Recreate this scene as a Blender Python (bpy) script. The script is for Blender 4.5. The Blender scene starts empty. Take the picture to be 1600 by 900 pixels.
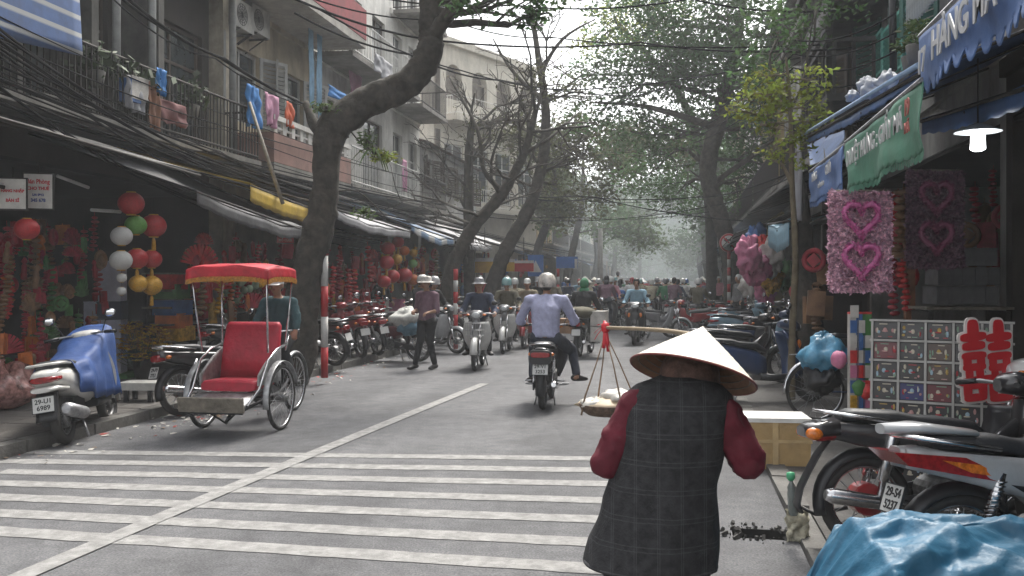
import bpy, math, random
import numpy as np
from mathutils import Vector, Matrix, Euler, noise
S = bpy.context.scene
COL = S.collection
R = random.Random(11)
V = Vector
rad = math.radians
# ------------------------------------------------------------------ camera
TH, CAMH, FPX, HY = rad(10.4), 1.6, 1422.0, 438.0
cd = bpy.data.cameras.new('camera'); cam = bpy.data.objects.new('camera', cd); COL.objects.link(cam)
cd.sensor_width = 36; cd.lens = 36 * FPX / 1600; cd.clip_end = 2000; cd.clip_start = .05
cd.shift_y = -(450 - HY) / 1600
cam.location = (0, 0, CAMH); cam.rotation_euler = (rad(90), 0, TH)
S.camera = cam
FWD, RGT = V((-math.sin(TH), math.cos(TH), 0)), V((math.cos(TH), math.sin(TH), 0))
def W(px, py, d):
    """world point seen at photo pixel (px, py) at depth d metres"""
    return FWD * d + RGT * ((px - 800) / FPX * d) + V((0, 0, CAMH - (py - HY) / FPX * d))
def G(px, py, z=0.0):
    """world point on the level z seen at that pixel"""
    return W(px, py, (CAMH - z) * FPX / (py - HY))
def yat(px, X):
    """Y of the vertical plane x = X seen in photo column px"""
    t = (px - 800) / FPX; c, s = math.cos(TH), math.sin(TH)
    return (X * c + t * X * s) / (t * c - s)
# ------------------------------------------------------------------ light
SUN_EL, SUN_AZ = rad(58), rad(12)
w = bpy.data.worlds.new('World'); S.world = w; w.use_nodes = True
nt = w.node_tree; bg = nt.nodes['Background']
sky = nt.nodes.new('ShaderNodeTexSky'); sky.sky_type = 'NISHITA'; sky.sun_disc = False
sky.sun_elevation = SUN_EL; sky.sun_rotation = SUN_AZ; sky.dust_density = 4; sky.air_density = 1.0; sky.ozone_density = 1
hs = nt.nodes.new('ShaderNodeHueSaturation'); hs.inputs['Saturation'].default_value = .12
nt.links.new(sky.outputs[0], hs.inputs['Color']); nt.links.new(hs.outputs[0], bg.inputs['Color'])
bg.inputs['Strength'].default_value = .15
sd = bpy.data.lights.new('sun', 'SUN'); sun = bpy.data.objects.new('sun', sd); COL.objects.link(sun)
sd.energy = 1.5; sd.angle = rad(16); sd.color = (1, .94, .85)
_d = V((math.sin(SUN_AZ) * math.cos(SUN_EL), math.cos(SUN_AZ) * math.cos(SUN_EL), math.sin(SUN_EL)))
sun.rotation_euler = (-_d).to_track_quat('-Z', 'Y').to_euler()
S.view_settings.view_transform = 'Standard'; S.view_settings.look = 'None'
S.view_settings.gamma = 1; S.view_settings.exposure = 1.55
S.cycles.max_bounces = 6; S.cycles.diffuse_bounces = 3; S.cycles.glossy_bounces = 3
S.cycles.transparent_max_bounces = 8; S.cycles.volume_bounces = 1
# ------------------------------------------------------------------ materials
_mats = {}
def M(name, col, rough=.6, metal=0., var=.18, scale=6., bump=0., bscale=60., coat=0., trans=0., emit=0., isl=0., spec=None, dirt=0., dcol=(.05, .045, .04)):
    if name in _mats: return _mats[name]
    m = bpy.data.materials.new(name); _mats[name] = m; m.use_nodes = True
    t = m.node_tree; b = t.nodes['Principled BSDF']; L = t.links.new
    b.inputs['Roughness'].default_value = rough; b.inputs['Metallic'].default_value = metal
    if spec is not None: b.inputs['Specular IOR Level'].default_value = spec
    if coat: b.inputs['Coat Weight'].default_value = coat; b.inputs['Coat Roughness'].default_value = .12
    tc = t.nodes.new('ShaderNodeTexCoord')
    nz = t.nodes.new('ShaderNodeTexNoise'); nz.inputs['Scale'].default_value = scale; nz.inputs['Detail'].default_value = 5
    nz.inputs['Roughness'].default_value = .62
    L(tc.outputs['Object'], nz.inputs['Vector'])
    cr = t.nodes.new('ShaderNodeValToRGB'); c = V(col)
    e = cr.color_ramp.elements
    e[0].position, e[1].position = .32, .7
    e[0].color = (*(c * (1 - var)), 1); e[1].color = (*(min(x * (1 + var), 1) for x in c), 1)
    L(nz.outputs['Fac'], cr.inputs['Fac']); out = cr.outputs['Color']
    if isl:
        g = t.nodes.new('ShaderNodeNewGeometry'); h = t.nodes.new('ShaderNodeHueSaturation')
        mr = t.nodes.new('ShaderNodeMapRange'); mr.inputs['To Min'].default_value = 1 - isl; mr.inputs['To Max'].default_value = 1 + isl
        L(g.outputs['Random Per Island'], mr.inputs['Value']); L(mr.outputs[0], h.inputs['Value'])
        mr2 = t.nodes.new('ShaderNodeMapRange'); mr2.inputs['To Min'].default_value = .5 - isl * .06; mr2.inputs['To Max'].default_value = .5 + isl * .04
        L(g.outputs['Random Per Island'], mr2.inputs['Value']); L(mr2.outputs[0], h.inputs['Hue'])
        L(out, h.inputs['Color']); out = h.outputs[0]
    if dirt:
        n2 = t.nodes.new('ShaderNodeTexNoise'); n2.inputs['Scale'].default_value = 1.7; n2.inputs['Detail'].default_value = 8; n2.inputs['Roughness'].default_value = .7
        mp = t.nodes.new('ShaderNodeMapping'); mp.inputs['Scale'].default_value = (1, 1, .35)
        L(tc.outputs['Object'], mp.inputs['Vector']); L(mp.outputs[0], n2.inputs['Vector'])
        r2 = t.nodes.new('ShaderNodeMapRange'); r2.inputs['From Min'].default_value = .42; r2.inputs['From Max'].default_value = .72; r2.inputs['To Max'].default_value = dirt
        L(n2.outputs['Fac'], r2.inputs['Value'])
        mx = t.nodes.new('ShaderNodeMix'); mx.data_type = 'RGBA'; L(r2.outputs[0], mx.inputs[0]); L(out, mx.inputs[6]); mx.inputs[7].default_value = (*dcol, 1)
        out = mx.outputs[2]
    L(out, b.inputs['Base Color'])
    if bump:
        n3 = t.nodes.new('ShaderNodeTexNoise'); n3.inputs['Scale'].default_value = bscale; n3.inputs['Detail'].default_value = 4
        L(tc.outputs['Object'], n3.inputs['Vector'])
        bp = t.nodes.new('ShaderNodeBump'); bp.inputs['Strength'].default_value = bump; bp.inputs['Distance'].default_value = .02
        L(n3.outputs['Fac'], bp.inputs['Height']); L(bp.outputs[0], b.inputs['Normal'])
    if trans:
        tr = t.nodes.new('ShaderNodeBsdfTranslucent'); L(out, tr.inputs['Color'])
        ms = t.nodes.new('ShaderNodeMixShader'); ms.inputs[0].default_value = trans
        L(b.outputs[0], ms.inputs[1]); L(tr.outputs[0], ms.inputs[2]); L(ms.outputs[0], t.nodes['Material Output'].inputs['Surface'])
    if emit:
        b.inputs['Emission Color'].default_value = (*col, 1); b.inputs['Emission Strength'].default_value = emit
    return m
def stripes(name, c1, c2, period, duty=.5, axis=0, rough=.7, dirt=.4, soft=.06):
    """printed cloth: two colours in stripes along an object axis"""
    if name in _mats: return _mats[name]
    m = M(name, c1, rough, dirt=dirt); t = m.node_tree; L = t.links.new
    b = t.nodes['Principled BSDF']; src = b.inputs['Base Color'].links[0].from_socket
    tc = [n for n in t.nodes if n.type == 'TEX_COORD'][0]
    sp = t.nodes.new('ShaderNodeSeparateXYZ'); L(tc.outputs['Object'], sp.inputs[0])
    dv = t.nodes.new('ShaderNodeMath'); dv.operation = 'DIVIDE'; dv.inputs[1].default_value = period; L(sp.outputs[axis], dv.inputs[0])
    fr = t.nodes.new('ShaderNodeMath'); fr.operation = 'FRACT'; L(dv.outputs[0], fr.inputs[0])
    mr = t.nodes.new('ShaderNodeMapRange'); mr.inputs['From Min'].default_value = duty - soft; mr.inputs['From Max'].default_value = duty + soft; L(fr.outputs[0], mr.inputs['Value'])
    mx = t.nodes.new('ShaderNodeMix'); mx.data_type = 'RGBA'; L(mr.outputs[0], mx.inputs[0]); L(src, mx.inputs[6]); mx.inputs[7].default_value = (*c2, 1)
    L(mx.outputs[2], b.inputs['Base Color']); return m
# frequent ones
RUBBER = M('rubber', (.018, .018, .019), .75, var=.3, scale=30, dirt=.5, dcol=(.09, .08, .07))
CHROME = M('chrome', (.62, .62, .63), .25, 1, var=.25, scale=20)
STEEL = M('dull_steel', (.33, .33, .34), .45, .8, var=.3, scale=20)
DARKMETAL = M('dark_metal', (.03, .03, .032), .5, .4, var=.4, scale=20)
ALU = M('engine_alloy', (.2, .2, .2), .5, .7, var=.5, scale=25)
BLACKPL = M('black_plastic', (.015, .015, .017), .4, var=.4, scale=12)
SEATBLK = M('seat_vinyl', (.02, .021, .024), .5, var=.3, scale=40, bump=.15, bscale=150)
REDLENS = M('red_lens', (.28, .012, .015), .18, coat=.6, var=.4, scale=30)
ORANGE = M('orange_lens', (.65, .17, .015), .2, coat=.6, var=.4, scale=40)
GLASSL = M('headlamp_glass', (.5, .52, .53), .12, coat=.8, var=.25, scale=30)
MIRRORG = M('mirror_glass', (.75, .77, .8), .06, 1, var=.05)
PLATE = M('plate_white', (.62, .62, .6), .5, var=.15, dirt=.35)
PLTXT = M('plate_ink', (.02, .02, .02), .6)
WHITEP = M('white_paint', (.62, .62, .6), .35, coat=.3, dirt=.4, dcol=(.2, .18, .15))
# ------------------------------------------------------------------ mesh building
def rotm(rx=0, ry=0, rz=0): return Euler((rx, ry, rz)).to_matrix().to_4x4()
class MB:
    def __init__(s): s.v, s.f, s.sm, s.mi = [], [], [], []
    def add(s, vs, fs, smooth=False, mi=0, mat=None):
        o = len(s.v)
        s.v += [tuple(mat @ V(p)) for p in vs] if mat is not None else [tuple(p) for p in vs]
        s.f += [tuple(i + o for i in f) for f in fs]; s.sm += [smooth] * len(fs); s.mi += [mi] * len(fs)
        return s
    def sh(s, dy, dz=0., k=None):
        k = k or (lambda p: p); s.v = [(p[0], p[1] + dy, p[2] + dz) for p in s.v]; return s
    def box(s, c, d, rot=None, mi=0, taper=1.):
        x, y, z = d[0] / 2, d[1] / 2, d[2] / 2; t = taper
        vs = [(-x, -y, -z), (x, -y, -z), (x, y, -z), (-x, y, -z), (-x * t, -y * t, z), (x * t, -y * t, z), (x * t, y * t, z), (-x * t, y * t, z)]
        m = Matrix.Translation(c) @ (rot if rot is not None else Matrix())
        return s.add(vs, [(3, 2, 1, 0), (4, 5, 6, 7), (0, 1, 5, 4), (1, 2, 6, 5), (2, 3, 7, 6), (3, 0, 4, 7)], False, mi, m)
    def bx(s, x0, x1, y0, y1, z0, z1, mi=0):
        return s.box(((x0 + x1) / 2, (y0 + y1) / 2, (z0 + z1) / 2), (abs(x1 - x0), abs(y1 - y0), abs(z1 - z0)), None, mi)
    def loft(s, rings, cap=True, smooth=True, closed=False, mi=0):
        n = len(rings[0]); vs = [p for r in rings for p in r]; fs = []
        m = len(rings)
        for i in range(m if closed else m - 1):
            for j in range(n):
                a, b = i * n, ((i + 1) % m) * n; k = (j + 1) % n
                fs.append((a + j, a + k, b + k, b + j))
        s.add(vs, fs, smooth, mi)
        if cap and not closed:
            o = len(s.v) - len(vs)
            s.f += [tuple(o + j for j in reversed(range(n))), tuple(o + (m - 1) * n + j for j in range(n))]; s.sm += [False, False]; s.mi += [mi, mi]
        return s
    def tube(s, pts, r, n=8, cap=True, closed=False, smooth=True, mi=0, flat=1., wob=0.):
        pts = [V(p) for p in pts]; m = len(pts)
        rs = r if isinstance(r, (list, tuple)) else [r] * m
        rings = []; up = None
        for i, p in enumerate(pts):
            if closed: t = pts[(i + 1) % m] - pts[i - 1]
            else: t = pts[min(i + 1, m - 1)] - pts[max(i - 1, 0)]
            t = t.normalized() if t.length > 1e-9 else V((0, 0, 1))
            if up is None:
                up = V((0, 0, 1)) if abs(t.z) < .9 else V((1, 0, 0))
            a = t.cross(up)
            a = a.normalized() if a.length > 1e-6 else t.orthogonal().normalized()
            b = a.cross(t).normalized(); up = b
            ring = []
            for k in range(n):
                th = 2 * math.pi * k / n
                q = a * math.cos(th) + b * math.sin(th) * flat
                rr = rs[i]
                if wob: g_ = (p + q * rr) / max(rr, .05); rr *= 1 + wob * (noise.noise(g_ * 1.1) + .45 * noise.noise(V((g_.x * 3.2, g_.y * 3.2, g_.z * 1.2))) - .3 * abs(noise.noise(V((g_.x * 5, g_.y * 5, g_.z * 1.6)))))
                ring.append(p + q * rr)
            rings.append(ring)
        return s.loft(rings, cap, smooth, closed, mi)
    def cap(s, a, b, ra, rb, n=10, k=3):
        """tapered capsule"""
        a, b = V(a), V(b); t = (b - a); t = t.normalized() if t.length > 1e-6 else V((0, 0, 1))
        P, r = [], []
        for i in range(k):
            th = math.pi / 2 * (1 - i / k); P.append(a - t * ra * math.sin(th)); r.append(max(ra * math.cos(th), .001))
        P += [a, b]; r += [ra, rb]
        for i in range(1, k + 1):
            th = math.pi / 2 * i / k; P.append(b + t * rb * math.sin(th)); r.append(max(rb * math.cos(th), .001))
        return s.tube(P, r, n)
    def lathe(s, prof, n=16, mat=None, smooth=True, cap=True, mi=0, a0=0., a1=2 * math.pi):
        full = abs(a1 - a0 - 2 * math.pi) < 1e-6; k = n if full else n + 1
        vs = []; fs = []
        for (r, z) in prof:
            for j in range(k):
                th = a0 + (a1 - a0) * j / n; vs.append((r * math.cos(th), r * math.sin(th), z))
        for i in range(len(prof) - 1):
            for j in range(n):
                q = (j + 1) % k
                fs.append((i * k + j, i * k + q, (i + 1) * k + q, (i + 1) * k + j))
        if cap and full:
            if prof[0][0] > 1e-4: fs.append(tuple(reversed(range(k))))
            if prof[-1][0] > 1e-4: fs.append(tuple((len(prof) - 1) * k + j for j in range(k)))
        return s.add(vs, fs, smooth, mi, mat)
    def ell(s, c, r, n=12, m=8, rot=None, mi=0):
        prof = [(max(math.sin(math.pi * i / m), 1e-5), -math.cos(math.pi * i / m)) for i in range(m + 1)]
        mt = Matrix.Translation(c) @ (rot if rot is not None else Matrix()) @ Matrix.Diagonal((*r, 1))
        return s.lathe(prof, n, mt, True, False, mi)
    def torus(s, c, Ra, r, axis='x', n=28, m=8, mi=0, flat=1.):
        c = V(c); rings = []
        for i in range(n):
            th = 2 * math.pi * i / n; ring = []
            for j in range(m):
                ph = 2 * math.pi * j / m; q = Ra + r * math.cos(ph); h = r * math.sin(ph) * flat
                p = (h, q * math.cos(th), q * math.sin(th)) if axis == 'x' else (q * math.cos(th), q * math.sin(th), h)
                ring.append(c + V(p))
            rings.append(ring)
        return s.loft(rings, False, True, True, mi)
    def disc(s, c, r, h, axis='x', n=18, mi=0):
        m = Matrix.Translation(c) @ (Matrix.Rotation(math.pi / 2, 4, 'Y') if axis == 'x' else Matrix.Rotation(math.pi / 2, 4, 'X') if axis == 'y' else Matrix())
        return s.lathe([(r * .92, -h / 2), (r, -h / 2 + .1 * h), (r, h / 2 - .1 * h), (r * .92, h / 2)], n, m, False, True, mi)
    def prism(s, poly, x0, x1, mi=0, plane='yz', smooth=False):
        """polygon (list of 2D points) extruded across the third axis"""
        def p3(a, b, c): return (c, a, b) if plane == 'yz' else (a, c, b) if plane == 'xz' else (a, b, c)
        n = len(poly)
        vs = [p3(a, b, x0) for a, b in poly] + [p3(a, b, x1) for a, b in poly]
        fs = [tuple(reversed(range(n))), tuple(range(n, 2 * n))] + [(i, (i + 1) % n, n + (i + 1) % n, n + i) for i in range(n)]
        return s.add(vs, fs, smooth, mi)
    def patch(s, fn, nu, nv, th=.0, smooth=True, mi=0):
        """grid surface fn(u,v)->Vector, with real thickness th along its normal"""
        P = [[V(fn(i / nu, j / nv)) for j in range(nv + 1)] for i in range(nu + 1)]
        vs = [p for r in P for p in r]; k = nv + 1
        fs = [(i * k + j, (i + 1) * k + j, (i + 1) * k + j + 1, i * k + j + 1) for i in range(nu) for j in range(nv)]
        if not th: return s.add(vs, fs, smooth, mi)
        N = []
        for i in range(nu + 1):
            for j in range(nv + 1):
                du = P[min(i + 1, nu)][j] - P[max(i - 1, 0)][j]; dv = P[i][min(j + 1, nv)] - P[i][max(j - 1, 0)]
                q = du.cross(dv); N.append(q.normalized() if q.length > 1e-9 else V((0, 0, 1)))
        o = len(vs); vs2 = [p - q * th for p, q in zip(vs, N)]
        fs2 = [tuple(reversed([a + o for a in f])) for f in fs]
        ed = [(i, 0) for i in range(nu)] ; rim = []
        for i in range(nu): rim += [(i * k, (i + 1) * k), ((i + 1) * k + nv, i * k + nv)]
        for j in range(nv): rim += [(j + 1, j), (nu * k + j, nu * k + j + 1)]
        fs3 = [(a, a + o, b + o, b) for a, b in rim]
        return s._addpatch(vs + vs2, fs + fs2, fs3, smooth, mi)
    def _addpatch(s, vs, f1, f3, smooth, mi):
        o = len(s.v); s.v += [tuple(p) for p in vs]
        s.f += [tuple(i + o for i in f) for f in f1 + f3]; s.sm += [smooth] * len(f1) + [False] * len(f3); s.mi += [mi] * (len(f1) + len(f3))
        return s
    def mesh(s, name, mats):
        me = bpy.data.meshes.new(name); me.from_pydata(s.v, [], s.f)
        for m in (mats if isinstance(mats, (list, tuple)) else [mats]): me.materials.append(m)
        me.polygons.foreach_set('use_smooth', s.sm); me.polygons.foreach_set('material_index', s.mi); me.update()
        return me
    def build(s, name, mats, parent=None, loc=None, rot=None):
        return link(name, s.mesh(name, mats), parent, loc, rot)
def link(name, me, parent=None, loc=None, rot=None):
    o = bpy.data.objects.new(name, me); COL.objects.link(o)
    if parent is not None: o.parent = parent
    if loc is not None: o.location = loc
    if rot is not None: o.rotation_euler = rot
    return o
def tag(o, label=None, cat=None, group=None, kind=None):
    if label: o['label'] = label
    if cat: o['category'] = cat
    if group: o['group'] = group
    if kind: o['kind'] = kind
    return o
def thing(name, label, cat, loc=(0, 0, 0), rz=0, group=None):
    o = link(name, None, None, loc, (0, 0, rz)); o.empty_display_size = .2
    return tag(o, label, cat, group)
def struct(name, mb, mat, parent=None):
    o = mb.build(name, mat, parent)
    if parent is None: o['kind'] = 'structure'
    return o
_kids = {}
def kids(o): return [c for c in bpy.data.objects if c.parent == o] if o.name not in _kids else _kids[o.name]
def snapshot(root):
    """(object, [children...]) tree of a finished thing, for copying"""
    ch = {}
    for c in bpy.data.objects:
        if c.parent is not None: ch.setdefault(c.parent.name, []).append(c)
    def walk(o): return (o, [walk(c) for c in ch.get(o.name, [])])
    return walk(root)
def swap(o, mats):
    for i, sl in enumerate(o.material_slots):
        if sl.material and sl.material.name in mats:
            sl.link = 'OBJECT'; sl.material = mats[sl.material.name]
def copy_tree(tree, parent=None, mats=None, skip=()):
    o, ch = tree; c = o.copy(); COL.objects.link(c)
    if parent is not None: c.parent = parent
    if mats and c.type == 'MESH':
        names = [sl.material.name if sl.material else '' for sl in o.material_slots]
        for i, nm in enumerate(names):
            if nm in mats: c.material_slots[i].link = 'OBJECT'; c.material_slots[i].material = mats[nm]
    for k in ch:
        if k[0].name.split('.')[0] in skip: continue
        copy_tree(k, c, mats, skip)
    return c
def put(tree, loc, rz, label, group=None, mats=None, skip=(), lean=0., scale=None):
    c = copy_tree(tree, None, mats, skip); c.location = loc; c.rotation_euler = (0, lean, rz); c['label'] = label
    if scale: c.scale = (scale,) * 3
    if group: c['group'] = group
    elif 'group' in c: del c['group']
    return c
def drop(tree):
    for k in tree[1]: drop(k)
    bpy.data.objects.remove(tree[0])
def bake(o):
    dg = bpy.context.evaluated_depsgraph_get(); me = bpy.data.meshes.new_from_object(o.evaluated_get(dg))
    bpy.data.objects.remove(o); return me
def melt(mb, name, mat, voxel, smooth=2):
    """fuse overlapping pieces into one continuous surface"""
    o = mb.build(name, mat); m = o.modifiers.new('r', 'REMESH'); m.mode = 'VOXEL'; m.voxel_size = voxel; m.use_smooth_shade = True
    if smooth: k = o.modifiers.new('s', 'SMOOTH'); k.factor = .5; k.iterations = smooth
    me = bake(o); me.name = name
    if not me.materials: me.materials.append(mat)
    return me
def text_mesh(s, size=1., ext=.004, bold=0., name='lettering', mat=None):
    cu = bpy.data.curves.new(name, 'FONT'); cu.body = s; cu.size = size; cu.extrude = ext; cu.offset = bold
    cu.align_x = 'CENTER'; cu.align_y = 'CENTER'; cu.resolution_u = 3
    o = bpy.data.objects.new(name, cu); COL.objects.link(o); me = bake(o); me.name = name
    me.materials.clear(); me.materials.append(mat); return me
def text(s, size, mat, parent, mtx, ext=.003, bold=0., name='lettering', sx=1.):
    o = link(name, text_mesh(s, size, ext, bold, name, mat), parent); o.matrix_local = mtx @ Matrix.Diagonal((sx, 1, 1, 1)); return o
def face_mtx(c, right, up):
    r, u = V(right).normalized(), V(up).normalized(); n = r.cross(u).normalized(); u = n.cross(r)
    return Matrix(((r.x, u.x, n.x, c[0]), (r.y, u.y, n.y, c[1]), (r.z, u.z, n.z, c[2]), (0, 0, 0, 1)))
def np_mesh(name, P, nper, mat):
    """many separate quads: P is (n, 4, 3)"""
    n = len(P); me = bpy.data.meshes.new(name)
    me.vertices.add(n * 4); me.vertices.foreach_set('co', P.reshape(-1).astype(np.float32))
    me.loops.add(n * 4); me.loops.foreach_set('vertex_index', np.arange(n * 4, dtype=np.int32))
    me.polygons.add(n); me.polygons.foreach_set('loop_start', np.arange(0, n * 4, 4, dtype=np.int32))
    me.update(calc_edges=True); me.materials.append(mat); return me
def ring(c, w, h, n=12, e=2.6, pitch=0.):
    """superellipse ring in x and a tilted z, for lofting along y"""
    c = V(c); out = []
    for k in range(n):
        t = 2 * math.pi * (k + .5) / n; ca, sa = math.cos(t), math.sin(t)
        x = w * math.copysign(abs(ca) ** (2 / e), ca); z = h * math.copysign(abs(sa) ** (2 / e), sa)
        out.append(c + V((x, -z * math.sin(pitch), z * math.cos(pitch))))
    return out
# ================================================================== vehicles (local forward is +Y, ground at z = 0)
def wheel(root, y, r, tyre=.04, x=0., spokes=18, rimmat=None, disc=False, fat=1.):
    t = MB().torus((0, 0, 0), r - tyre, tyre, n=30, m=8, flat=fat).build('wheel', RUBBER, root, (x, y, r))
    rm = MB(); rm.torus((0, 0, 0), r - tyre * 1.75, tyre * .45, n=30, m=6, flat=1.4); rm.build('rim', rimmat or CHROME, t)
    hb = MB(); hb.disc((0, 0, 0), .05 if not disc else .075, .1, n=14); hb.disc((0, 0, 0), .025, .16, n=10); hb.build('hub', ALU, t)
    sp = MB()
    for k in range(spokes):
        a = 2 * math.pi * k / spokes; b = a + (.5 if k % 2 else -.5); s = .035 if k % 2 else -.035
        sp.tube([(s, .05 * math.cos(b), .05 * math.sin(b)), (0, (r - tyre * 1.9) * math.cos(a), (r - tyre * 1.9) * math.sin(a))], .0035 if r < .3 else .0026, 3, False)
    o = sp.build('spoke_set', STEEL, t)
    return t
def fender(y, z, r, a0, a1, wd, mat, root, name='fender', n=14, th=.006):
    def fn(u, v):
        a = a0 + (a1 - a0) * u; x = (v - .5) * wd; rr = r - 1.6 * x * x / wd
        return (x, y + rr * math.cos(a), z + rr * math.sin(a))
    return MB().patch(fn, n, 6, th).build(name, mat, root)
def plate(root, c, tilt, lines=None, w=.19, h=.14):
    m = Matrix.Translation(c) @ Matrix.Rotation(tilt, 4, 'X')
    o = MB().box((0, 0, 0), (w, .006, h)).build('number_plate', PLATE, root); o.matrix_local = m
    fr = MB()
    for sx in (-1, 1): fr.box((sx * w / 2, -.002, 0), (.006, .01, h + .008))
    for sz in (-1, 1): fr.box((0, -.002, sz * h / 2), (w + .008, .01, .006))
    fr.build('plate_frame', DARKMETAL, o)
    if lines:
        for i, s in enumerate(lines):
            text(s, .062 if len(lines[i]) < 6 else .055, PLTXT, o, face_mtx((0, -.0045, .03 - .062 * i), (1, 0, 0), (0, 0, 1)), .0015, .0012)
    return o
def make_underbone(name, label, body, shield=None, lines=None, cat='motorbike', basket=False, topbox=False, seat_w=.135, tail_mat=None, dress=None):
    root = thing(name, label, cat); shield = shield or body; tail_mat = tail_mat or body
    wheel(root, -.6, .285, disc=True); wheel(root, .6, .285, disc=True)
    f = MB()
    for s in (-1, 1):
        f.tube([(s * .075, .6, .285), (s * .075, .5, .56)], .02, 8); f.tube([(s * .075, .5, .56), (s * .065, .41, .83)], .026, 8)
    f.build('fork', CHROME, root)
    fender(.6, .285, .325, rad(5), rad(150), .13, shield, root, 'front_fender')
    def ls(u, v):
        x = (v - .5) * 2; z = .34 + .52 * u; wd = .16 + .1 * math.sin(u * math.pi * .8)
        return (x * wd, .40 - .12 * (1 - u) - .22 * x * x * (.5 + .5 * (1 - u)) + .05 * math.sin(u * 3), z)
    MB().patch(ls, 10, 10, .014).build('leg_shield', shield, root)
    c = MB(); c.loft([ring((0, .24, .99), .05, .04), ring((0, .29, 1.0), .11, .065), ring((0, .36, 1.0), .13, .075), ring((0, .43, .985), .11, .07), ring((0, .455, .98), .085, .058)])
    c.loft([ring((0, .40, .92), .06, .05, pitch=-1.2), ring((0, .39, .82), .085, .05, pitch=-1.3), ring((0, .37, .7), .07, .05, pitch=-1.3)])
    cw = c.build('headlight_cowl', body, root)
    MB().ell((0, .452, .982), (.082, .03, .056), 14, 8).build('headlight', GLASSL, root)
    h = MB(); h.tube([(-.35, .17, 1.0), (-.22, .25, 1.015), (-.1, .3, 1.0), (.1, .3, 1.0), (.22, .25, 1.015), (.35, .17, 1.0)], .012, 8)
    for s in (-1, 1): h.tube([(s * .15, .33, 1.0), (s * .33, .24, 1.0)], .006, 5)
    h.build('handlebar', STEEL, root)
    for s in (-1, 1):
        MB().tube([(s * .24, .238, 1.012), (s * .36, .163, .999)], .018, 8).build('grip', BLACKPL, root)
        m = MB(); m.tube([(s * .2, .27, 1.02), (s * .25, .25, 1.13), (s * .29, .24, 1.17)], .006, 5); m.ell((s * .31, .235, 1.19), (.06, .022, .042), 12, 8)
        mm = m.build('mirror', BLACKPL, root); MB().ell((s * .31, .219, 1.19), (.052, .008, .035), 12, 6).build('mirror_glass', MIRRORG, mm)
        MB().ell((s * .145, .40, .985), (.035, .03, .022), 10, 6).build('indicator', ORANGE, root)
        MB().ell((s * .13, -.80, .70), (.03, .035, .024), 10, 6).build('indicator', ORANGE, root)
        k = MB(); k.tube([(s * .115, -.58, .29), (s * .118, -.51, .47)], .016, 8); k.tube([(s * .118, -.51, .47), (s * .12, -.44, .66)], .026, 10)
        for q in range(9):
            u = q / 8; k.torus((s * .119, -.52 + .07 * u, .45 + .17 * u), .03, .004, 'z', 10, 4)
        k.build('shock_absorber', CHROME, root)
    sp = MB(); sp.loft([ring((0, .34, .72), .05, .07), ring((0, .2, .58), .05, .08, pitch=.5), ring((0, .02, .5), .06, .08), ring((0, -.2, .54), .08, .09), ring((0, -.3, .6), .09, .06)])
    sp.build('frame_cover', body, root)
    tp = MB()
    for s in (-1, 1):
        def sidep(u, v, s=s):
            y = .02 - .9 * u; top = .70 + .07 * u; bot = .42 + .27 * u ** .8; z = bot + (top - bot) * v
            return (s * (.12 + .012 * math.sin(v * math.pi) - .06 * max(0, u - .55) / .45 - .03 * (1 - v) * (1 - u)), y, z)
        tp.patch(sidep if s > 0 else (lambda u, v, f=sidep: f(1 - u, v)), 12, 6, .02)
    tp.loft([ring((0, -.55, .72), .1, .03), ring((0, -.8, .75), .085, .035), ring((0, -.9, .755), .06, .025)])
    tp.build('tail_panel', tail_mat, root)
    st = MB(); st.loft([ring((0, .14, .70), .055, .02, 14, 2.4, .35), ring((0, .06, .735), .1, .04, 14, 2.6, .15), ring((0, -.15, .755), seat_w, .05, 14, 3), ring((0, -.3, .765), seat_w + .005, .048, 14, 3), ring((0, -.42, .79), seat_w, .05, 14, 3, .1), ring((0, -.68, .805), seat_w - .02, .045, 14, 3), ring((0, -.75, .80), seat_w - .06, .03, 14, 2.4)])
    st.build('seat', SEATBLK, root)
    MB().loft([ring((0, -.8, .70), .1, .05, 12, 3.2), ring((0, -.9, .69), .085, .045, 12, 3), ring((0, -.915, .69), .07, .035, 12, 3)]).build('tail_light', REDLENS, root)
    g = MB(); g.tube([(-.14, -.45, .77), (-.155, -.65, .80), (-.12, -.86, .83), (0, -.9, .835), (.12, -.86, .83), (.155, -.65, .80), (.14, -.45, .77)], .012, 8)
    g.build('grab_rail', CHROME, root)
    fender(-.6, .285, .325, rad(40), rad(196), .13, BLACKPL, root, 'rear_fender')
    plate(root, (0, -.92, .53), rad(-18), lines)
    e = MB(); e.disc((0, -.02, .34), .12, .26, n=16); e.disc((0, -.17, .34), .1, .24, n=16)
    e.tube([(0, .05, .38), (0, .26, .44)], [.075, .065], 10)
    for q in range(6): e.disc((0, .1 + q * .025, .395 + q * .007), .085, .008, 'y', 12)
    e.box((0, -.05, .47), (.1, .2, .1)); e.build('engine', ALU, root)
    x = MB(); x.tube([(.06, .24, .38), (.09, .2, .27), (.12, -.05, .24), (.15, -.3, .26)], .018, 8); x.tube([(.15, -.3, .26), (.155, -.4, .275), (.16, -.86, .34), (.16, -.9, .345)], [.02, .04, .048, .03], 10)
    x.build('exhaust', CHROME, root)
    a = MB()
    for s in (-1, 1): a.tube([(s * .1, -.1, .35), (s * .1, -.62, .285)], .018, 6)
    a.prism([(-.62, .24), (-.1, .28), (-.1, .42), (-.3, .38), (-.62, .33)], -.125, -.105); a.build('swingarm', DARKMETAL, root)
    p = MB()
    for s in (-1, 1):
        p.tube([(s * .08, .02, .24), (s * .26, .02, .25)], .014, 6); p.box((s * .24, .02, .255), (.09, .05, .02)); p.tube([(s * .12, -.3, .33), (s * .25, -.33, .33)], .012, 6)
        p.tube([(s * .08, -.22, .28), (s * .13, -.32, .02)], .012, 6)
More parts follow.
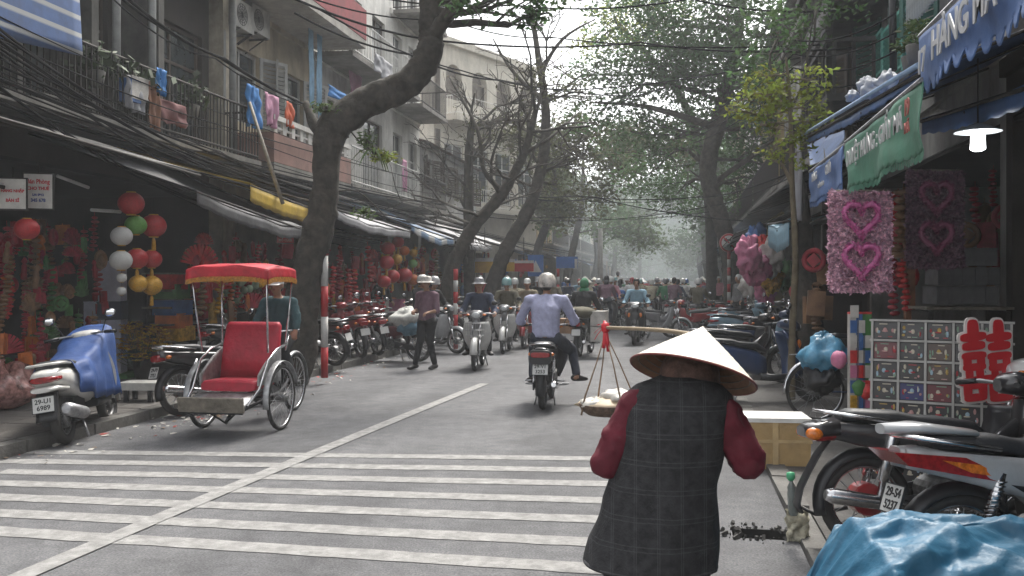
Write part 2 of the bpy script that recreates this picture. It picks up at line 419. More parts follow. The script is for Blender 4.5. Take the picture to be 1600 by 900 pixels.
    p.build('foot_pegs_and_stand', STEEL, root)
    if basket:
        b = MB()
        for i in range(9):
            u = -.15 + .3 * i / 8; b.tube([(u, .5, .62), (u, .48, .84)], .003, 4, False); b.tube([(u, .72, .66), (u, .76, .86)], .003, 4, False)
        for z, o in ((.63, 0), (.73, .01), (.85, .03)): b.tube([(-.15, .5, z), (.15, .5, z), (.15 + o, .73 + o, z), (-.15 - o, .73 + o, z)], .004, 4, True, True)
        b.build('front_basket', STEEL, root)
    if topbox:
        MB().loft([ring((0, -.58, .98), .17, .12, 14, 4), ring((0, -.98, .99), .16, .12, 14, 4)]).build('luggage_box', BLACKPL, root)
    return root
def make_scooter(name, label, body, lines=None, cat='scooter', floor=None):
    root = thing(name, label, cat)
    wheel(root, -.62, .235, .052, disc=True, spokes=10, rimmat=ALU); wheel(root, .62, .235, .05, disc=True, spokes=10, rimmat=ALU)
    fk = MB()
    for s in (-1, 1): fk.tube([(s * .085, .62, .235), (s * .08, .5, .62)], .024, 8)
    fk.build('fork', DARKMETAL, root)
    fender(.62, .235, .28, rad(0), rad(165), .17, body, root, 'front_fender')
    def sh(u, v):
        x = (v - .5) * 2; z = .3 + .62 * u; wd = .2 + .05 * math.sin(u * math.pi)
        if u > .85: wd *= 1 - (u - .85) * 2.2
        return (x * wd, .5 - .1 * u - .18 * abs(x) ** 2.2 + .06 * math.sin(u * math.pi), z)
    MB().patch(sh, 12, 12, .03).build('front_shield', body, root)
    MB().loft([ring((0, .46, .5), .12, .06, pitch=-1.4), ring((0, .43, .7), .13, .07, pitch=-1.3), ring((0, .38, .9), .1, .06, pitch=-1.2)]).build('inner_shield', BLACKPL, root)
    MB().loft([ring((0, .42, .33), .17, .04, 12, 4), ring((0, .1, .31), .16, .045, 12, 4), ring((0, -.1, .33), .17, .05, 12, 4)]).build('floorboard', floor or BLACKPL, root)
    c = MB(); c.loft([ring((0, .22, 1.0), .05, .035), ring((0, .28, 1.01), .15, .06), ring((0, .38, 1.0), .17, .075), ring((0, .46, .97), .12, .06), ring((0, .49, .955), .07, .04)]); c.build('headset_cowl', body, root)
    MB().ell((0, .478, .965), (.1, .025, .045), 14, 8).build('headlight', GLASSL, root)
    MB().tube([(-.35, .18, 1.02), (-.2, .26, 1.03), (.2, .26, 1.03), (.35, .18, 1.02)], .012, 8).build('handlebar', STEEL, root)
    for s in (-1, 1):
        MB().tube([(s * .24, .235, 1.025), (s * .37, .168, 1.018)], .019, 8).build('grip', BLACKPL, root)
        m = MB(); m.tube([(s * .2, .28, 1.04), (s * .26, .26, 1.16), (s * .3, .25, 1.19)], .006, 5); m.ell((s * .32, .245, 1.22), (.062, .024, .048), 12, 8)
        mm = m.build('mirror', BLACKPL, root); MB().ell((s * .32, .229, 1.22), (.055, .008, .041), 12, 6).build('mirror_glass', MIRRORG, mm)
        MB().ell((s * .14, .43, .74), (.04, .03, .06), 10, 6).build('indicator', ORANGE, root)
    b = MB(); b.loft([ring((0, .0, .46), .12, .13, 16, 3), ring((0, -.12, .5), .155, .16, 16, 3), ring((0, -.35, .56), .18, .16, 16, 2.8), ring((0, -.6, .63), .185, .13, 16, 2.6), ring((0, -.8, .67), .165, .1, 16, 2.4), ring((0, -.93, .685), .11, .06, 16, 2.2), ring((0, -.97, .69), .05, .03, 16, 2)])
    b.build('body_shell', body, root)
    b = MB(); b.loft([ring((0, -.72, .55), .16, .035, 14, 2.6), ring((0, -.9, .575), .14, .03, 14, 2.6), ring((0, -1.0, .57), .09, .02, 14, 2.2)]); b.build('tail_skirt', body, root)
    st = MB(); st.loft([ring((0, .02, .66), .07, .03, 14, 2.6), ring((0, -.1, .72), .13, .045, 14, 3), ring((0, -.35, .735), .15, .05, 14, 3), ring((0, -.45, .765), .15, .05, 14, 3), ring((0, -.75, .79), .13, .045, 14, 3), ring((0, -.84, .785), .08, .03, 14, 2.4)]); st.build('seat', SEATBLK, root)
    g = MB(); g.tube([(-.15, -.62, .78), (-.165, -.82, .80), (-.09, -.98, .81), (.09, -.98, .81), (.165, -.82, .80), (.15, -.62, .78)], .02, 8, flat=.6); g.build('grab_rail', body, root)
    t = MB()
    t.loft([ring((0, -.84, .665), .153, .042, 14, 2.6), ring((0, -.935, .668), .122, .038, 14, 2.4), ring((0, -.985, .668), .075, .026, 14, 2.2)]); t.build('tail_light', REDLENS, root)
    plate(root, (0, -.99, .44), rad(-14), lines, .2, .15)
    rf = MB(); rf.patch(lambda u, v: ((v - .5) * .2, -.86 - .12 * u, .56 - .28 * u), 6, 4, .012); rf.build('rear_fender', BLACKPL, root)
    e = MB(); e.disc((-.11, -.45, .27), .13, .1, n=16); e.box((-.11, -.55, .27), (.08, .35, .13)); e.box((0, -.4, .34), (.2, .3, .2)); e.disc((0, -.5, .3), .11, .24, n=14); e.build('engine', DARKMETAL, root)
    x = MB(); x.tube([(.1, -.3, .22), (.15, -.42, .24), (.165, -.5, .27), (.17, -.9, .36), (.17, -.93, .365)], [.02, .03, .062, .066, .04], 12); x.build('exhaust', STEEL, root)
    sh = MB(); sh.tube([(-.13, -.62, .25), (-.12, -.55, .5)], .026, 8); sh.build('shock_absorber', DARKMETAL, root)
    st = MB()
    for s in (-1, 1): st.tube([(s * .08, -.35, .22), (s * .16, -.45, .02)], .012, 6)
    st.build('stand', STEEL, root)
    return root
def make_bicycle(name, label, mat, basket=False, cat='bicycle'):
    root = thing(name, label, cat)
    wheel(root, -.52, .33, .018, spokes=24); wheel(root, .55, .33, .018, spokes=24)
    f = MB(); f.tube([(0, .38, .82), (0, -.02, .32)], .019, 8); f.tube([(0, -.02, .32), (0, -.2, .82)], .017, 8); f.tube([(0, .37, .86), (0, .12, .52), (0, -.1, .5)], .016, 8)
    for s in (-1, 1):
        f.tube([(s * .05, -.52, .33), (s * .03, -.18, .75)], .009, 6); f.tube([(s * .05, -.52, .33), (s * .03, -.02, .32)], .009, 6); f.tube([(s * .05, .55, .33), (s * .03, .4, .75), (0, .37, .85)], .011, 6)
    f.tube([(0, .4, .75), (0, .35, .98)], .014, 8); f.build('frame', mat, root)
    fender(-.52, .33, .365, rad(20), rad(185), .06, CHROME, root, 'rear_mudguard'); fender(.55, .33, .365, rad(0), rad(140), .06, CHROME, root, 'front_mudguard')
    MB().loft([ring((0, -.05, .93), .025, .02), ring((0, -.16, .945), .06, .03), ring((0, -.28, .95), .1, .035), ring((0, -.33, .95), .07, .025)]).build('saddle', BLACKPL, root)
    MB().tube([(0, -.2, .8), (0, -.22, .93)], .012, 6).build('seat_post', CHROME, root)
    MB().tube([(-.28, .12, 1.0), (-.2, .26, 1.02), (-.05, .36, .99), (.05, .36, .99), (.2, .26, 1.02), (.28, .12, 1.0)], .011, 7).build('handlebar', CHROME, root)
    c = MB(); c.disc((.06, -.02, .32), .09, .012, n=18); c.tube([(.075, -.02, .32), (.085, .07, .18)], .009, 5); c.tube([(-.05, -.02, .32), (-.085, -.11, .46)], .009, 5); c.box((.13, .07, .18), (.09, .07, .02)); c.box((-.13, -.11, .46), (.09, .07, .02)); c.build('crankset', STEEL, root)
    r = MB()
    for x in (-.06, 0, .06): r.tube([(x, -.28, .74), (x, -.78, .74)], .006, 5)
    for y in (-.3, -.5, -.76): r.tube([(-.07, y, .74), (.07, y, .74)], .006, 5)
    for s in (-1, 1): r.tube([(s * .05, -.52, .34), (s * .07, -.6, .74)], .005, 5)
    r.build('luggage_rack', STEEL, root)
    if basket:
        b = MB()
        for i in range(9):
            u = -.15 + .3 * i / 8; b.tube([(u, .46, .74), (u, .45, .98)], .003, 4, False); b.tube([(u, .68, .76), (u, .72, .98)], .003, 4, False)
        for z, o in ((.75, 0), (.86, .01), (.98, .03)): b.tube([(-.15, .46, z), (.15, .46, z), (.15 + o, .69 + o, z), (-.15 - o, .69 + o, z)], .004, 4, True, True)
        b.build('front_basket', STEEL, root)
    return root
RED_CY = M('cyclo_red_vinyl', (.42, .012, .035), .5, var=.22, scale=7, bump=.5, bscale=14, dirt=.35, dcol=(.2, .02, .03))
RED_CLOTH = M('canopy_red_cloth', (.5, .02, .035), .55, var=.3, scale=7, bump=.4, bscale=14, trans=.12)
GOLDFR = M('gold_fringe', (.45, .2, .03), .6, var=.5, scale=40)
WORNWOOD = M('worn_grey_wood', (.17, .15, .12), .7, var=.4, scale=12, bump=.3, bscale=50)
SILVERP = M('silver_sheet', (.42, .43, .44), .4, .6, var=.4, scale=14, dirt=.6, dcol=(.12, .09, .07))
def make_cyclo(label):
    root = thing('cyclo', label, 'pedicab')
    for s in (-1, 1): wheel(root, .42, .35, .022, x=s * .44, spokes=28)
    wheel(root, -.98, .35, .022, spokes=28)
    for s in (-1, 1):
        def mg(u, v, s=s):
            a = rad(-12) + rad(175) * u; x = (v - .5) * .065
            return (s * .44 + x, .42 + (.395 - 3 * x * x) * math.cos(a), .35 + (.395 - 3 * x * x) * math.sin(a))
        MB().patch(mg, 16, 6, .006).build('mudguard', SILVERP, root)
    fender(-.98, .35, .39, rad(30), rad(190), .07, SILVERP, root, 'rear_mudguard')
    # passenger seat
    MB().loft([ring((0, -.06, .5), .3, .05, 16, 5), ring((0, .36, .5), .31, .06, 16, 5), ring((0, .42, .49), .3, .045, 16, 5)]).sh(.34).build('seat_cushion', RED_CY, root)
    b = MB(); b.loft([[p + V((0, 0, 0)) for p in ring((0, -.04 - .02, .53), .33, .045, 16, 5, math.pi / 2)], ring((0, -.12, .8), .33, .05, 16, 5, math.pi / 2), ring((0, -.2, 1.1), .315, .05, 16, 5, math.pi / 2), ring((0, -.21, 1.14), .29, .03, 16, 5, math.pi / 2)])
    b.sh(.34).build('seat_back', RED_CY, root)
    for s in (-1, 1):
        a = MB().patch((lambda u, v, s=s: (s * (.335 + .004 * math.sin(u * 6)), -.16 + .55 * u, .5 + (.36 - .25 * u ** 1.6) * v)), 8, 5, .02 * s)
        a.sh(.34).build('side_panel', SILVERP, root)
    t = MB()
    for s in (-1, 1):
        t.tube([(s * .37, -.2, .9), (s * .38, .1, .86), (s * .38, .32, .76), (s * .37, .5, .48), (s * .34, .72, .33)], .014, 8)
    t.sh(.3).build('arm_rail', CHROME, root)
    fl = MB(); fl.patch(lambda u, v: (-.33 + .66 * u, .4 + .36 * v, .43 - .1 * v), 4, 6, .012); fl.sh(.34).build('floor_plate', SILVERP, root)
    MB().box((0, 1.12, .35), (.70, .03, .15), rotm(-.25)).build('front_board', WORNWOOD, root)
    fr = MB()
    for s in (-1, 1): fr.tube([(s * .33, 1.1, .3), (s * .33, .2, .38), (s * .12, -.5, .42), (0, -.8, .4)], .018, 8)
    fr.tube([(-.44, .42, .35), (.44, .42, .35)], .016, 8); fr.tube([(-.33, 1.1, .27), (.33, 1.1, .27)], .015, 8)
    fr.tube([(-.2, .9, .28), (0, .8, .12), (.2, .9, .28)], .012, 6); fr.tube([(0, .8, .12), (0, .5, .36)], .02, 6)
    fr.tube([(0, -.35, .42), (0, -.55, .34), (0, -.98, .35)], .02, 8); fr.tube([(0, -.55, .34), (0, -.72, .92)], .018, 8)
    for s in (-1, 1): fr.tube([(s * .05, -.98, .35), (s * .03, -.7, .8)], .01, 6)
    fr.build('frame', DARKMETAL, root)
    hb = MB(); hb.tube([(-.3, -.42, 1.02), (0, -.3, 1.0), (.3, -.42, 1.02)], .014, 8)
    for s in (-1, 1): hb.tube([(s * .2, -.36, 1.0), (s * .22, -.2, .8)], .01, 6)
    hb.build('push_bar', CHROME, root)
    MB().loft([ring((0, -.6, .95), .025, .02), ring((0, -.72, .965), .07, .035), ring((0, -.86, .97), .1, .035), ring((0, -.9, .97), .06, .02)]).build('saddle', BLACKPL, root)
    c = MB(); c.disc((.06, -.55, .34), .1, .012, n=18); c.tube([(.075, -.55, .34), (.085, -.42, .28)], .009, 5); c.tube([(-.05, -.55, .34), (-.085, -.68, .4)], .009, 5); c.box((.13, -.42, .28), (.09, .07, .02)); c.box((-.13, -.68, .4), (.09, .07, .02)); c.build('crankset', STEEL, root)
    for s in (-1, 1):
        MB().tube([(s * .37, .6, .84), (s * .4, .68, 1.3), (s * .42, .74, 1.72)], .012, 7).build('canopy_post', CHROME, root)
        MB().tube([(s * .37, .15, .9), (s * .4, .1, 1.3), (s * .42, .06, 1.72)], .012, 7).build('canopy_post', CHROME, root)
    def top(u, v):
        x, y = (u - .5) * 1.0, -.5 + 1.02 * v
        return (x, y, 1.775 - .035 * (2 * u - 1) ** 4 + .02 * noise.noise(V((u * 4, v * 4, 1))) - .03 * (2 * v - 1) ** 4)
    cn = MB().patch(top, 20, 20, .012)
    edge = [(-.5, -.5, 0, 1), ]
    def val(side):
        def fn(u, v):
            a = u - .5; dz = -.11 * v - .006 * v * abs(math.sin(u * math.pi * 7)) - .012 * v * noise.noise(V((u * 5, side, 2))); w = .012 * noise.noise(V((u * 9, side, 5))) * v
            if side == 0: p = (a, .52 + w + .01 * v, 1.745 - .035 * (2 * a) ** 4)
            elif side == 1: p = (a, -.5 - w - .01 * v, 1.745 - .035 * (2 * a) ** 4)
            elif side == 2: p = (.5 + w + .01 * v, -.5 + 1.02 * u, 1.74 - .03 * (2 * a) ** 4)
            else: p = (-.5 - w - .01 * v, -.5 + 1.02 * u, 1.74 - .03 * (2 * a) ** 4)
            return (p[0], p[1], p[2] + dz)
        return fn
    for sd_ in range(4): cn.patch(val(sd_), 28, 4, .006)
    cn.v = [(x * .9, y * .72 + .41, z) for x, y, z in cn.v]; cn.build('canopy', RED_CLOTH, root)
    fg = MB()
    for i in range(60):
        a = -.49 + .98 * i / 59
        for (x, y) in ((a, .53), (a, -.52), (.515, a + .01), (-.515, a + .01)):
            z = (1.63 - .035 * (2 * a) ** 4 if abs(y) > .51 else 1.625 - .03 * (2 * a) ** 4); fg.box((x, y, z - .015), (.011, .011, .045 + .012 * R.random()))
    fg.v = [(x * .9, y * .72 + .41, z) for x, y, z in fg.v]; o = fg.build('fringe', GOLDFR, root); o['kind'] = 'stuff'
    return root
# ================================================================== people (local forward +Y, feet at z = 0 or on the pegs)
SKIN = M('skin', (.36, .2, .13), .55, var=.12, scale=10)
HAIR = M('black_hair', (.012, .011, .011), .45, var=.4, scale=60)
SHOE = M('dark_shoe', (.025, .022, .022), .5, var=.3)
EYEW = M('eye_dark', (.02, .015, .012), .2)
LIPS = M('lips', (.25, .09, .08), .5)
def cloth(name, col, var=.16, rough=.85): return M(name, col, rough, var=var, scale=14, bump=.35, bscale=22)
SH0 = cloth('cloth_top', (.2, .2, .2)); TR0 = cloth('cloth_trousers', (.03, .03, .035)); HD0 = M('headgear_shell', (.6, .6, .6), .3, coat=.5, var=.1)
def mirror_pose(P):
    out = {}
    for k, v in P.items():
        v = V(v)
        if k.endswith('_'): out[k + 'R'] = v; out[k + 'L'] = V((-v.x, v.y, v.z))
        else: out[k] = v
    return out
POSES = {
    'stand': mirror_pose(dict(hip_=(.09, 0, .86), knee_=(.1, .03, .47), ankle_=(.1, -.01, .08), sho_=(.18, -.01, 1.33), elb_=(.23, -.02, 1.06), hand_=(.22, .12, .86), neck=(0, 0, 1.42), head=(0, .03, 1.545), pel=(0, 0, .9), chest=(0, 0, 1.22))),
    'walk': dict(hip_R=V((.09, 0, .85)), hip_L=V((-.09, 0, .85)), knee_R=V((.1, .16, .48)), knee_L=V((-.1, -.02, .46)), ankle_R=V((.1, .2, .09)), ankle_L=V((-.1, -.26, .13)), sho_R=V((.18, 0, 1.32)), sho_L=V((-.18, .02, 1.32)), elb_R=V((.23, -.1, 1.07)), elb_L=V((-.23, .08, 1.05)), hand_R=V((.2, .02, .85)), hand_L=V((-.2, .24, .92)), neck=V((0, .02, 1.41)), head=V((0, .05, 1.535)), pel=V((0, 0, .9)), chest=V((0, .02, 1.21))),
    'ride': mirror_pose(dict(hip_=(.1, -.22, .86), knee_=(.19, .17, .72), ankle_=(.2, .02, .33), sho_=(.19, -.13, 1.32), elb_=(.3, .0, 1.05), hand_=(.31, .2, 1.02), neck=(0, -.11, 1.41), head=(0, -.06, 1.54), pel=(0, -.22, .88), chest=(0, -.18, 1.2))),
    'pillion': mirror_pose(dict(hip_=(.1, -.22, .88), knee_=(.2, .17, .76), ankle_=(.22, .02, .42), sho_=(.18, -.15, 1.34), elb_=(.25, -.03, 1.1), hand_=(.12, .14, 1.02), neck=(0, -.13, 1.43), head=(0, -.09, 1.555), pel=(0, -.22, .9), chest=(0, -.19, 1.22))),
    'cycle': dict(hip_R=V((.09, -.22, 1.02)), hip_L=V((-.09, -.22, 1.02)), knee_R=V((.12, .1, .72)), knee_L=V((-.12, .16, .86)), ankle_R=V((.11, .04, .3)), ankle_L=V((-.11, -.08, .5)), sho_R=V((.18, -.06, 1.42)), sho_L=V((-.18, -.06, 1.42)), elb_R=V((.25, .05, 1.18)), elb_L=V((-.25, .05, 1.18)), hand_R=V((.27, .16, 1.05)), hand_L=V((-.27, .16, 1.05)), neck=V((0, -.03, 1.51)), head=V((0, .02, 1.635)), pel=V((0, -.2, 1.05)), chest=V((0, -.12, 1.3))),
}
POSES['arms_out'] = dict(POSES['stand']); POSES['arms_out'].update(elb_R=V((.24, -.02, 1.06)), hand_R=V((.1, .26, 1.05)), elb_L=V((-.24, .02, 1.06)), hand_L=V((-.2, .3, 1.02)), knee_R=V((.12, .05, .47)), ankle_R=V((.18, .12, .08)), ankle_L=V((-.12, -.08, .08)))
POSES['splay'] = dict(POSES['ride']); POSES['splay'].update(knee_R=V((.32, .14, .68)), ankle_R=V((.385, .0, .36)), sho_R=V((.225, -.12, 1.34)), sho_L=V((-.225, -.12, 1.34)), elb_R=V((.36, .0, 1.07)), elb_L=V((-.36, .0, 1.07)), head=V((0, -.02, 1.545)), neck=V((0, -.09, 1.43)))
POSES['pedal'] = {k: v + V((0, -.5, 0)) for k, v in POSES['cycle'].items()}
POSES['pedal'].update(hand_R=V((.27, -.4, 1.03)), hand_L=V((-.27, -.4, 1.03)), elb_R=V((.26, -.5, 1.2)), elb_L=V((-.26, -.5, 1.2)), ankle_R=V((.12, -.45, .33)), ankle_L=V((-.12, -.72, .46)), knee_R=V((.14, -.38, .74)), knee_L=V((-.14, -.36, .84)))
def hand(mb, wrist, tip, side, grip=.5):
    """palm with four curled fingers and a thumb leaving its side"""
    wrist, tip = V(wrist), V(tip); d = (tip - wrist).normalized()
    lat = d.cross(V((0, 0, 1))); lat = lat.normalized() if lat.length > .01 else V((1, 0, 0)); dn = lat.cross(d) * (-1); dn = dn if dn.z < 0 else -dn
    mb.cap(wrist, wrist + d * .03, .026, .03, 8, 2)
    for i in range(4):
        o = lat * ((i - 1.5) * .021); k = wrist + d * .085 + o; L = (.072, .082, .078, .06)[i if side > 0 else 3 - i]
        mb.cap(wrist + d * .02 + o * .7, k, .017, .012, 7, 2)
        a = k + (d * math.cos(grip) + dn * math.sin(grip)) * L * .45; b = a + (d * math.cos(grip * 2.4) + dn * math.sin(grip * 2.4)) * L * .4; c = b + (d * math.cos(grip * 3.6) + dn * math.sin(grip * 3.6)) * L * .25
        mb.cap(k, a, .0105, .0095, 6, 2); mb.cap(a, b, .0095, .0085, 6, 2); mb.cap(b, c, .0085, .0075, 6, 2)
    tb = wrist + d * .025 - lat * side * .028; t1 = tb + (d * .6 - lat * side * .7 + dn * .25).normalized() * .035; t2 = t1 + (d * .9 - lat * side * .1 + dn * .35).normalized() * .03
    mb.cap(tb, t1, .014, .011, 6, 2); mb.cap(t1, t2, .011, .009, 6, 2)
def head_shapes(mb, h, pitch=0.):
    m = Matrix.Translation(h) @ Matrix.Rotation(pitch, 4, 'X')
    def p(*a): return m @ V(a)
    mb.ell(p(0, -.012, .022), (.077, .095, .095), 14, 10, Matrix.Rotation(pitch, 4, 'X')); mb.ell(p(0, .018, -.045), (.057, .066, .07), 12, 8, Matrix.Rotation(pitch, 4, 'X'))
    mb.cap(p(0, .084, .014), p(0, .1, -.018), .009, .015, 8, 2); mb.cap(p(-.02, .073, -.05), p(.02, .073, -.05), .011, .011, 8, 2)
    mb.cap(p(-.035, .074, .032), p(.035, .074, .032), .012, .012, 8, 2)
    for s in (-1, 1): mb.ell(p(s * .078, -.012, -.005), (.012, .022, .032), 8, 6)
    return m
_pm = {}
def folds(me, amp=.02, sc=7.):
    """cloth folds: ridged noise pushed along the normals"""
    for v in me.vertices:
        p = v.co; q = V((p.x * sc * 1.2 + p.z * 3, p.y * sc, p.z * sc * .75 + p.x * 4))
        v.co = p + v.normal * max(-.004, amp * ((.5 - abs(noise.noise(q))) * 1.1 - .3 + .4 * noise.noise(q * 2.3 + V((9, 0, 0)))))
    me.update(); return me
def pose_meshes(pose, vox=.013, bulk=1., short=False, jacket=0.):
    key = (pose, bulk, short)
    if key in _pm: return _pm[key]
    P = POSES[pose]; b = MB(); sh = MB(); tr = MB(); J = .012 + jacket
    hd = P['head']; m = head_shapes(b, hd); b.cap(P['neck'] - V((0, 0, .04)), hd - V((0, .01, .05)), .05, .047)
    ch, pl = P['chest'], P['pel']; k = bulk
    up = (ch - pl).normalized(); top = P['neck'] - up * .04
    for mb, e in ((b, 0), (sh, J)):
        n = 12
        rs = [(pl - up * .02, .165, .115), (pl + (ch - pl) * .35, .15, .11), (ch - up * .05, .165, .12), (ch + up * .05, .165, .115), (top - up * .01, .12, .08), (top + up * .025, .065, .06)]
        rings = []
        for c, w_, d_ in rs:
            nrm = V((0, up.z, -up.y)).normalized()
            if e and c is rs[-1][0]: w_, d_ = .062, .06
            rings.append([c + V((1, 0, 0)) * ((w_ * k + e) * math.cos(2 * math.pi * q / n)) + nrm * ((d_ * k + e) * math.sin(2 * math.pi * q / n)) for q in range(n)])
        mb.loft(rings)
    for s in 'RL':
        sg = 1 if s == 'R' else -1
        so, el, ha, hi, kn, an = (P[x + '_' + s] for x in ('sho', 'elb', 'hand', 'hip', 'knee', 'ankle'))
        wr = ha - (ha - el).normalized() * .085
        b.cap(so, el, .05, .04); b.cap(el, wr, .04, .027); b.cap(so * .6 + V((0, P['neck'].y, P['neck'].z - .06)) * .4, so, .055, .055)
        hand(b, wr, ha + (ha - el).normalized() * .08, sg)
        sh.cap(so, el, .056 + J, .05 + J); sh.cap(so * .55 + V((0, P['neck'].y, P['neck'].z - .06)) * .45, so, .06 + J, .06 + J)
        if not short: sh.cap(el, wr - (wr - el) * .06, .046 + J, .036 + J)
        b.cap(hi, kn, .08, .055); b.cap(kn, an, .052, .034)
        fwd = V((kn.x - hi.x, .25, 0)).normalized() if pose != 'walk' else V((0, 1, 0))
        b.cap(an + V((0, 0, -.02)) - fwd * .04, an + fwd * .13 + V((0, 0, -.045)), .035, .025)
        tr.cap(hi + V((0, 0, .02)), kn, .1, .072); tr.cap(kn, an + (kn - an) * .1, .07, .055)
        tr.cap(hi, pl, .11, .11)
        sd_ = MB(); sd_.loft([ring(an + fwd * q + V((0, 0, z)), w_, h_, 10, 2.6) for q, z, w_, h_ in ((-.075, -.02, .025, .025), (-.04, -.02, .04, .045), (.04, -.03, .042, .042), (.12, -.045, .046, .03), (.17, -.05, .03, .02))])
        _pm[(pose, bulk, short, 'shoe' + s)] = sd_.mesh('shoe', SHOE)
    _pm[key] = (melt(b, 'body', SKIN, vox), folds(melt(sh, 'shirt', SH0, vox * 1.4, 2)), folds(melt(tr, 'trousers', TR0, vox * 1.4, 2), .016), P['head'])
    return _pm[key]
_hm = {}
def headgear(kind):
    if kind in _hm: return _hm[kind]
    m = MB()
    if kind == 'helmet':
        m.lathe([(.118, -.055), (.126, -.01), (.122, .05), (.1, .1), (.06, .13), (.0, .138)], 16, Matrix.Translation((0, -.01, .02)) @ Matrix.Diagonal((.95, 1.1, 1, 1)), cap=False)
        m.lathe([(.107, -.055), (.112, .0), (.1, .06), (.06, .11), (.0, .12)], 16, Matrix.Translation((0, -.01, .02)) @ Matrix.Diagonal((.95, 1.1, 1, 1)), cap=False)
        m.patch(lambda u, v: (.105 * math.sin((u - .5) * 2.2), .118 * math.cos((u - .5) * 2.2) + .045 * v * math.cos((u - .5) * 2.6), .0 - .012 * v), 10, 3, .006)
    elif kind == 'cap':
        m.lathe([(.098, .0), (.1, .04), (.085, .085), (.05, .108), (0, .113)], 14, Matrix.Translation((0, -.012, .02)) @ Matrix.Diagonal((.88, 1.08, 1, 1)), cap=False)
        m.patch(lambda u, v: (.08 * math.sin((u - .5) * 2.6), .082 * math.cos((u - .5) * 2.2) + .075 * v * math.cos((u - .5) * 2.4), .028 - .018 * v), 10, 3, .006)
    elif kind == 'brim':
        m.lathe([(.17, -.005), (.115, .012), (.1, .02), (.1, .07), (.08, .105), (.0, .112)], 18, Matrix.Translation((0, -.01, .025)) @ Matrix.Diagonal((.92, 1.06, 1, 1)), cap=False)
        m.lathe([(.17, -.012), (.1, .01), (.094, .06), (.0, .1)], 18, Matrix.Translation((0, -.01, .025)) @ Matrix.Diagonal((.92, 1.06, 1, 1)), cap=False)
    elif kind == 'cone':
        m.lathe([(.225, -.03), (.15, .04), (.07, .115), (.0, .175)], 24, Matrix.Translation((0, 0, .03)), cap=False); m.lathe([(.225, -.034), (.15, .032), (.07, .105), (.0, .165)], 24, Matrix.Translation((0, 0, .03)), cap=False)
    elif kind in ('hair', 'longhair'):
        m.lathe([(.075, -.06), (.088, -.02), (.088, .04), (.068, .09), (.035, .113), (0, .118)], 14, Matrix.Translation((0, -.022, .022)) @ Matrix.Diagonal((.96, 1.1, 1, 1)), cap=False)
        m.ell((0, -.06, -.02), (.075, .055, .075), 12, 8)
        if kind == 'longhair': m.loft([ring((0, -.085, .0), .07, .04, 10, 2.4, math.pi / 2), ring((0, -.115, -.12), .07, .035, 10, 2.4, math.pi / 2), ring((0, -.125, -.28), .04, .02, 10, 2.4, math.pi / 2)])
    elif kind == 'scarf':
        m.ell((0, -.02, .01), (.1, .118, .125), 14, 10); m.loft([ring((0, -.02, -.08), .09, .09, 12, 2.2, math.pi / 2), ring((0, -.04, -.2), .13, .1, 12, 2.2, math.pi / 2)])
    _hm[kind] = m.mesh(kind, HAIR if 'hair' in kind else HD0); return _hm[kind]
GEARNAME = dict(helmet='helmet', cap='cap', brim='sun_hat', cone='conical_hat', hair='hair', longhair='hair', scarf='headscarf')
_proto = {}
def person(pose, gear, label, loc, rz, top, legs, geartop=None, group=None, face=False, short=False, bulk=1., cat='person', scale=1., lean=0., skirt=None):
    """a person of its own: one continuous body; clothing, shoes, hair or hat as parts"""
    body, shirt, trou, hd = pose_meshes(pose, bulk=bulk, short=short)
    root = thing('person', label, cat, loc, rz, group); root.scale = (scale,) * 3; root.rotation_euler = (0, lean, rz)
    link('body', body, root)
    def dressed(nm, me, mt):
        o = link(nm, me, root)
        if mt: o.material_slots[0].link = 'OBJECT'; o.material_slots[0].material = mt
        return o
    dressed('shirt', shirt, top); dressed('trousers', trou, legs)
    for s in 'RL': link('shoe', _pm[(pose, bulk, short, 'shoe' + s)], root)
    g = dressed(GEARNAME[gear], headgear(gear), geartop); g.location = hd
    if gear in ('helmet', 'cap', 'brim', 'cone'): h = link('hair', headgear('hair'), root, hd); h.scale = (.93, .93, .9)
    if face:
        for s in (-1, 1): MB().ell((s * .03, .08, .016), (.014, .008, .007), 8, 6).build('eye', EYEW, root, hd)
        MB().ell((0, .086, -.05), (.026, .008, .008), 8, 6).build('mouth', LIPS, root, hd)
    return root
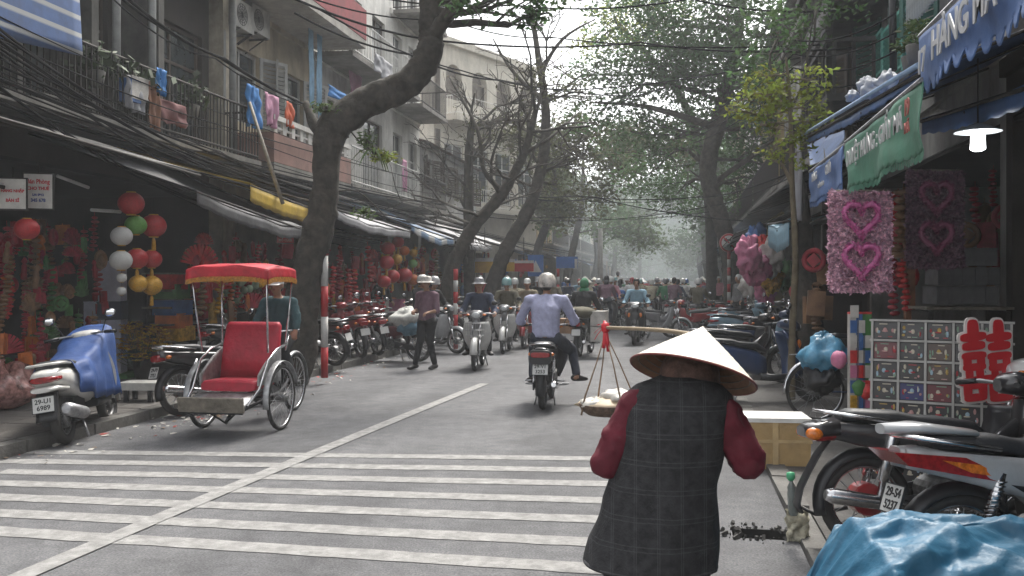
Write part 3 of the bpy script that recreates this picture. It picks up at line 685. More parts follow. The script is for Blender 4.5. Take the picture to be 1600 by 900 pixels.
# ================================================================== the setting
def PX(px, py, X):
    """point of the plane x = X seen at that pixel"""
    Y = yat(px, X); d = -X * math.sin(TH) + Y * math.cos(TH)
    return V((X, Y, CAMH - (py - HY) / FPX * d))
def asphalt():
    m = M('asphalt', (.102, .104, .11), .8, var=.22, scale=2.2, bump=.5, bscale=160); t = m.node_tree; L = t.links.new
    b = t.nodes['Principled BSDF']; src = b.inputs['Base Color'].links[0].from_socket
    tc = [n for n in t.nodes if n.type == 'TEX_COORD'][0]
    def nz(scale, det, lo, hi, sc=(1, 1, 1)):
        mp = t.nodes.new('ShaderNodeMapping'); mp.inputs['Scale'].default_value = sc; L(tc.outputs['Object'], mp.inputs[0])
        n = t.nodes.new('ShaderNodeTexNoise'); n.inputs['Scale'].default_value = scale; n.inputs['Detail'].default_value = det; L(mp.outputs[0], n.inputs[0])
        r = t.nodes.new('ShaderNodeMapRange'); r.inputs['From Min'].default_value = lo; r.inputs['From Max'].default_value = hi; L(n.outputs['Fac'], r.inputs['Value']); return r.outputs[0]
    def mul(src, fac, c0, c1):
        mx = t.nodes.new('ShaderNodeMix'); mx.data_type = 'RGBA'; L(fac, mx.inputs[0]); mx.inputs[6].default_value = (*c0, 1); mx.inputs[7].default_value = (*c1, 1)
        m2 = t.nodes.new('ShaderNodeMix'); m2.data_type = 'RGBA'; m2.blend_type = 'MULTIPLY'; m2.inputs[0].default_value = 1; L(src, m2.inputs[6]); L(mx.outputs[2], m2.inputs[7]); return m2.outputs[2]
    src = mul(src, nz(70, 4, .3, .7), (.55, .55, .56), (1.45, 1.43, 1.4)); src = mul(src, nz(9, 6, .35, .7), (.85, .85, .85), (1.15, 1.14, 1.12))       # aggregate
    src = mul(src, nz(.5, 6, .35, .65, (2.2, .35, 1)), (.7, .7, .72), (1.2, 1.2, 1.2))  # wheel-worn bands
    src = mul(src, nz(1.1, 7, .56, .7), (1, 1, 1), (.58, .575, .58))             # oil and tyre stains
    vo = t.nodes.new('ShaderNodeTexVoronoi'); vo.feature = 'DISTANCE_TO_EDGE'; vo.inputs['Scale'].default_value = .33
    mp = t.nodes.new('ShaderNodeMapping'); L(tc.outputs['Object'], mp.inputs[0])
    n9 = t.nodes.new('ShaderNodeTexNoise'); n9.inputs['Scale'].default_value = 1.3; n9.inputs['Detail'].default_value = 6; L(tc.outputs['Object'], n9.inputs[0])
    ad = t.nodes.new('ShaderNodeMix'); ad.data_type = 'RGBA'; ad.blend_type = 'ADD'; ad.inputs[0].default_value = .9; L(mp.outputs[0], ad.inputs[6]); L(n9.outputs['Color'], ad.inputs[7]); L(ad.outputs[2], vo.inputs['Vector'])
    r = t.nodes.new('ShaderNodeMapRange'); r.inputs['From Min'].default_value = .002; r.inputs['From Max'].default_value = .012; L(vo.outputs['Distance'], r.inputs['Value'])
    src = mul(src, r.outputs[0], (.86, .86, .86), (1, 1, 1)); L(src, b.inputs['Base Color'])
    return m
def paint():
    m = M('road_paint', (.245, .242, .234), .8, var=.28, scale=9, bump=.4, bscale=120); t = m.node_tree; L = t.links.new; b = t.nodes['Principled BSDF']
    src = b.inputs['Base Color'].links[0].from_socket; tc = [n for n in t.nodes if n.type == 'TEX_COORD'][0]
    n = t.nodes.new('ShaderNodeTexNoise'); n.inputs['Scale'].default_value = 11; n.inputs['Detail'].default_value = 9; n.inputs['Roughness'].default_value = .75; L(tc.outputs['Object'], n.inputs[0])
    r = t.nodes.new('ShaderNodeMapRange'); r.inputs['From Min'].default_value = .47; r.inputs['From Max'].default_value = .63; r.inputs['To Max'].default_value = .8; L(n.outputs['Fac'], r.inputs['Value'])
    mx = t.nodes.new('ShaderNodeMix'); mx.data_type = 'RGBA'; L(r.outputs[0], mx.inputs[0]); L(src, mx.inputs[6]); mx.inputs[7].default_value = (.15, .148, .145, 1); L(mx.outputs[2], b.inputs['Base Color']); return m
ASPH, PAINT = asphalt(), paint()
GROUNDM = M('bare_ground', (.09, .085, .078), .9, var=.3, scale=1)
PAVEM = M('dirty_paving', (.085, .08, .074), .85, var=.32, scale=3, bump=.5, bscale=40, dirt=.5)
KERBM = M('kerb_concrete', (.13, .125, .115), .8, var=.3, scale=6, bump=.4, bscale=50, dirt=.6)
KL, KR = -5.95, .7
YE = 175.
struct('ground', MB().add([(-500, -200, -.14), (500, -200, -.14), (500, 900, -.14), (-500, 900, -.14)], [(0, 1, 2, 3)]), GROUNDM)
hole = G(1195, 835); hx0, hx1, hy0, hy1 = hole.x - .2, hole.x + .16, hole.y - .11, hole.y + .12
KR = hx1 + .03
rd = MB()
def sheet(mb, x0, x1, y0, y1, z): mb.add([(x0, y0, z), (x1, y0, z), (x1, y1, z), (x0, y1, z)], [(0, 1, 2, 3)])
sheet(rd, KL, hx0, -12, YE, 0); sheet(rd, hx0, hx1, -12, hy0, 0); sheet(rd, hx0, hx1, hy1, YE, 0); sheet(rd, hx1, KR, -12, YE, 0)
road = struct('road', rd, ASPH)
pit = MB(); pit.bx(hx0, hx1, hy0, hy1, -.13, -.11); pit.bx(hx0 - .02, hx0, hy0, hy1, -.13, -.004); pit.bx(hx1, hx1 + .02, hy0, hy1, -.13, -.004); pit.bx(hx0, hx1, hy0 - .02, hy0, -.13, -.004); pit.bx(hx0, hx1, hy1, hy1 + .02, -.13, -.004)
struct('drain_pit', pit, M('wet_dirt', (.02, .018, .016), .6, var=.4), road)  # near-black colour on the pit floor and sides
rb = random.Random(3); rub = MB()
for i in range(110):
    a = rb.random() * 6.28; q = .8 + abs(rb.gauss(0, .45)); c = (hole.x - .02 + .2 * q * math.cos(a), hole.y + .13 * q * math.sin(a), .008); r_ = .004 + .02 * rb.random() ** 3
    rub.box(c, (r_ * 2.2, r_ * 1.5, r_), rotm(rb.random() * 2, rb.random() * 2, a), 0, rb.uniform(.4, .9))
tag(struct('broken_asphalt', rub, M('broken_asphalt', (.06, .058, .055), .9, var=.4), road), kind='stuff')
# painted markings
for i, (yl, yr) in enumerate([(706, 717), (721, 735), (737.5, 756), (756, 782), (778, 812), (803, 848), (832, 889)]):
    a, b = G(20, yl), G(930, yr); dr = (b - a).normalized(); n = V((-dr.y, dr.x, 0)); h_ = .095
    a = a - dr * max(0, (a.x - KL - .25) if i > 2 else .1); b = b + dr * .55; z = V((0, 0, .004))
    mb = MB(); k = 40
    up = [a + (b - a) * (j / k) + n * (h_ + .008 * rb.uniform(-1, 1)) + z for j in range(k + 1)]; lo = [a + (b - a) * (j / k) - n * (h_ + .008 * rb.uniform(-1, 1)) + z for j in range(k + 1)]
    mb.add(up + lo, [(j, k + 1 + j, k + 2 + j, j + 1) for j in range(k)]); mb.build('crossing_stripe', PAINT, road)
a, m_, b = G(-60, 942), G(500, 705), G(757, 600); mb = MB(); P = []
for j in range(31):
    u = j / 30; p = a * (1 - u) ** 2 + (m_ * 2 - (a + b) * .5) * (2 * u * (1 - u)) + b * u * u; P.append(p)
for j in range(30):
    d_ = (P[j + 1] - P[j]).normalized(); n = V((-d_.y, d_.x, 0)) * .075; z = V((0, 0, .008)); d2 = (P[min(j + 2, 30)] - P[min(j + 1, 29)]).normalized(); n2 = V((-d2.y, d2.x, 0)) * .075
    mb.add([P[j] + n + z, P[j] - n + z, P[j + 1] - n2 + z, P[j + 1] + n2 + z], [(0, 1, 2, 3)])
mb.build('centre_line', PAINT, road)
# pavements with kerb stones
PZ = .1
PZR = .03
for nm, x0, x1, kx, sg in (('pavement', -14, KL - .16, KL - .08, -1), ('pavement', KR + .16, 9, KR + .08, 1)):
    hz_ = PZ if sg < 0 else PZR; pv = MB(); pv.bx(x0, x1, -12, YE, -.13, hz_); p = struct(nm, pv, PAVEM)
    ks = MB().box((0, 0, 0), (.156, .992, .23), None, 0, .97).mesh('kerb_stone', KERBM); y = -4.
    while y < 40:
        if not (sg > 0 and hy0 - .6 < y < hy1 + .5): o = link('kerb_stone', ks, p, (kx, y, hz_ - .095 + rb.uniform(-.008, .006)), (rb.uniform(-.01, .01), 0, rb.uniform(-.008, .008)))
        y += 1.
    mb = MB(); mb.bx(kx - .078, kx + .078, 39.5, YE, -.11, hz_ + .01)
    if sg > 0: mb.bx(kx - .07, kx + .07, 4.9, 7.2, -.11, hz_ - .004)
    mb.build('kerb', KERBM, p)
# tiles in view on the left pavement, each a piece of its own
tm = MB().box((0, 0, 0), (.39, .39, .03), None, 0, .98).mesh('paving_tile', M('paving_tile', (.1, .092, .085), .8, var=.3, scale=5, bump=.4, bscale=40, dirt=.6))
lp = [o for o in bpy.data.objects if o.name.startswith('pavement') and o.type == 'MESH'][0]
for i in range(6):
    for j in range(22):
        link('paving_tile', tm, lp, (KL - .38 - .4 * i, 6.6 + .4 * j, PZ - .004 + rb.uniform(-.004, .004)), (rb.uniform(-.012, .012), rb.uniform(-.012, .012), rb.uniform(-.01, .01)))
# litter along the left kerb: scraps nobody would count
lt = MB()
for i in range(260):
    u = rb.random(); c = V((KL + .25 + rb.gauss(0, .28), 7.0 + 11 * u, .012)); r_ = .012 + .03 * rb.random() ** 2
    if rb.random() < .25: c = V((KL + .45 + rb.gauss(0, .25), 10 + rb.gauss(0, .5), .012))
    lt.patch(lambda p, q, c=c, r_=r_, a=rb.random() * 6, k=rb.random() * .5: (c.x + r_ * ((p - .5) * 2 * math.cos(a) - (q - .5) * 1.2 * math.sin(a)), c.y + r_ * ((p - .5) * 2 * math.sin(a) + (q - .5) * 1.2 * math.cos(a)), c.z + r_ * k * math.sin(p * 3 + q * 2)), 2, 2, 0, False, rb.choice([0, 0, 0, 1, 2]))
lo = lt.build('litter', [M('paper_scrap', (.42, .4, .36), .8), M('red_scrap', (.3, .05, .04), .7), M('brown_scrap', (.16, .11, .07), .8)]); tag(lo, kind='stuff')
# ------------------------------------------------------------------ buildings
GLASS = M('window_glass', (.035, .042, .045), .12, var=.5, scale=1.5, coat=.3)
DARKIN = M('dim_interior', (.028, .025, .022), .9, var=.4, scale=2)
WINWHITE = M('white_window_frame', (.42, .42, .4), .6, dirt=.5)
WINDARK = M('brown_window_frame', (.07, .05, .035), .6, dirt=.4)
GREENSH = M('green_shutter', (.045, .15, .12), .6, var=.25, scale=8, dirt=.5)
IRON = M('rusty_iron', (.035, .03, .027), .7, .3, var=.4, scale=30)
CONC = M('stained_concrete', (.2, .19, .17), .85, var=.25, scale=2.5, bump=.3, bscale=25, dirt=.75)
ROOFT = M('roof_tile', (.12, .06, .045), .85, var=.4, scale=8, dirt=.5)
WALLS = dict(
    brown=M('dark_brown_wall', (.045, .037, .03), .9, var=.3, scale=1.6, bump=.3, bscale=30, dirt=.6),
    cream=M('cream_wall', (.5, .43, .31), .85, var=.2, scale=1.4, bump=.2, bscale=30, dirt=.65, dcol=(.12, .1, .08)),
    white=M('weathered_white_wall', (.62, .61, .57), .85, var=.16, scale=1.2, bump=.2, bscale=30, dirt=.6, dcol=(.15, .14, .13)),
    grey=M('grey_wall', (.34, .33, .31), .85, var=.22, scale=1.4, bump=.2, bscale=30, dirt=.7),
    yellow=M('ochre_wall', (.36, .27, .13), .85, var=.2, scale=1.4, bump=.2, bscale=30, dirt=.6, dcol=(.13, .1, .07)),
    pink=M('dusty_pink_wall', (.3, .17, .14), .85, var=.25, scale=2, bump=.2, bscale=30, dirt=.6, dcol=(.12, .1, .09)),
    green=M('pale_green_wall', (.22, .28, .22), .85, var=.2, scale=1.4, bump=.2, bscale=30, dirt=.65))
class Fac:
    """a facade frame: a along the wall, z up, o outward"""
    def __init__(s, P0, P1, out):
        s.P = V(P0); s.u = (V(P1) - V(P0)); s.L = s.u.length; s.u.normalize(); s.n = V(out).normalized()
    def p(s, a, z, o=0.): q = s.P + s.u * a + s.n * o; return V((q.x, q.y, z))
    def box(s, mb, a0, a1, z0, z1, o0, o1, mi=0):
        vs = [s.p(a, z, o) for z in (z0, z1) for o in (o0, o1) for a in (a0, a1)]
        fs = [(0, 2, 3, 1), (4, 5, 7, 6), (0, 1, 5, 4), (2, 6, 7, 3), (0, 4, 6, 2), (1, 3, 7, 5)]
        mb.add(vs, fs, False, mi)
    def wall(s, mb, a0, a1, z0, z1, holes, t=.2):
        A = sorted({a0, a1, *[h[0] for h in holes], *[h[1] for h in holes]}); Z = sorted({z0, z1, *[h[2] for h in holes], *[h[3] for h in holes]})
        for i in range(len(A) - 1):
            for j in range(len(Z) - 1):
                am, zm = (A[i] + A[i + 1]) / 2, (Z[j] + Z[j + 1]) / 2
                if any(h[0] < am < h[1] and h[2] < zm < h[3] for h in holes): continue
                mb.add([s.p(A[i], Z[j]), s.p(A[i + 1], Z[j]), s.p(A[i + 1], Z[j + 1]), s.p(A[i], Z[j + 1])], [(0, 1, 2, 3)])
        for h in holes:
            q = [s.p(h[0], h[2]), s.p(h[1], h[2]), s.p(h[1], h[3]), s.p(h[0], h[3])]; r = [x - s.n * t for x in q]
            mb.add(q + r, [(i, (i + 1) % 4, 4 + (i + 1) % 4, 4 + i) for i in range(4)])
    def rot(s): return math.atan2(s.u.y, s.u.x)
_wm = {}
def window_meshes(w_, h_, kind):
    k = (round(w_, 2), round(h_, 2), kind)
    if k in _wm: return _wm[k]
    f = MB(); t = .06; a = w_ / 2
    f.bx(-a, -a + t, -.05, .05, 0, h_); f.bx(a - t, a, -.05, .05, 0, h_); f.bx(-a + t, a - t, -.05, .05, 0, t); f.bx(-a + t, a - t, -.05, .05, h_ - t, h_); f.bx(-.03, .03, -.04, .04, t, h_ - t)
    f.bx(-a + t, -.03, -.04, .04, h_ * .68, h_ * .68 + .05); f.bx(.03, a - t, -.04, .04, h_ * .68, h_ * .68 + .05)
    p = MB(); p.bx(-a + t, a - t, -.008, .008, t, h_ - t)
    sh = MB()
    if kind.startswith('shut'):
        n = int(h_ / .09)
        sh.bx(-.25, -.2, -.02, .02, 0, h_); sh.bx(.2, .25, -.02, .02, 0, h_); sh.bx(-.2, .2, -.02, .02, 0, .06); sh.bx(-.2, .2, -.02, .02, h_ - .06, h_); sh.bx(-.2, .2, -.02, .02, h_ * .5 - .03, h_ * .5 + .03)
        for i in range(1, n): sh.box((0, 0, h_ * i / n), (.4, .008, .07), rotm(.6))
    fm = WINDARK if kind.endswith('dark') else WINWHITE
    _wm[k] = (f.mesh('window', fm), p.mesh('pane', GLASS), sh.mesh('shutter', GREENSH if 'green' in kind else fm) if sh.v else None); return _wm[k]
def window(F, root, a, z, w_, h_, kind='plain', openang=2.6):
    f, p, sh = window_meshes(w_, h_, kind); rz = math.atan2(F.u.y, F.u.x)
    o = link('window', f, root, F.p(a, z, -.14), (0, 0, rz)); link('pane', p, o)
    if sh:
        for s in (-1, 1):
            q = link('shutter', sh, o); q.scale = ((w_ / 2) / .5, 1, 1); sgn = 1 if (F.n.dot(V((-math.sin(rz), math.cos(rz), 0))) > 0) else -1
            ang = s * -openang * sgn * -1; c = V((s * w_ / 2, sgn * .15, 0)); hw = w_ / 4
            q.location = c + V((s * hw * abs(math.cos(.45)), sgn * hw * math.sin(.45), 0)); q.rotation_euler = (0, 0, s * sgn * .45)
    return o
def railing(F, root, a0, a1, z, o, h_=.95, step=.12, mat=IRON, name='railing', side=True, o_in=0.05):
    m = MB(); n = max(2, int((a1 - a0) / step)); r = .011
    def bar(a, oo): q = F.p(a, z, oo); m.box(q + V((0, 0, h_ / 2)), (.018, .018, h_))
    for i in range(n + 1): bar(a0 + (a1 - a0) * i / n, o)
    pts = [F.p(a0, 0, o_in), F.p(a0, 0, o), F.p(a1, 0, o), F.p(a1, 0, o_in)] if side else [F.p(a0, 0, o), F.p(a1, 0, o)]
    for zz in (z + .08, z + h_): m.tube([V((q.x, q.y, zz)) for q in pts], .022, 6, True, False, False)
    if side:
        for aa in (a0, a1):
            for k in range(1, int((o - o_in) / step)): bar(aa, o_in + k * step)
    return m.build(name, mat, root)
def building(name, label, P0, P1, out, H, wall, floors, depth=9, shop=True, shop_h=3.3, roof=True, group=None, wins=None, balc=(), balmat=None, open_shop=True, wk='plain'):
    """floors: list of (z0, z1, number of windows, window height, window width); balc: floor indices with a balcony"""
    F = Fac(P0, P1, out); root = thing(name, label, 'building', F.p(F.L / 2, 0, -depth / 2), 0, group); L = F.L
    inv = Matrix.Translation(-root.location)
    def part(nm, mb, mt, par=root): o = mb.build(nm, mt, par); o.location = -root.location if par is root else (0, 0, 0); return o
    hol = []; spec = []
    for k, (z0, z1, n, wh, ww) in enumerate(floors):
        for i in range(n):
            a = L * (i + .5) / n; sill = z0 + (.15 if k in balc else .9); hh = wh + (.7 if k in balc else 0)
            hol.append((a - ww / 2, a + ww / 2, sill, min(sill + hh, z1 - .15))); spec.append((a, sill, ww, min(hh, z1 - .15 - sill)))
    wl = MB(); z0 = shop_h if shop else 0.
    F.wall(wl, 0, L, z0, H, hol)
    # body behind: sides, back, roof slab
    F.box(wl, .005, L - .005, shop_h + .02, H - .05, -depth, -.3)
    F.box(wl, 0, .18, 0, shop_h + .02, -depth, 0.); F.box(wl, L - .18, L, 0, shop_h + .02, -depth, 0.); F.box(wl, .18, L - .18, 0, shop_h, -depth, -depth + .2)
    F.box(wl, 0, L, H - .05, H + .1, -depth, .12)
    for a in (0.002, L - .182): F.box(wl, a, a + .18, shop_h, H - .06, -.3, -.002)
    for (z0_, z1_, *_r) in floors: F.box(wl, 0, L, z0_ - .16, z0_ + .02, .001, .07)
    part('wall', wl, wall)
    if shop:
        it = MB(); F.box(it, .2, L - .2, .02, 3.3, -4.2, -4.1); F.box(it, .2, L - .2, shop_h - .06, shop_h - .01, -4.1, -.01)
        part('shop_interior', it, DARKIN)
    if roof:
        rf = MB(); k = 10
        q = [F.p(-.1, H + .1, .35), F.p(L + .1, H + .1, .35), F.p(L + .1, H + 1.5, -depth / 2), F.p(-.1, H + 1.5, -depth / 2)]
        rf.add(q + [F.p(-.1, H + .1, -depth), F.p(L + .1, H + .1, -depth)], [(0, 1, 2, 3), (3, 2, 5, 4), (0, 3, 4), (1, 5, 2)]); part('roof', rf, ROOFT)
    for (a, z, ww, hh) in spec:
        o = window(F, root, a, z, ww, hh, wk); o.location = V(o.location) - V(root.location)
    for k in balc:
        z0_ = floors[k][0]; sl = MB(); F.box(sl, .15, L - .15, z0_ - .12, z0_, .07, 1.05); b = part('balcony', sl, CONC); r = railing(F, b, .2, L - .2, z0_, 1.0, mat=balmat or IRON)
    return root, F
def part_of(root, mb, name, mat):
    o = mb.build(name, mat, root); o.location = -V(root.location); return o
# ================================================================== left side of the street
XL = -9.
FL = lambda y0, y1: ((XL, y0, 0), (XL, y1, 0), (1, 0, 0))
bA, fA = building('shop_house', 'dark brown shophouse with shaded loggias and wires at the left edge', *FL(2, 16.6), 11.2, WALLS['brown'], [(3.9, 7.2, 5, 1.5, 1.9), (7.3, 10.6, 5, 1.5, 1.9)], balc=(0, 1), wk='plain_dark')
for a in (4.5, 8.2, 9.7, 11.4): m = MB(); fA.box(m, a, a + .16, 3.9, 7.2, .001, .75); part_of(bA, m, 'pilaster', M('grimy_concrete', (.1, .095, .085), .9, var=.35, scale=3, dirt=.7, dcol=(.03, .03, .028)))
bB, fB = building('shop_house', 'cream shophouse with a pink balcony parapet and white window shutters', *FL(16.6, 21.3), 10.9, WALLS['cream'], [(4.0, 7.3, 2, 1.55, 1.5), (7.4, 10.6, 2, 1.5, 1.4)], wk='shut')
m = MB(); fB.box(m, -.25, .3, 0, 10.9, .002, .3); part_of(bB, m, 'pilaster', M('pale_pilaster', (.42, .38, .3), .8, dirt=.6))
m = MB(); fB.box(m, .3, 4.6, 3.75, 3.95, .002, 1.1); bo = part_of(bB, m, 'balcony', CONC)
pm = MB()
fB.box(pm, .3, 4.6, 3.96, 4.55, 1.0, 1.1); fB.box(pm, .3, .4, 3.96, 4.55, .07, 1.0); fB.box(pm, 4.5, 4.6, 3.96, 4.55, .07, 1.0); pm.build('parapet', WALLS['pink'], bo)
pm = MB()
for i in range(10): fB.box(pm, .34 + .43 * i, .5 + .43 * i, 4.56, 4.8, 1.02, 1.08)
fB.box(pm, .3, 4.6, 4.64, 4.68, 1.03, 1.07); fB.box(pm, .3, 4.6, 4.8, 4.9, .99, 1.11); pm.build('balustrade', WALLS['white'], bo)
m = MB(); fB.box(m, .3, 5.0, 7.35, 7.55, .08, 1.35); bo = part_of(bB, m, 'balcony', M('balcony_soffit', (.36, .34, .3), .8, dirt=.5))
pm = MB(); fB.box(pm, .3, 5.0, 7.56, 8.3, 1.26, 1.36); pm.build('parapet', M('dark_red_fascia', (.25, .035, .04), .7, dirt=.4), bo)
bC, fC = building('shop_house', 'white shophouse with blue strip curtains and deep balconies', *FL(21.3, 27.6), 12.2, WALLS['white'], [(4.0, 7.2, 2, 1.5, 1.7), (7.3, 10.2, 3, 1.4, 1.2)], balc=(0, 1), balmat=M('white_railing', (.5, .5, .48), .6, dirt=.4), wk='plain_dark')
bD, fD = building('shop_house', 'pale tall shophouse with pink washing on its balcony', *FL(27.6, 31), 13.2, WALLS['white'], [(4.0, 7.2, 2, 1.5, 1.), (7.2, 10.2, 2, 1.5, 1.), (10.2, 13, 2, 1.4, 1.)], balc=(0, 1, 2))
bE0, fE0 = building('shop_house', 'low grey shophouse between the pale tall house and the arched one', *FL(31, 40), 6.4, WALLS['grey'], [(4.0, 6.2, 4, 1.2, 1.1)], wk='shut_dark')
# building with the arched loggia, turned towards the camera
pa, pb = W(688, 500, 44), W(838, 500, 51); pa.z = pb.z = 0
out = V((pb.y - pa.y, -(pb.x - pa.x), 0)).normalized()
F = Fac(pa, pb, out); L_ = F.L; bE = thing('arcaded_building', 'off-white building with a row of arched openings under its flat roof', 'building', F.p(L_ / 2, 0, -4))
HT = 13.1; ba = MB(); nA = 4; aw = L_ / nA; segs = 10
def arch_wall(mb, zb, zt, spring, rad_w):
    for i in range(nA):
        c = aw * (i + .5); r_ = rad_w; l_, rr = c - r_, c + r_
        F.wall(mb, aw * i, aw * (i + 1), zb, spring, [(l_, rr, zb + .9, spring)])
        arc = [(c + r_ * math.cos(math.pi * k / segs), spring + r_ * math.sin(math.pi * k / segs)) for k in range(segs + 1)]
        for k in range(segs):
            (x0, y0), (x1, y1) = arc[k], arc[k + 1]; f = lambda x, y, o=0.: F.p(x, y, o)
            mb.add([f(x0, y0), f(x0, zt), f(x1, zt), f(x1, y1)], [(0, 3, 2, 1)]); mb.add([f(x0, y0), f(x1, y1), f(x1, y1, -.35), f(x0, y0, -.35)], [(0, 1, 2, 3)])
        mb.add([F.p(aw * i, spring), F.p(l_, spring), F.p(l_, zt), F.p(aw * i, zt)], [(0, 1, 2, 3)]); mb.add([F.p(rr, spring), F.p(aw * (i + 1), spring), F.p(aw * (i + 1), zt), F.p(rr, zt)], [(0, 1, 2, 3)])
arch_wall(ba, 9.6, HT, 11.6, aw * .3)
hl = [(aw * (i + .5) - .75, aw * (i + .5) + .75, 5.6, 8.3) for i in range(nA)]
F.wall(ba, 0, L_, 3.4, 9.6, hl); F.wall(ba, 0, L_, 0, 3.4, [(aw * i + .3, aw * (i + 1) - .3, .2, 3.0) for i in range(nA)])
F.box(ba, 0, L_, 0, HT - .05, -9, -.4); F.box(ba, -.1, L_ + .1, HT, HT + .35, -9, .25); F.box(ba, 0, L_, 9.3, 9.6, .002, 1.0); F.box(ba, 0, L_, 5.0, 5.2, .002, 1.0)
part_of(bE, ba, 'wall', M('off_white_wall', (.5, .47, .4), .85, var=.16, scale=1.2, dirt=.55, dcol=(.18, .16, .13)))
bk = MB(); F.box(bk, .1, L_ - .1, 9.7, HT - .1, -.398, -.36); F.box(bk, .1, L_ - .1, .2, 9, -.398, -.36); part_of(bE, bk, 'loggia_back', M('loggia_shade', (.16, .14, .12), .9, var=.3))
for i in range(nA):
    o = window(F, bE, aw * (i + .5), 5.6, 1.5, 2.7, 'plain'); o.location = V(o.location) - V(bE.location)
for z0 in (9.6, 5.2): r = railing(F, bE, .1, L_ - .1, z0, .95, .9, .16, mat=WALLS['white']); r.location = -V(bE.location)
yy = 58.
for i, (ln, h_, wl, lab) in enumerate([(9, 10, 'yellow', 'ochre shophouse beyond the arched building'), (8, 12, 'grey', 'tall grey shophouse beyond the ochre one on the left'), (10, 9, 'white', 'low white shophouse halfway down the left side'), (9, 11, 'green', 'pale green shophouse far down the left side'), (12, 10, 'cream', 'cream shophouse far down the left side in the haze'), (14, 12, 'grey', 'grey hazy shophouse near the far left end'), (18, 11, 'white', 'white hazy shophouse at the far left end')]):
    building('shop_house', lab, *FL(yy, yy + ln), h_, WALLS[wl], [(4, 7, 3, 1.4, 1.2), (7, h_ - .3, 3, 1.2, 1.1)], balc=(0,)); yy += ln
# ------------------------------------------------------------------ awnings
TARP_G = M('grey_tarpaulin', (.1, .1, .105), .65, var=.4, scale=3, bump=.4, bscale=8, dirt=.6)
TARP_D = M('sooty_tin', (.07, .068, .066), .7, .2, var=.4, scale=3, bump=.3, bscale=10, dirt=.6)
TARP_W = M('pale_tarpaulin', (.26, .26, .275), .65, var=.35, scale=2, bump=.4, bscale=7, dirt=.5, dcol=(.15, .15, .15))
TARP_B = M('blue_tarpaulin', (.13, .22, .36), .55, var=.25, scale=2, bump=.4, bscale=7, dirt=.4)
TARP_Y = M('yellow_tarpaulin', (.5, .34, .05), .55, var=.2, scale=3, bump=.4, bscale=8, dirt=.35)
TIN = M('corrugated_tin', (.22, .225, .23), .55, .4, var=.3, scale=3, dirt=.6, dcol=(.12, .07, .05))
def awning(label, p00, p10, p11, p01, mat, sag=.08, corr=0, frame=True, th=.012, val=0., group=None, nu=24, nv=8, name='awning'):
    """cloth or tin between back edge p00-p10 and front edge p01-p11"""
    p00, p10, p11, p01 = map(V, (p00, p10, p11, p01)); c = (p00 + p10 + p11 + p01) / 4; root = thing(name, label, 'awning', c, 0, group)
    sd_ = R.random() * 10; L = (p11 - p01).length
    def fn(u, v):
        p = (p00 * (1 - u) + p10 * u) * (1 - v) + (p01 * (1 - u) + p11 * u) * v - c
        if corr: p.z += .022 * math.sin(2 * math.pi * u * L / corr)
        else: p.z += -sag * math.sin(math.pi * u) * v - sag * .5 * math.sin(math.pi * v) + sag * .35 * noise.noise(V((u * L * 1.3, v * 2, sd_)))
        return p
    if corr: nu = int(L / corr * 6)
    MB().patch(fn, nu, nv, th).build('sheet', mat, root)
    if val:
        MB().patch(lambda u, v: fn(u, 1) + V((.004, 0, -.01 - val * v - .02 * v * abs(math.sin(u * L * 9)))), nu * 2, 3, .006).build('valance', mat, root)
    if frame:
        f = MB(); f.tube([p01 - c + V((0, 0, -.03)), p11 - c + V((0, 0, -.03))], .018, 6)
        n = max(2, int(L / 1.6))
        for i in range(n + 1): f.tube([fn(i / n, 0) - V((0, 0, .04)), fn(i / n, 1) - V((0, 0, .04))], .013, 5)
        f.build('frame', IRON, root)
    return root
XF, XB = -6.4, -8.95
def aw(label, y0, y1, zf0, zf1, zb, mat, xf=XF, **k): return awning(label, (XB, y0, zb), (XB, y1, zb), (xf, y1, zf1), (xf, y0, zf0), mat, **k)
aw('sooty dark tin awning over the lantern shop at the left edge', 4.5, 11.4, 3.3, 3.05, 3.85, TARP_D, corr=.0, sag=.05)
aw('grey sagging tarpaulin awning left of the big leaning tree', 11.3, 14.9, 2.82, 2.5, 3.7, TARP_G, sag=.1, val=.17)
aw('yellow tarpaulin laid above the grey awning beside the tree', 13.3, 15.9, 3.12, 2.92, 3.75, TARP_Y, xf=-6.62, sag=.05, val=.26)
aw('pale tarpaulin awning just right of the leaning tree', 15.6, 21.2, 3.0, 2.8, 3.75, TARP_W, sag=.12, val=.15)
aw('dark tin awning above the pale tarpaulin, by the pink parapet', 15.2, 20.8, 3.5, 3.42, 3.95, TARP_D, xf=-7.3, sag=.05)
aw('blue and white tarpaulin awning under the white shophouse', 21.3, 25.6, 2.95, 2.8, 3.9, stripes('blue_white_tarp', (.15, .24, .38), (.42, .43, .43), 1.3, .55, 1), sag=.14, val=.14)
aw('light tarpaulin awning below the washing balcony', 25.7, 31, 2.9, 2.8, 3.8, TARP_W, sag=.14, val=.14)
aw('rusty corrugated awning behind the first bare tree', 31.2, 37, 2.9, 2.85, 3.7, TIN, corr=.2)
aw('blue tarpaulin awning behind the two bare trees', 37.2, 43, 2.8, 2.7, 3.6, TARP_B, sag=.14)
cols = [(TARP_W, 'white'), (TARP_D, 'dark'), (TARP_B, 'blue'), (TIN, 'tin')]; y = 46
for i, place in enumerate(['nearest the far crowd on the left', 'beside the ochre shophouse', 'beside the tall grey shophouse', 'in front of the low white shophouse', 'below the pale green shophouse', 'by the cream shophouse far left']):
    mt, cn_ = cols[i % 4]; aw(f'{cn_} awning {place}', y, y + 6.5, 2.9, 2.8, 3.6, mt, sag=.14); y += 8 + i
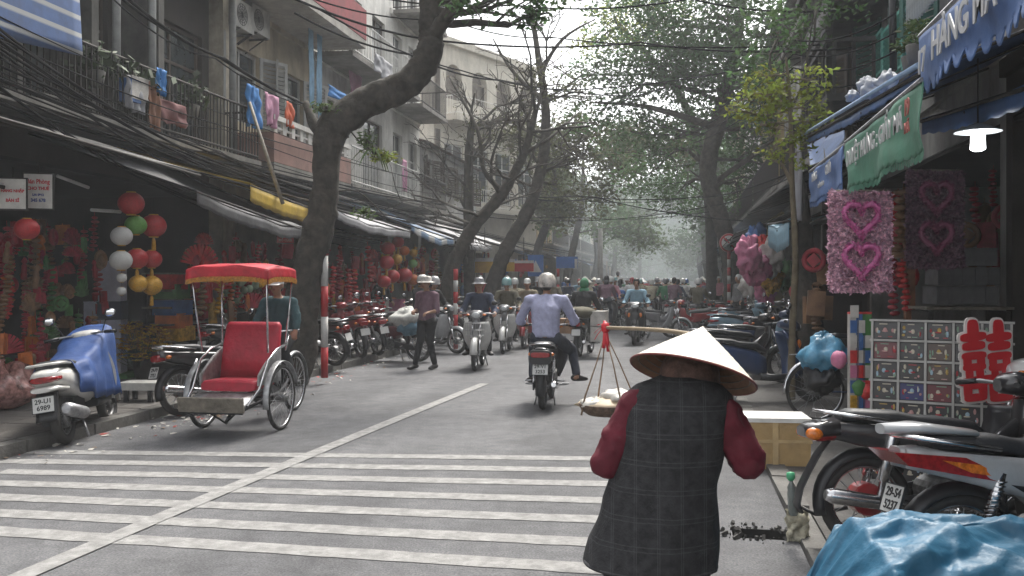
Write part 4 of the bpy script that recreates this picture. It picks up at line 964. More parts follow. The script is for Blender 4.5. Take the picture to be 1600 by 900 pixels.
sun_shade = awning('blue and white striped sunshade hanging at the top left corner', (-7.98, 6.5, 5.9), (-7.98, 11.0, 5.9), (-7.9, 11.0, 4.62), (-7.9, 6.5, 4.2), stripes('striped_shade', (.04, .09, .23), (.3, .31, .31), .24, .74, 2, dirt=.4), sag=.02, frame=False, name='sunshade')
aw('small blue awning corner with pale edge above the white notices', 6.0, 8.35, 2.72, 2.6, 3.1, stripes('blue_white_tarp', (.15, .24, .38), (.42, .43, .43), 1.3, .55, 1), xf=-6.9, sag=.04)
# ------------------------------------------------------------------ things on the left facades
AC = M('air_conditioner_case', (.4, .39, .36), .5, dirt=.5)
def aircon(label, p):
    r = thing('air_conditioner', label, 'air conditioner', p); m = MB(); m.box((0, 0, .28), (.3, .8, .55)); m.build('case', AC, r)
    g = MB()
    for q in (.06, .11, .16, .21): g.torus((.155, -.12, .28), q, .006, 'x', 20, 4)
    for k in range(6): a = math.pi * k / 6; g.tube([(.155, -.12 + .22 * math.cos(a), .28 + .22 * math.sin(a)), (.155, -.12 - .22 * math.cos(a), .28 - .22 * math.sin(a))], .004, 4)
    g.build('fan_grille', DARKMETAL, r)
    for s in (-1, 1): b = MB(); b.box((-.12, s * .25, -.03), (.6, .04, .04)); b.tube([(.1, s * .25, -.03), (-.4, s * .25, -.35)], .015, 5); b.build('bracket', IRON, r)
aircon('white air conditioner box high on the cream shophouse wall', PX(372, 48, -8.7)); aircon('second air conditioner box, further along the cream wall', PX(398, 55, -8.75))
# washing and cloths
def hang_cloth(name, label, p, wd, ht, mat, cat, wave=.06, dirv=(0, 1, 0), group=None, nv=14):
    d_ = V(dirv).normalized(); sd_ = R.random() * 20; n_ = V((d_.y, -d_.x, 0))
    def fn(u, v):
        q = (u - .5) * wd * (1 - .12 * v + .05 * math.sin(v * 5 + sd_))
        return d_ * q + V((0, 0, -ht * v - .05 * ht * v * math.sin(u * 9 + sd_))) + n_ * (wave * (math.sin(u * 14 + sd_ + v) * v * .6 + noise.noise(V((u * 4, v * 3, sd_)))))
    o = MB().patch(fn, 16, nv, .006).build(name, mat, None, p); return tag(o, label, cat, group)
BLUEC = M('bright_blue_cloth', (.04, .2, .5), .7, var=.2, scale=6, bump=.3, bscale=12, trans=.15); PINKC = M('pink_cloth', (.5, .25, .36), .8, var=.15, trans=.15)
hang_cloth('raincoat', 'bright blue raincoat hanging over the cream house balcony', PX(395, 135, -7.9), .55, .75, BLUEC, 'raincoat', .1)
hang_cloth('shirt', 'lilac shirt drying beside the blue raincoat', PX(424, 148, -7.9), .6, .62, PINKC, 'shirt')
hang_cloth('cloth', 'orange red cloth drying right of the lilac shirt', PX(452, 160, -7.9), .4, .5, M('orange_red_cloth', (.5, .1, .04), .8), 'cloth')
hang_cloth('cloth', 'blue tarpaulin strip slung under the balcony beside the tree', PX(540, 147, -7.9), 2.3, .25, BLUEC, 'cloth', .05)
for px_, lab in ((486, 'light blue plastic strip curtain by the white house'), (499, 'narrower blue strip curtain beside the balcony post')):
    hang_cloth('curtain', lab, PX(px_, 45, -8.3), .3, 2.0, M('strip_curtain', (.2, .36, .5), .6, var=.2, trans=.2), 'curtain', .03)
hang_cloth('cloth', 'pink cloth in the shade of the white house balcony', PX(555, 110, -8.6), .9, .7, PINKC, 'cloth'); hang_cloth('cloth', 'white sheet hanging above the blue awning', PX(600, 92, -7.8), 1.6, .5, TARP_W, 'cloth')
hang_cloth('cloth', 'pink washing on the pale tall house balcony', PX(632, 250, -8.0), .5, .9, PINKC, 'cloth')
MBp = MB(); a, b = PX(390, 160, -7.2), PX(442, 318, -6.5); MBp.tube([a, (a + b) / 2 + V((0, 0, -.02)), b], [.028, .032, .035], 8); tag(MBp.build('wooden_pole', WORNWOOD), 'pale wooden pole leaning on the awnings below the blue raincoat', 'pole')
for (px_, lab) in ((182, 'grey downpipe on the dark brown house'), (238, 'second downpipe on the dark brown house')):
    p = PX(px_, 140, -8.2); tag(MB().tube([V((p.x, p.y, 3.9)), V((p.x, p.y, 8.5))], .06, 8).build('downpipe', M('pale_pipe', (.3, .31, .3), .6, dirt=.5)), lab, 'pipe')
tag(MB().tube([V((-8.55, 16.45, 3.7)), V((-8.55, 16.45, 10.5))], .07, 8).build('downpipe', M('pale_pipe', (.3, .31, .3), .6)), 'pale downpipe at the corner of the cream house', 'pipe')
# small notices
NOT = M('notice_white', (.6, .58, .54), .6, dirt=.2); RINK = M('red_ink', (.5, .04, .05), .6); BINK = M('blue_ink', (.06, .08, .25), .6)
def notice(label, c, wd, ht, lines, rz=rad(-60)):
    m = Matrix.Translation(c) @ Matrix.Rotation(rz, 4, 'Z'); r = thing('notice_board', label, 'sign', c, 0); 
    r.matrix_world = m; MB().box((0, 0, 0), (wd, .02, ht)).build('panel', NOT, r)
    f = MB()
    for s in (-1, 1): f.box((s * wd / 2, 0, 0), (.015, .03, ht)); f.box((0, 0, s * ht / 2), (wd + .02, .03, .015))
    f.build('frame', IRON, r); MB().tube([(0, 0, ht / 2), (0, 0, ht / 2 + .12)], .008, 5).build('hanger', IRON, r)
    for s, sz, z, mt, sx in lines: text(s, sz, mt, r, face_mtx((0, -.0125, z), (1, 0, 0), (0, 0, 1)), .002, .002, sx=sx)
    return r
notice('white notice with bold red heading, hung right of its neighbour at the left edge', PX(60, 299, -6.9), .30, .39, [('Bán Phòng', .068, .105, RINK, .8), ('CHO THUÊ', .048, .03, RINK, .9), ('LH: 0912', .034, -.04, BINK, .9), ('345 678', .05, -.1, BINK, .9)], rad(25))
notice('white notice with two red lines of print at the left edge', PX(20, 303, -6.9), .27, .33, [('HÀNG NHẬP', .042, .03, RINK, .9), ('BÁN SỈ', .045, -.07, RINK, .9)], rad(25))
p = PX(446, 371, -6.6); notice('small red shop board with white print left of the leaning tree', p, .3, .2, [], rad(20))
bd = [o for o in bpy.data.objects if o.type == 'MESH' and o.name.startswith('panel')][-1]; bd.data.materials[0] = M('red_board', (.4, .03, .03), .5)
text('MÃ SỐ', .07, NOT, bd, face_mtx((0, -.0125, .03), (1, 0, 0), (0, 0, 1)), .002, .003); text('ĐỒ CƯỚI', .05, NOT, bd, face_mtx((0, -.0125, -.05), (1, 0, 0), (0, 0, 1)), .002, .002)
# fluorescent tube and light bars under the awnings
for (x0, y0, x1, y1, lab) in ((143, 328, 188, 331, 'pale strip lamp under the lantern shop awning'), (90, 275, 138, 293, 'grey awning bar behind the white notices')):
    a, b = PX(x0, y0, -7.3), PX(x1, y1, -7.3); tag(MB().tube([a, b], .022, 8).build('strip_lamp' if y0 > 300 else 'awning_bar', M('lamp_tube_white', (.55, .56, .54), .4)), lab, 'lamp' if y0 > 300 else 'bar')
# ------------------------------------------------------------------ lanterns and goods
def lantern_mesh(r=.15, sq=.9, ribs=12):
    prof = []
    for i in range(2 * ribs + 1):
        t = math.pi * (.12 + .76 * i / (2 * ribs)); prof.append((r * math.sin(t) * (1 - .02 * (i % 2)), -r * sq * math.cos(t)))
    return MB().lathe(prof, 18)
LRED = M('lantern_red', (.42, .02, .025), .5, var=.2, scale=5, trans=.12, coat=.15); LWHITE = M('lantern_white', (.6, .6, .58), .6, var=.08, trans=.2); LGREEN = M('lantern_green', (.12, .3, .06), .5, trans=.1); LGOLD = M('lantern_gold', (.55, .3, .03), .4, .2, var=.3); LORANGE = M('lantern_orange', (.55, .14, .03), .5, trans=.1)
_lt = None
def lantern(label, p, r, mat, group='round paper lanterns at the shop fronts', tassel=True, capm=LGOLD):
    global _lt
    if _lt is None:
        t = thing('paper_lantern', '', 'lantern'); lantern_mesh(1., .9).build('shade', LRED, t)
        c = MB(); c.disc((0, 0, .86), .36, .12, 'z', 14); c.disc((0, 0, -.86), .36, .12, 'z', 14); c.build('end_cap', LGOLD, t)
        MB().tube([(0, 0, .9), (0, 0, 2.2)], .02, 4).build('cord', IRON, t)
        q = MB(); q.lathe([(.08, -.95), (.16, -1.15), (.2, -1.9), (.02, -1.95)], 10); q.build('tassel', LGOLD, t); _lt = snapshot(t); _lt[0]['group'] = group; _lt = (_lt[0], _lt[1])
    c = put(_lt, p, R.random() * 6, label, group, {'lantern_red': mat}, () if tassel else ('tassel',), scale=r); return c
for (px_, py_, r_, mt, lab, ts) in [
    (205, 318, .165, LRED, 'dark red lantern at the top of the lantern bunch', False), (240, 353, .17, LRED, 'large bright red lantern, right of the green one', True), (212, 352, .14, LGREEN, 'green lantern in the middle of the bunch', False),
    (190, 369, .135, LWHITE, 'upper plain white globe lantern on the left of the bunch', False), (189, 407, .14, LWHITE, 'lower white globe lantern with dark motif', False), (214, 404, .145, LRED, 'red lantern beside the lower white globe', True), (237, 405, .135, LRED, 'red lantern at the right under the large red one', True),
    (190, 434, .065, LWHITE, 'small white ball lantern under the white globes', False), (190, 455, .06, LWHITE, 'smallest white ball lantern at the bottom of the string', False), (216, 443, .12, LGOLD, 'yellow lantern low in the bunch', False), (237, 446, .14, LGOLD, 'gold lantern with red band low on the right of the bunch', True), (42, 358, .13, LRED, 'dim red lantern deep in the left shop', False)]:
    lantern(lab, PX(px_, py_, -6.9), r_, mt, tassel=ts)
for (px_, py_, r_, mt, lab) in [(606, 388, .17, LRED, 'red lantern topmost of the hanging row right of the tree'), (622, 378, .15, LRED, 'red lantern under the pale awning, near the top of the row'), (632, 392, .13, LORANGE, 'orange lantern beside the red row right of the tree'), (604, 410, .18, LRED, 'red lantern in the middle left of the row'), (613, 432, .18, LRED, 'red lantern low in the row right of the tree'), (632, 430, .2, LRED, 'big red lantern low at the right of the row'), (645, 412, .12, LGREEN, 'green lantern at the right of the red row'), (646, 395, .11, LGOLD, 'yellow lantern above the green one'), (600, 440, .16, LRED, 'lowest red lantern on the left of the row'), (645, 437, .16, LORANGE, 'orange red lantern lowest on the right of the row'), (620, 405, .14, LGOLD, 'gold lantern amid the red row')]:
    lantern(lab, PX(px_, py_, -6.7), r_, mt)
# hanging wares: many look-alikes
WARE = [M('ware_red', (.5, .03, .03), .5, var=.4, scale=9), M('ware_gold', (.62, .36, .05), .35, .2, var=.5, scale=14), M('ware_crimson', (.32, .02, .035), .55, var=.4, scale=9), M('ware_brown', (.22, .12, .06), .6, var=.4), M('ware_green', (.06, .17, .05), .6, var=.4), M('ware_orange', (.5, .13, .02), .5, var=.4), M('ware_pink', (.5, .16, .27), .6, var=.3), M('ware_white', (.45, .43, .4), .6, var=.3), M('ware_blue', (.05, .12, .3), .6, var=.3)]
WN = ['red', 'gold', 'crimson', 'brown', 'green', 'orange', 'pink', 'white', 'blue']
rw = random.Random(5)
def ware_meshes():
    out = {}
    g = MB()
    for i in range(9): g.ell((rw.uniform(-.02, .02), rw.uniform(-.02, .02), -.07 * i), (.055 + .02 * (i % 2), .055 + .02 * ((i + 1) % 2), .03), 7, 4)
    g.tube([(0, 0, .1), (0, 0, -.6)], .006, 4); out['garland'] = g.mesh('garland', WARE[0])
    p = MB(); p.box((0, 0, -.16), (.05, .19, .28)); p.box((.03, 0, -.16), (.012, .13, .18)); p.tube([(0, 0, 0), (0, 0, -.03)], .005, 4); out['packet'] = p.mesh('packet', WARE[0])
    f = MB()
    for k in range(14):
        a = math.pi * (.05 + .9 * k / 13); f.box((0, .13 * math.cos(a), .13 * math.sin(a) - .15), (.012 + .02 * (k % 2), .24, .03), Matrix.Rotation(a, 4, 'X'))
    out['paper_fan'] = f.mesh('paper_fan', WARE[0])
    t = MB(); t.lathe([(.02, 0), (.05, -.05), (.055, -.09), (.03, -.12), (.05, -.16), (.06, -.42), (.02, -.44)], 9); out['tassel_charm'] = t.mesh('tassel_charm', WARE[0])
    d = MB(); d.torus((0, 0, -.15), .11, .03, 'x', 14, 6); d.box((0, 0, -.15), (.02, .12, .12), rotm(.78)); d.tube([(0, 0, 0), (0, 0, -.02)], .006, 4); out['paper_wreath'] = d.mesh('paper_wreath', WARE[0])
    return out
WM = ware_meshes()
def ware(kind, p, mi, label, group, s=1., rz=None, cat='ware'):
    o = link(kind, WM[kind], None, p, (rw.uniform(-.1, .1), rw.uniform(-.1, .1), rw.uniform(-.6, .6) if rz is None else rz)); o.scale = (s,) * 3
    o.material_slots[0].link = 'OBJECT'; o.material_slots[0].material = WARE[mi]; return tag(o, label, {'garland': 'garland', 'packet': 'packet', 'paper_fan': 'fan', 'tassel_charm': 'tassel', 'paper_wreath': 'wreath'}[kind], group)
KN = dict(garland='paper garland', packet='paper packet', paper_fan='paper fan', tassel_charm='tassel charm', paper_wreath='paper wreath')
def fill(n, x0, x1, y0, y1, X0, X1, pal, where, grp, s=(.8, 1.4)):
    for i in range(n):
        px_, py_ = rw.uniform(x0, x1), rw.uniform(y0, y1); k = rw.choice(['garland', 'garland', 'packet', 'packet', 'paper_fan', 'tassel_charm', 'paper_wreath']); mi = rw.choice(pal)
        ware(k, PX(px_, py_, rw.uniform(X0, X1)), mi, f'{WN[mi]} {KN[k]} {where}', f'{WN[mi]} {KN[k]}s {grp}', rw.uniform(*s))
fill(150, 0, 165, 340, 590, -8.7, -7.7, [0, 2, 2, 3, 3, 2, 3, 4, 5, 2], 'hanging in the dim lantern shop at the left', 'in the left lantern shop', (.5, 1.0))
fill(75, 295, 455, 370, 470, -8.3, -7.2, [0, 0, 2, 1, 5, 3], 'hanging behind the pedicab', 'behind the pedicab')
fill(130, 508, 690, 380, 495, -8.3, -6.9, [0, 0, 2, 2, 1, 5, 3], 'hanging in the red shop right of the tree', 'in the red shop right of the tree')
fill(60, 690, 860, 395, 450, -8.4, -6.6, [0, 2, 1, 3, 8, 5], 'hanging in the shops behind the bare trees', 'behind the bare trees')
# stacked boxes, trays, gold flowers
def crate(name, label, c, d, mat, rz=0., cat='box', lid=None, group=None):
    r = thing(name, label, cat, c, rz, group); MB().box((0, 0, d[2] / 2), d, None, 0, .985).build('body', mat, r)
    MB().box((0, 0, d[2] + .008), (d[0] * 1.02, d[1] * 1.02, .016)).build('lid', lid or mat, r); return r
LILAC = M('lilac_card', (.66, .66, .78), .6, var=.12, dirt=.2); NAVY = M('navy_card', (.04, .05, .1), .6)
p = G(176, 590, PZ)
z = PZ
for h_, mt, lab, wd in ((.08, M('green_plastic_tray', (.08, .25, .06), .5), 'green plastic tray under the lilac boxes', .62), (.82, LILAC, 'tall lilac box standing at the foot of the stack', .34), (.28, NAVY, 'dark navy box in the middle of the lilac stack', .36), (.62, LILAC, 'lilac box on top of the navy one', .33)):
    crate('tray' if h_ < .1 else 'goods_box', lab, (p.x, p.y, z), (wd, wd, h_ - .02), mt, .3, 'tray' if h_ < .1 else 'box'); z += h_ + .0
p2 = G(158, 588, PZ); crate('goods_box', 'narrow pale box on the left of the lilac stack', (p2.x - .2, p2.y + .1, PZ), (.22, .22, 1.15), LILAC, .2)
gold = M('gold_foil', (.75, .42, .05), .35, .35, var=.6, scale=20, isl=.5); 
def goldbush(label, c, r_, n=130, h_=.8):
    t = thing('foil_flower_bunch', label, 'decoration', c); rr = random.Random(int(c[0] * 100)); m = MB(); st = MB()
    for i in range(n):
        a, e = rr.random() * 6.28, rr.random(); q = V((r_ * math.cos(a) * math.sqrt(e), r_ * math.sin(a) * math.sqrt(e), h_ * (.35 + .65 * rr.random()))); s = .045 + .04 * rr.random()
        for k in range(5):
            b = k * 1.257 + a; m.add([q, q + V((s * math.cos(b - .4), s * math.sin(b - .4), s * .6)), q + V((s * 1.4 * math.cos(b), s * 1.4 * math.sin(b), s * .4)), q + V((s * math.cos(b + .4), s * math.sin(b + .4), s * .6))], [(0, 1, 2, 3)])
        st.tube([(0, 0, .1), q], .004, 3, False)
    o = m.build('foil_petals', gold, t); o['kind'] = 'stuff'; st.build('stems', M('stem_green', (.05, .09, .03), .7), t); MB().lathe([(.1, 0), (.15, .28), (.14, .3)], 12).build('pot', M('dark_pot', (.04, .03, .03), .5), t)
for (px_, py_, lab, r_) in ((222, 592, 'bunch of gold foil flowers right of the lilac boxes', .36), (150, 580, 'gold foil flowers behind the white scooter', .3), (205, 582, 'gold foil flowers close behind the lilac boxes', .28)): goldbush(lab, G(px_, py_, PZ), r_)
p = G(223, 627, PZ); t = thing('low_table', 'low white slab table on short dark legs near the gold flowers', 'table', (p.x, p.y, PZ), rad(8)); MB().box((0, 0, .2), (.5, .35, .09)).build('top', WHITEP, t)
for sx in (-1, 1):
    for sy in (-1, 1): MB().box((sx * .15, sy * .12, .08), (.05, .05, .155)).build('leg', DARKMETAL, t)
# plastic wrapped wares at the left edge
PLW = M('clear_wrapped_wares', (.35, .17, .15), .25, var=.8, scale=9, bump=.8, bscale=14, coat=.3)
for i, (px_, py_, r_, lab) in enumerate(((8, 640, .34, 'plastic wrapped red wares heaped at the left edge'), (30, 618, .26, 'smaller plastic bag of wares beside the white scooter'))):
    c = G(px_, py_, PZ); m = MB(); sd_ = i * 3.
    m.patch(lambda u, v: (lambda a, b, k: V((r_ * k * math.cos(a) * math.sin(b), r_ * k * math.sin(a) * math.sin(b), r_ * 1.5 * (1 - math.cos(b)) * .5 * k)))(2 * math.pi * u, math.pi * (1 - v), 1 + .25 * noise.noise(V((math.cos(2 * math.pi * u) * 2, math.sin(2 * math.pi * u) * 2, v * 4 + sd_)))), 24, 16)
    tag(m.build('wares_bag', PLW, None, c), lab, 'bag')
# stacked trays and colourful boxes behind the pedicab
for i, (px_, py_, mi, lab) in enumerate([(268, 455, 4, 'green topped box on the shelf left of the pedicab'), (270, 480, 8, 'blue box on the shelf left of the pedicab'), (272, 500, 5, 'orange box below the blue one'), (275, 520, 1, 'yellow box lowest on the shelf left of the pedicab'), (262, 440, 0, 'red box high on the shelf left of the pedicab')]):
    c = PX(px_, py_ + 12, -8.0); crate('goods_box', lab, c, (.4, .5, .22), WARE[mi], rw.uniform(-.1, .1))
sh = thing('display_shelf', 'dark stepped shelf carrying coloured boxes left of the pedicab', 'shelf', PX(270, 540, -8.2)); 
for k in range(5): MB().box((.1, 0, .1 + .27 * k), (.5, 1.3, .03)).build('shelf_board', WORNWOOD, sh)
for s in (-1, 1): MB().box((-.1, s * .62, .45), (.05, .05, 1.5)).build('upright', IRON, sh)
# baskets and boxes on the pavement between bikes (red shop)
for i, (px_, py_, mi, lab) in enumerate([(590, 470, 7, 'pale carton in the red shop doorway'), (615, 468, 6, 'pinkish carton behind the standing woman'), (640, 470, 3, 'brown carton behind the standing woman'), (575, 480, 2, 'crimson carton beside the red motorbikes')]):
    c = PX(px_, py_ + 30, -7.4); crate('carton', lab, (c.x, c.y, PZ), (.5, .55, max(.3, c.z + .4)), WARE[mi], rw.uniform(-.2, .2), 'carton')
# hanging bag bunch of balls (green white) behind canopy
c = PX(372, 447, -7.6); m = MB()
for i in range(26): q = V((rw.gauss(0, .16), rw.gauss(0, .2), rw.gauss(0, .17))); m.ell(q, (.07, .07, .07), 8, 6)
o = m.build('ball_net', M('pale_green_ball', (.3, .38, .26), .6, var=.5, isl=.4), None, c); o['kind'] = 'stuff'

o['label'] = 'net of pale green balls hanging behind the pedicab canopy'; o['category'] = 'ball net'

# clutter on the dark loggia balcony
for i, (px_, py_, wd, ht, mt, lab) in enumerate([(212, 122, .5, .5, C0, lab) for C0, lab in ((TARP_W, 'pale washing on the dark loggia railing'),)] + [(240, 130, .35, .7, M('rust_cloth', (.2, .09, .05), .8), 'rust brown cloth hanging on the loggia railing'), (252, 108, .3, .4, BLUEC, 'small blue cloth on the loggia railing by the downpipe'), (270, 160, .8, .35, M('dusty_red_cloth', (.16, .06, .06), .8), 'dusty red cloth laid over the loggia railing')]):
    hang_cloth('cloth', lab, PX(px_, py_, -7.92), wd, ht, mt, 'cloth', .05)
for i, (px_, py_) in enumerate(((150, 112), (196, 128), (222, 150), (300, 165))):
    c = PX(px_, py_, -8.1); r = thing('potted_plant', ['dark plant at the left on the loggia balcony', 'bushy plant beside the pale washing on the loggia', 'low plant under the rust brown cloth on the loggia', 'plant at the right end of the loggia balcony'][i], 'plant', c)
    MB().lathe([(.09, -.22), (.13, 0), (.12, .01)], 10).build('pot', CONC, r); g = np.random.default_rng(i); n = 120; P = g.normal(size=(n, 3)) * .13 + np.array([0, 0, .16]); a = g.normal(size=(n, 3)) * .05; b = g.normal(size=(n, 3)) * .03
    link('foliage', np_mesh('foliage', np.stack([P - a, P + b, P + a, P - b], 1), 4, M('loggia_leaf', (.04, .06, .025), .7, isl=.4)), r)
for i, (px_, py_, mi, lab) in enumerate([(206, 148, 7, 'white box standing on the loggia balcony'), (216, 150, 7, 'second white box on the loggia balcony'), (202, 152, 8, 'blue crate on the loggia balcony')]): crate('goods_box', lab, PX(px_, py_ + 8, -8.0), (.2, .3, .32), WARE[mi])
# ================================================================== right side of the street
XR = 3.4
FR = lambda y0, y1: ((XR, y1, 0), (XR, y0, 0), (-1, 0, 0))
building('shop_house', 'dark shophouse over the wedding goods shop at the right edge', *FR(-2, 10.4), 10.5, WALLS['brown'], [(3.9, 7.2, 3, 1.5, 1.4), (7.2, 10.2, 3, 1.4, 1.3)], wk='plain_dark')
b2, f2 = building('shop_house', 'shophouse with faded green shutters above the right awnings', *FR(10.4, 17.4), 11.0, WALLS['grey'], [(4.1, 7.3, 2, 1.6, 1.5), (7.4, 10.6, 2, 1.5, 1.4)], wk='shut_green')
building('shop_house', 'shophouse with a sooty timber balcony on the right', *FR(17.4, 23), 9.6, WALLS['brown'], [(3.9, 6.9, 2, 1.5, 1.5), (6.9, 9.3, 2, 1.3, 1.4)], balc=(0, 1), wk='shut_dark')
yy = 23.
for i, (ln, h_, wl, lab) in enumerate([(8, 9, 'grey', 'grey shophouse behind the slender young tree'), (9, 10, 'yellow', 'ochre shophouse behind the big right tree'), (9, 11, 'white', 'white shophouse past the big right tree'), (11, 10, 'cream', 'cream shophouse halfway down the right side'), (12, 12, 'green', 'pale green shophouse far down the right side'), (16, 11, 'grey', 'grey hazy shophouse far down the right side'), (20, 12, 'white', 'white hazy shophouse at the far right end'), (20, 12, 'cream', 'cream hazy shophouse closing the right side')]):
    building('shop_house', lab, *FR(yy, yy + ln), h_, WALLS[wl], [(4, 7, 3, 1.4, 1.2), (7, h_ - .3, 3, 1.2, 1.1)], balc=(0,)); yy += ln
building('shop_house', 'long hazy facade closing the far end of the street', (-16, 178, 0), (12, 178, 0), (0, -1, 0), 9, WALLS['grey'], [(4, 6.6, 9, 1.3, 1.2), (6.6, 8.8, 9, 1.1, 1.2)])
# timber balcony, corrugated screens, roof plants
SOOT = M('sooty_timber', (.045, .042, .04), .85, var=.4, scale=4, bump=.3, bscale=20)
def pbox(name, label, cat, px0, py0, px1, py1, X, dx, mat, group=None):
    a, b = PX(px0, py0, X), PX(px1, py1, X); z0, z1 = sorted((a.z, b.z)); y0, y1 = sorted((a.y, b.y))
    o = MB().bx(-dx / 2, dx / 2, 0, y1 - y0, 0, z1 - z0).build(name, mat, None, (X + dx / 2, y0, z0)); return tag(o, label, cat, group)
bal = thing('timber_balcony', 'sooty timber balcony jutting over the right awnings', 'balcony', (2.95, 16.6, 4.6))
m = MB(); m.bx(-.6, .44, -1.2, 1.9, 1.5, 1.62); m.bx(-.6, .44, -1.2, 1.9, -.1, .02); m.bx(-.7, .44, -1.3, 2.0, 2.3, 2.42); m.build('deck', SOOT, bal)
m = MB()
for i in range(8): m.bx(-.6, -.55, -1.15 + .4 * i, -1.1 + .4 * i, .02, .85); m.bx(-.6, -.55, -1.15 + .4 * i, -1.1 + .4 * i, 1.62, 2.3)
m.bx(-.62, -.53, -1.2, 1.9, .85, .92); m.bx(-.62, -.53, -1.2, 1.9, 1.05, 1.12)
for i in range(3): m.bx(-.5 + .3 * i, -.45 + .3 * i, -1.2, -1.15, .02, .85)
m.bx(-.53, .44, -1.21, -1.14, .85, .92)
for y in (-1.15, .4, 1.8): m.bx(-.6, -.5, y, y + .1, -.8, 1.5)
m.build('railing', SOOT, bal)
m = MB(); m.patch(lambda u, v: (-.6 + .9 * u * 0 + .02 * math.sin(v * 150), -1.2 + 2.2 * v, 1.1 + .4 * u), 2, 60, .01); m.build('screen', TIN, bal)
for i, (x0, y0, x1, y1, lab) in enumerate([(1362, 62, 1377, 112, 'green shutter leaf, left of the drainpipe'), (1378, 50, 1391, 110, 'tall green shutter leaf in the middle'), (1394, 28, 1407, 105, 'green shutter leaf right of the drainpipe'), (1408, 18, 1420, 100, 'rightmost faded green shutter leaf')]):
    a, b = PX(x0, y0, 3.1), PX(x1, y1, 3.1); y0_, y1_ = sorted((a.y, b.y)); z0, z1 = sorted((a.z, b.z)); t = thing('shutter', lab + ' above the right awnings', 'shutter', (3.1, (y0_ + y1_) / 2, z0)); hw, hh = (y1_ - y0_) / 2, z1 - z0
    GREENSH = M('pale_green_shutter', (.13, .42, .35), .6, var=.25, scale=8, dirt=.35)  # shutter green lightened to offset the shading under the timber deck
    f = MB(); f.bx(0, .04, -hw, -hw + .05, 0, hh); f.bx(0, .04, hw - .05, hw, 0, hh); f.bx(0, .04, -hw + .05, hw - .05, 0, .05); f.bx(0, .04, -hw + .05, hw - .05, hh - .05, hh); f.build('frame', GREENSH, t)
    n = int(hh / .07)
    sl = MB().box((0, 0, 0), (.05, 2 * hw - .1, .008), rotm(0, .7)).mesh('slat', GREENSH)
    for k in range(1, n): link('slat', sl, t, (.02, 0, hh * k / n))
tag(MB().tube([PX(1396, 110, 2.9), PX(1394, -40, 2.9)], .05, 8).build('downpipe', DARKMETAL), 'dark drainpipe between the green shutters', 'pipe')
sc = thing('corrugated_screen', 'pale corrugated screen above the blue shop banner', 'screen', PX(1448, 45, 2.9)); a, b = PX(1418, 48, 2.9) - sc.location, PX(1476, 48, 2.9) - sc.location
n = 14
mp = MB().patch(lambda u, v: (.02 * math.sin(u * math.pi * 2), (u - .5) * abs(a.y - b.y) / n, 1.6 * v), 6, 2, .006).mesh('screen_panel', M('pale_screen', (.6, .62, .58), .7, dirt=.6))
for i in range(n): link('screen_panel', mp, sc, (0, a.y + (b.y - a.y) * (i + .5) / n, a.z))
# awnings
NAVYT = M('navy_tarpaulin', (.05, .12, .3), .55, var=.3, scale=2, bump=.4, bscale=7, dirt=.3, dcol=(.06, .06, .06))
BLUES = M('blue_banner_cloth', (.085, .16, .36), .6, var=.2, scale=2.5, bump=.35, bscale=9, dirt=.25, dcol=(.2, .22, .26))
GREENS = M('green_banner_cloth', (.09, .25, .17), .6, var=.2, scale=2.5, bump=.35, bscale=9, dirt=.3, dcol=(.2, .24, .18))
LETW = M('faded_white_print', (.5, .5, .5), .7, dirt=.35, dcol=(.3, .3, .3)); LETR = M('faded_red_print', (.42, .12, .1), .7)
a, b = PX(1440, 108, 1.62), PX(1250, 218, 1.62)
awning('long navy awning with pale front bar, far end over the green banner', (3.35, a.y, 3.75), (3.35, b.y, 4.1), b, a, NAVYT, sag=.05, val=.05)
tag(MB().tube([a + V((-.02, 0, .03)), b + V((-.02, 0, .03))], .02, 8).build('front_bar', M('pale_blue_bar', (.3, .42, .6), .4)), 'pale blue front bar along the long navy awning', 'bar')
awning('navy awning roof over the blue banner at the top right corner', (3.35, 2.0, 3.75), (3.35, 6.4, 3.7), (1.55, 6.2, 3.2), (1.55, 2.0, 3.2), NAVYT, sag=.05)
a, b = PX(1440, 172, 2.3), PX(1600, 112, 2.3); 
awning('low blue inner awning beside the lit lamp', (3.3, b.y, b.z + .25), (3.3, a.y, a.z + .2), PX(1440, 185, 2.3), PX(1600, 132, 2.3), NAVYT, sag=.03, val=.13)
awning('grey tin awning in the gap below the blue banner end', (3.3, 11.6, 2.75), (3.3, 14.5, 2.75), PX(1242, 355, 1.9), PX(1292, 335, 1.9), TARP_G, sag=.04)
awning('pale blue tarpaulin awning left of the slender tree', (3.2, 18.5, 3.0), (3.2, 22.5, 3.0), PX(1200, 348, 1.5), PX(1232, 342, 1.5), M('sky_tarpaulin', (.2, .36, .46), .5, bump=.4, bscale=7, trans=.1), sag=.1, val=.35)
awning('dark corrugated awning behind the slender tree', (3.3, 15, 3.9), (3.3, 23, 3.8), PX(1168, 332, 1.7), PX(1262, 262, 1.7), TARP_D, corr=.25)
y = 25
for i, (mt, nm) in enumerate([(TARP_W, 'white awning just behind the round traffic sign'), (TARP_B, 'blue awning past the round traffic sign'), (TARP_G, 'grey awning in the haze right of the crowd'), (TIN, 'tin awning deep in the haze on the right'), (TARP_W, 'pale awning at the end of the right side')]):
    awning(nm, (3.35, y, 3.6), (3.35, y + 8, 3.6), (1.5, y + 8, 2.8), (1.5, y, 2.9), mt, sag=.12); y += 12
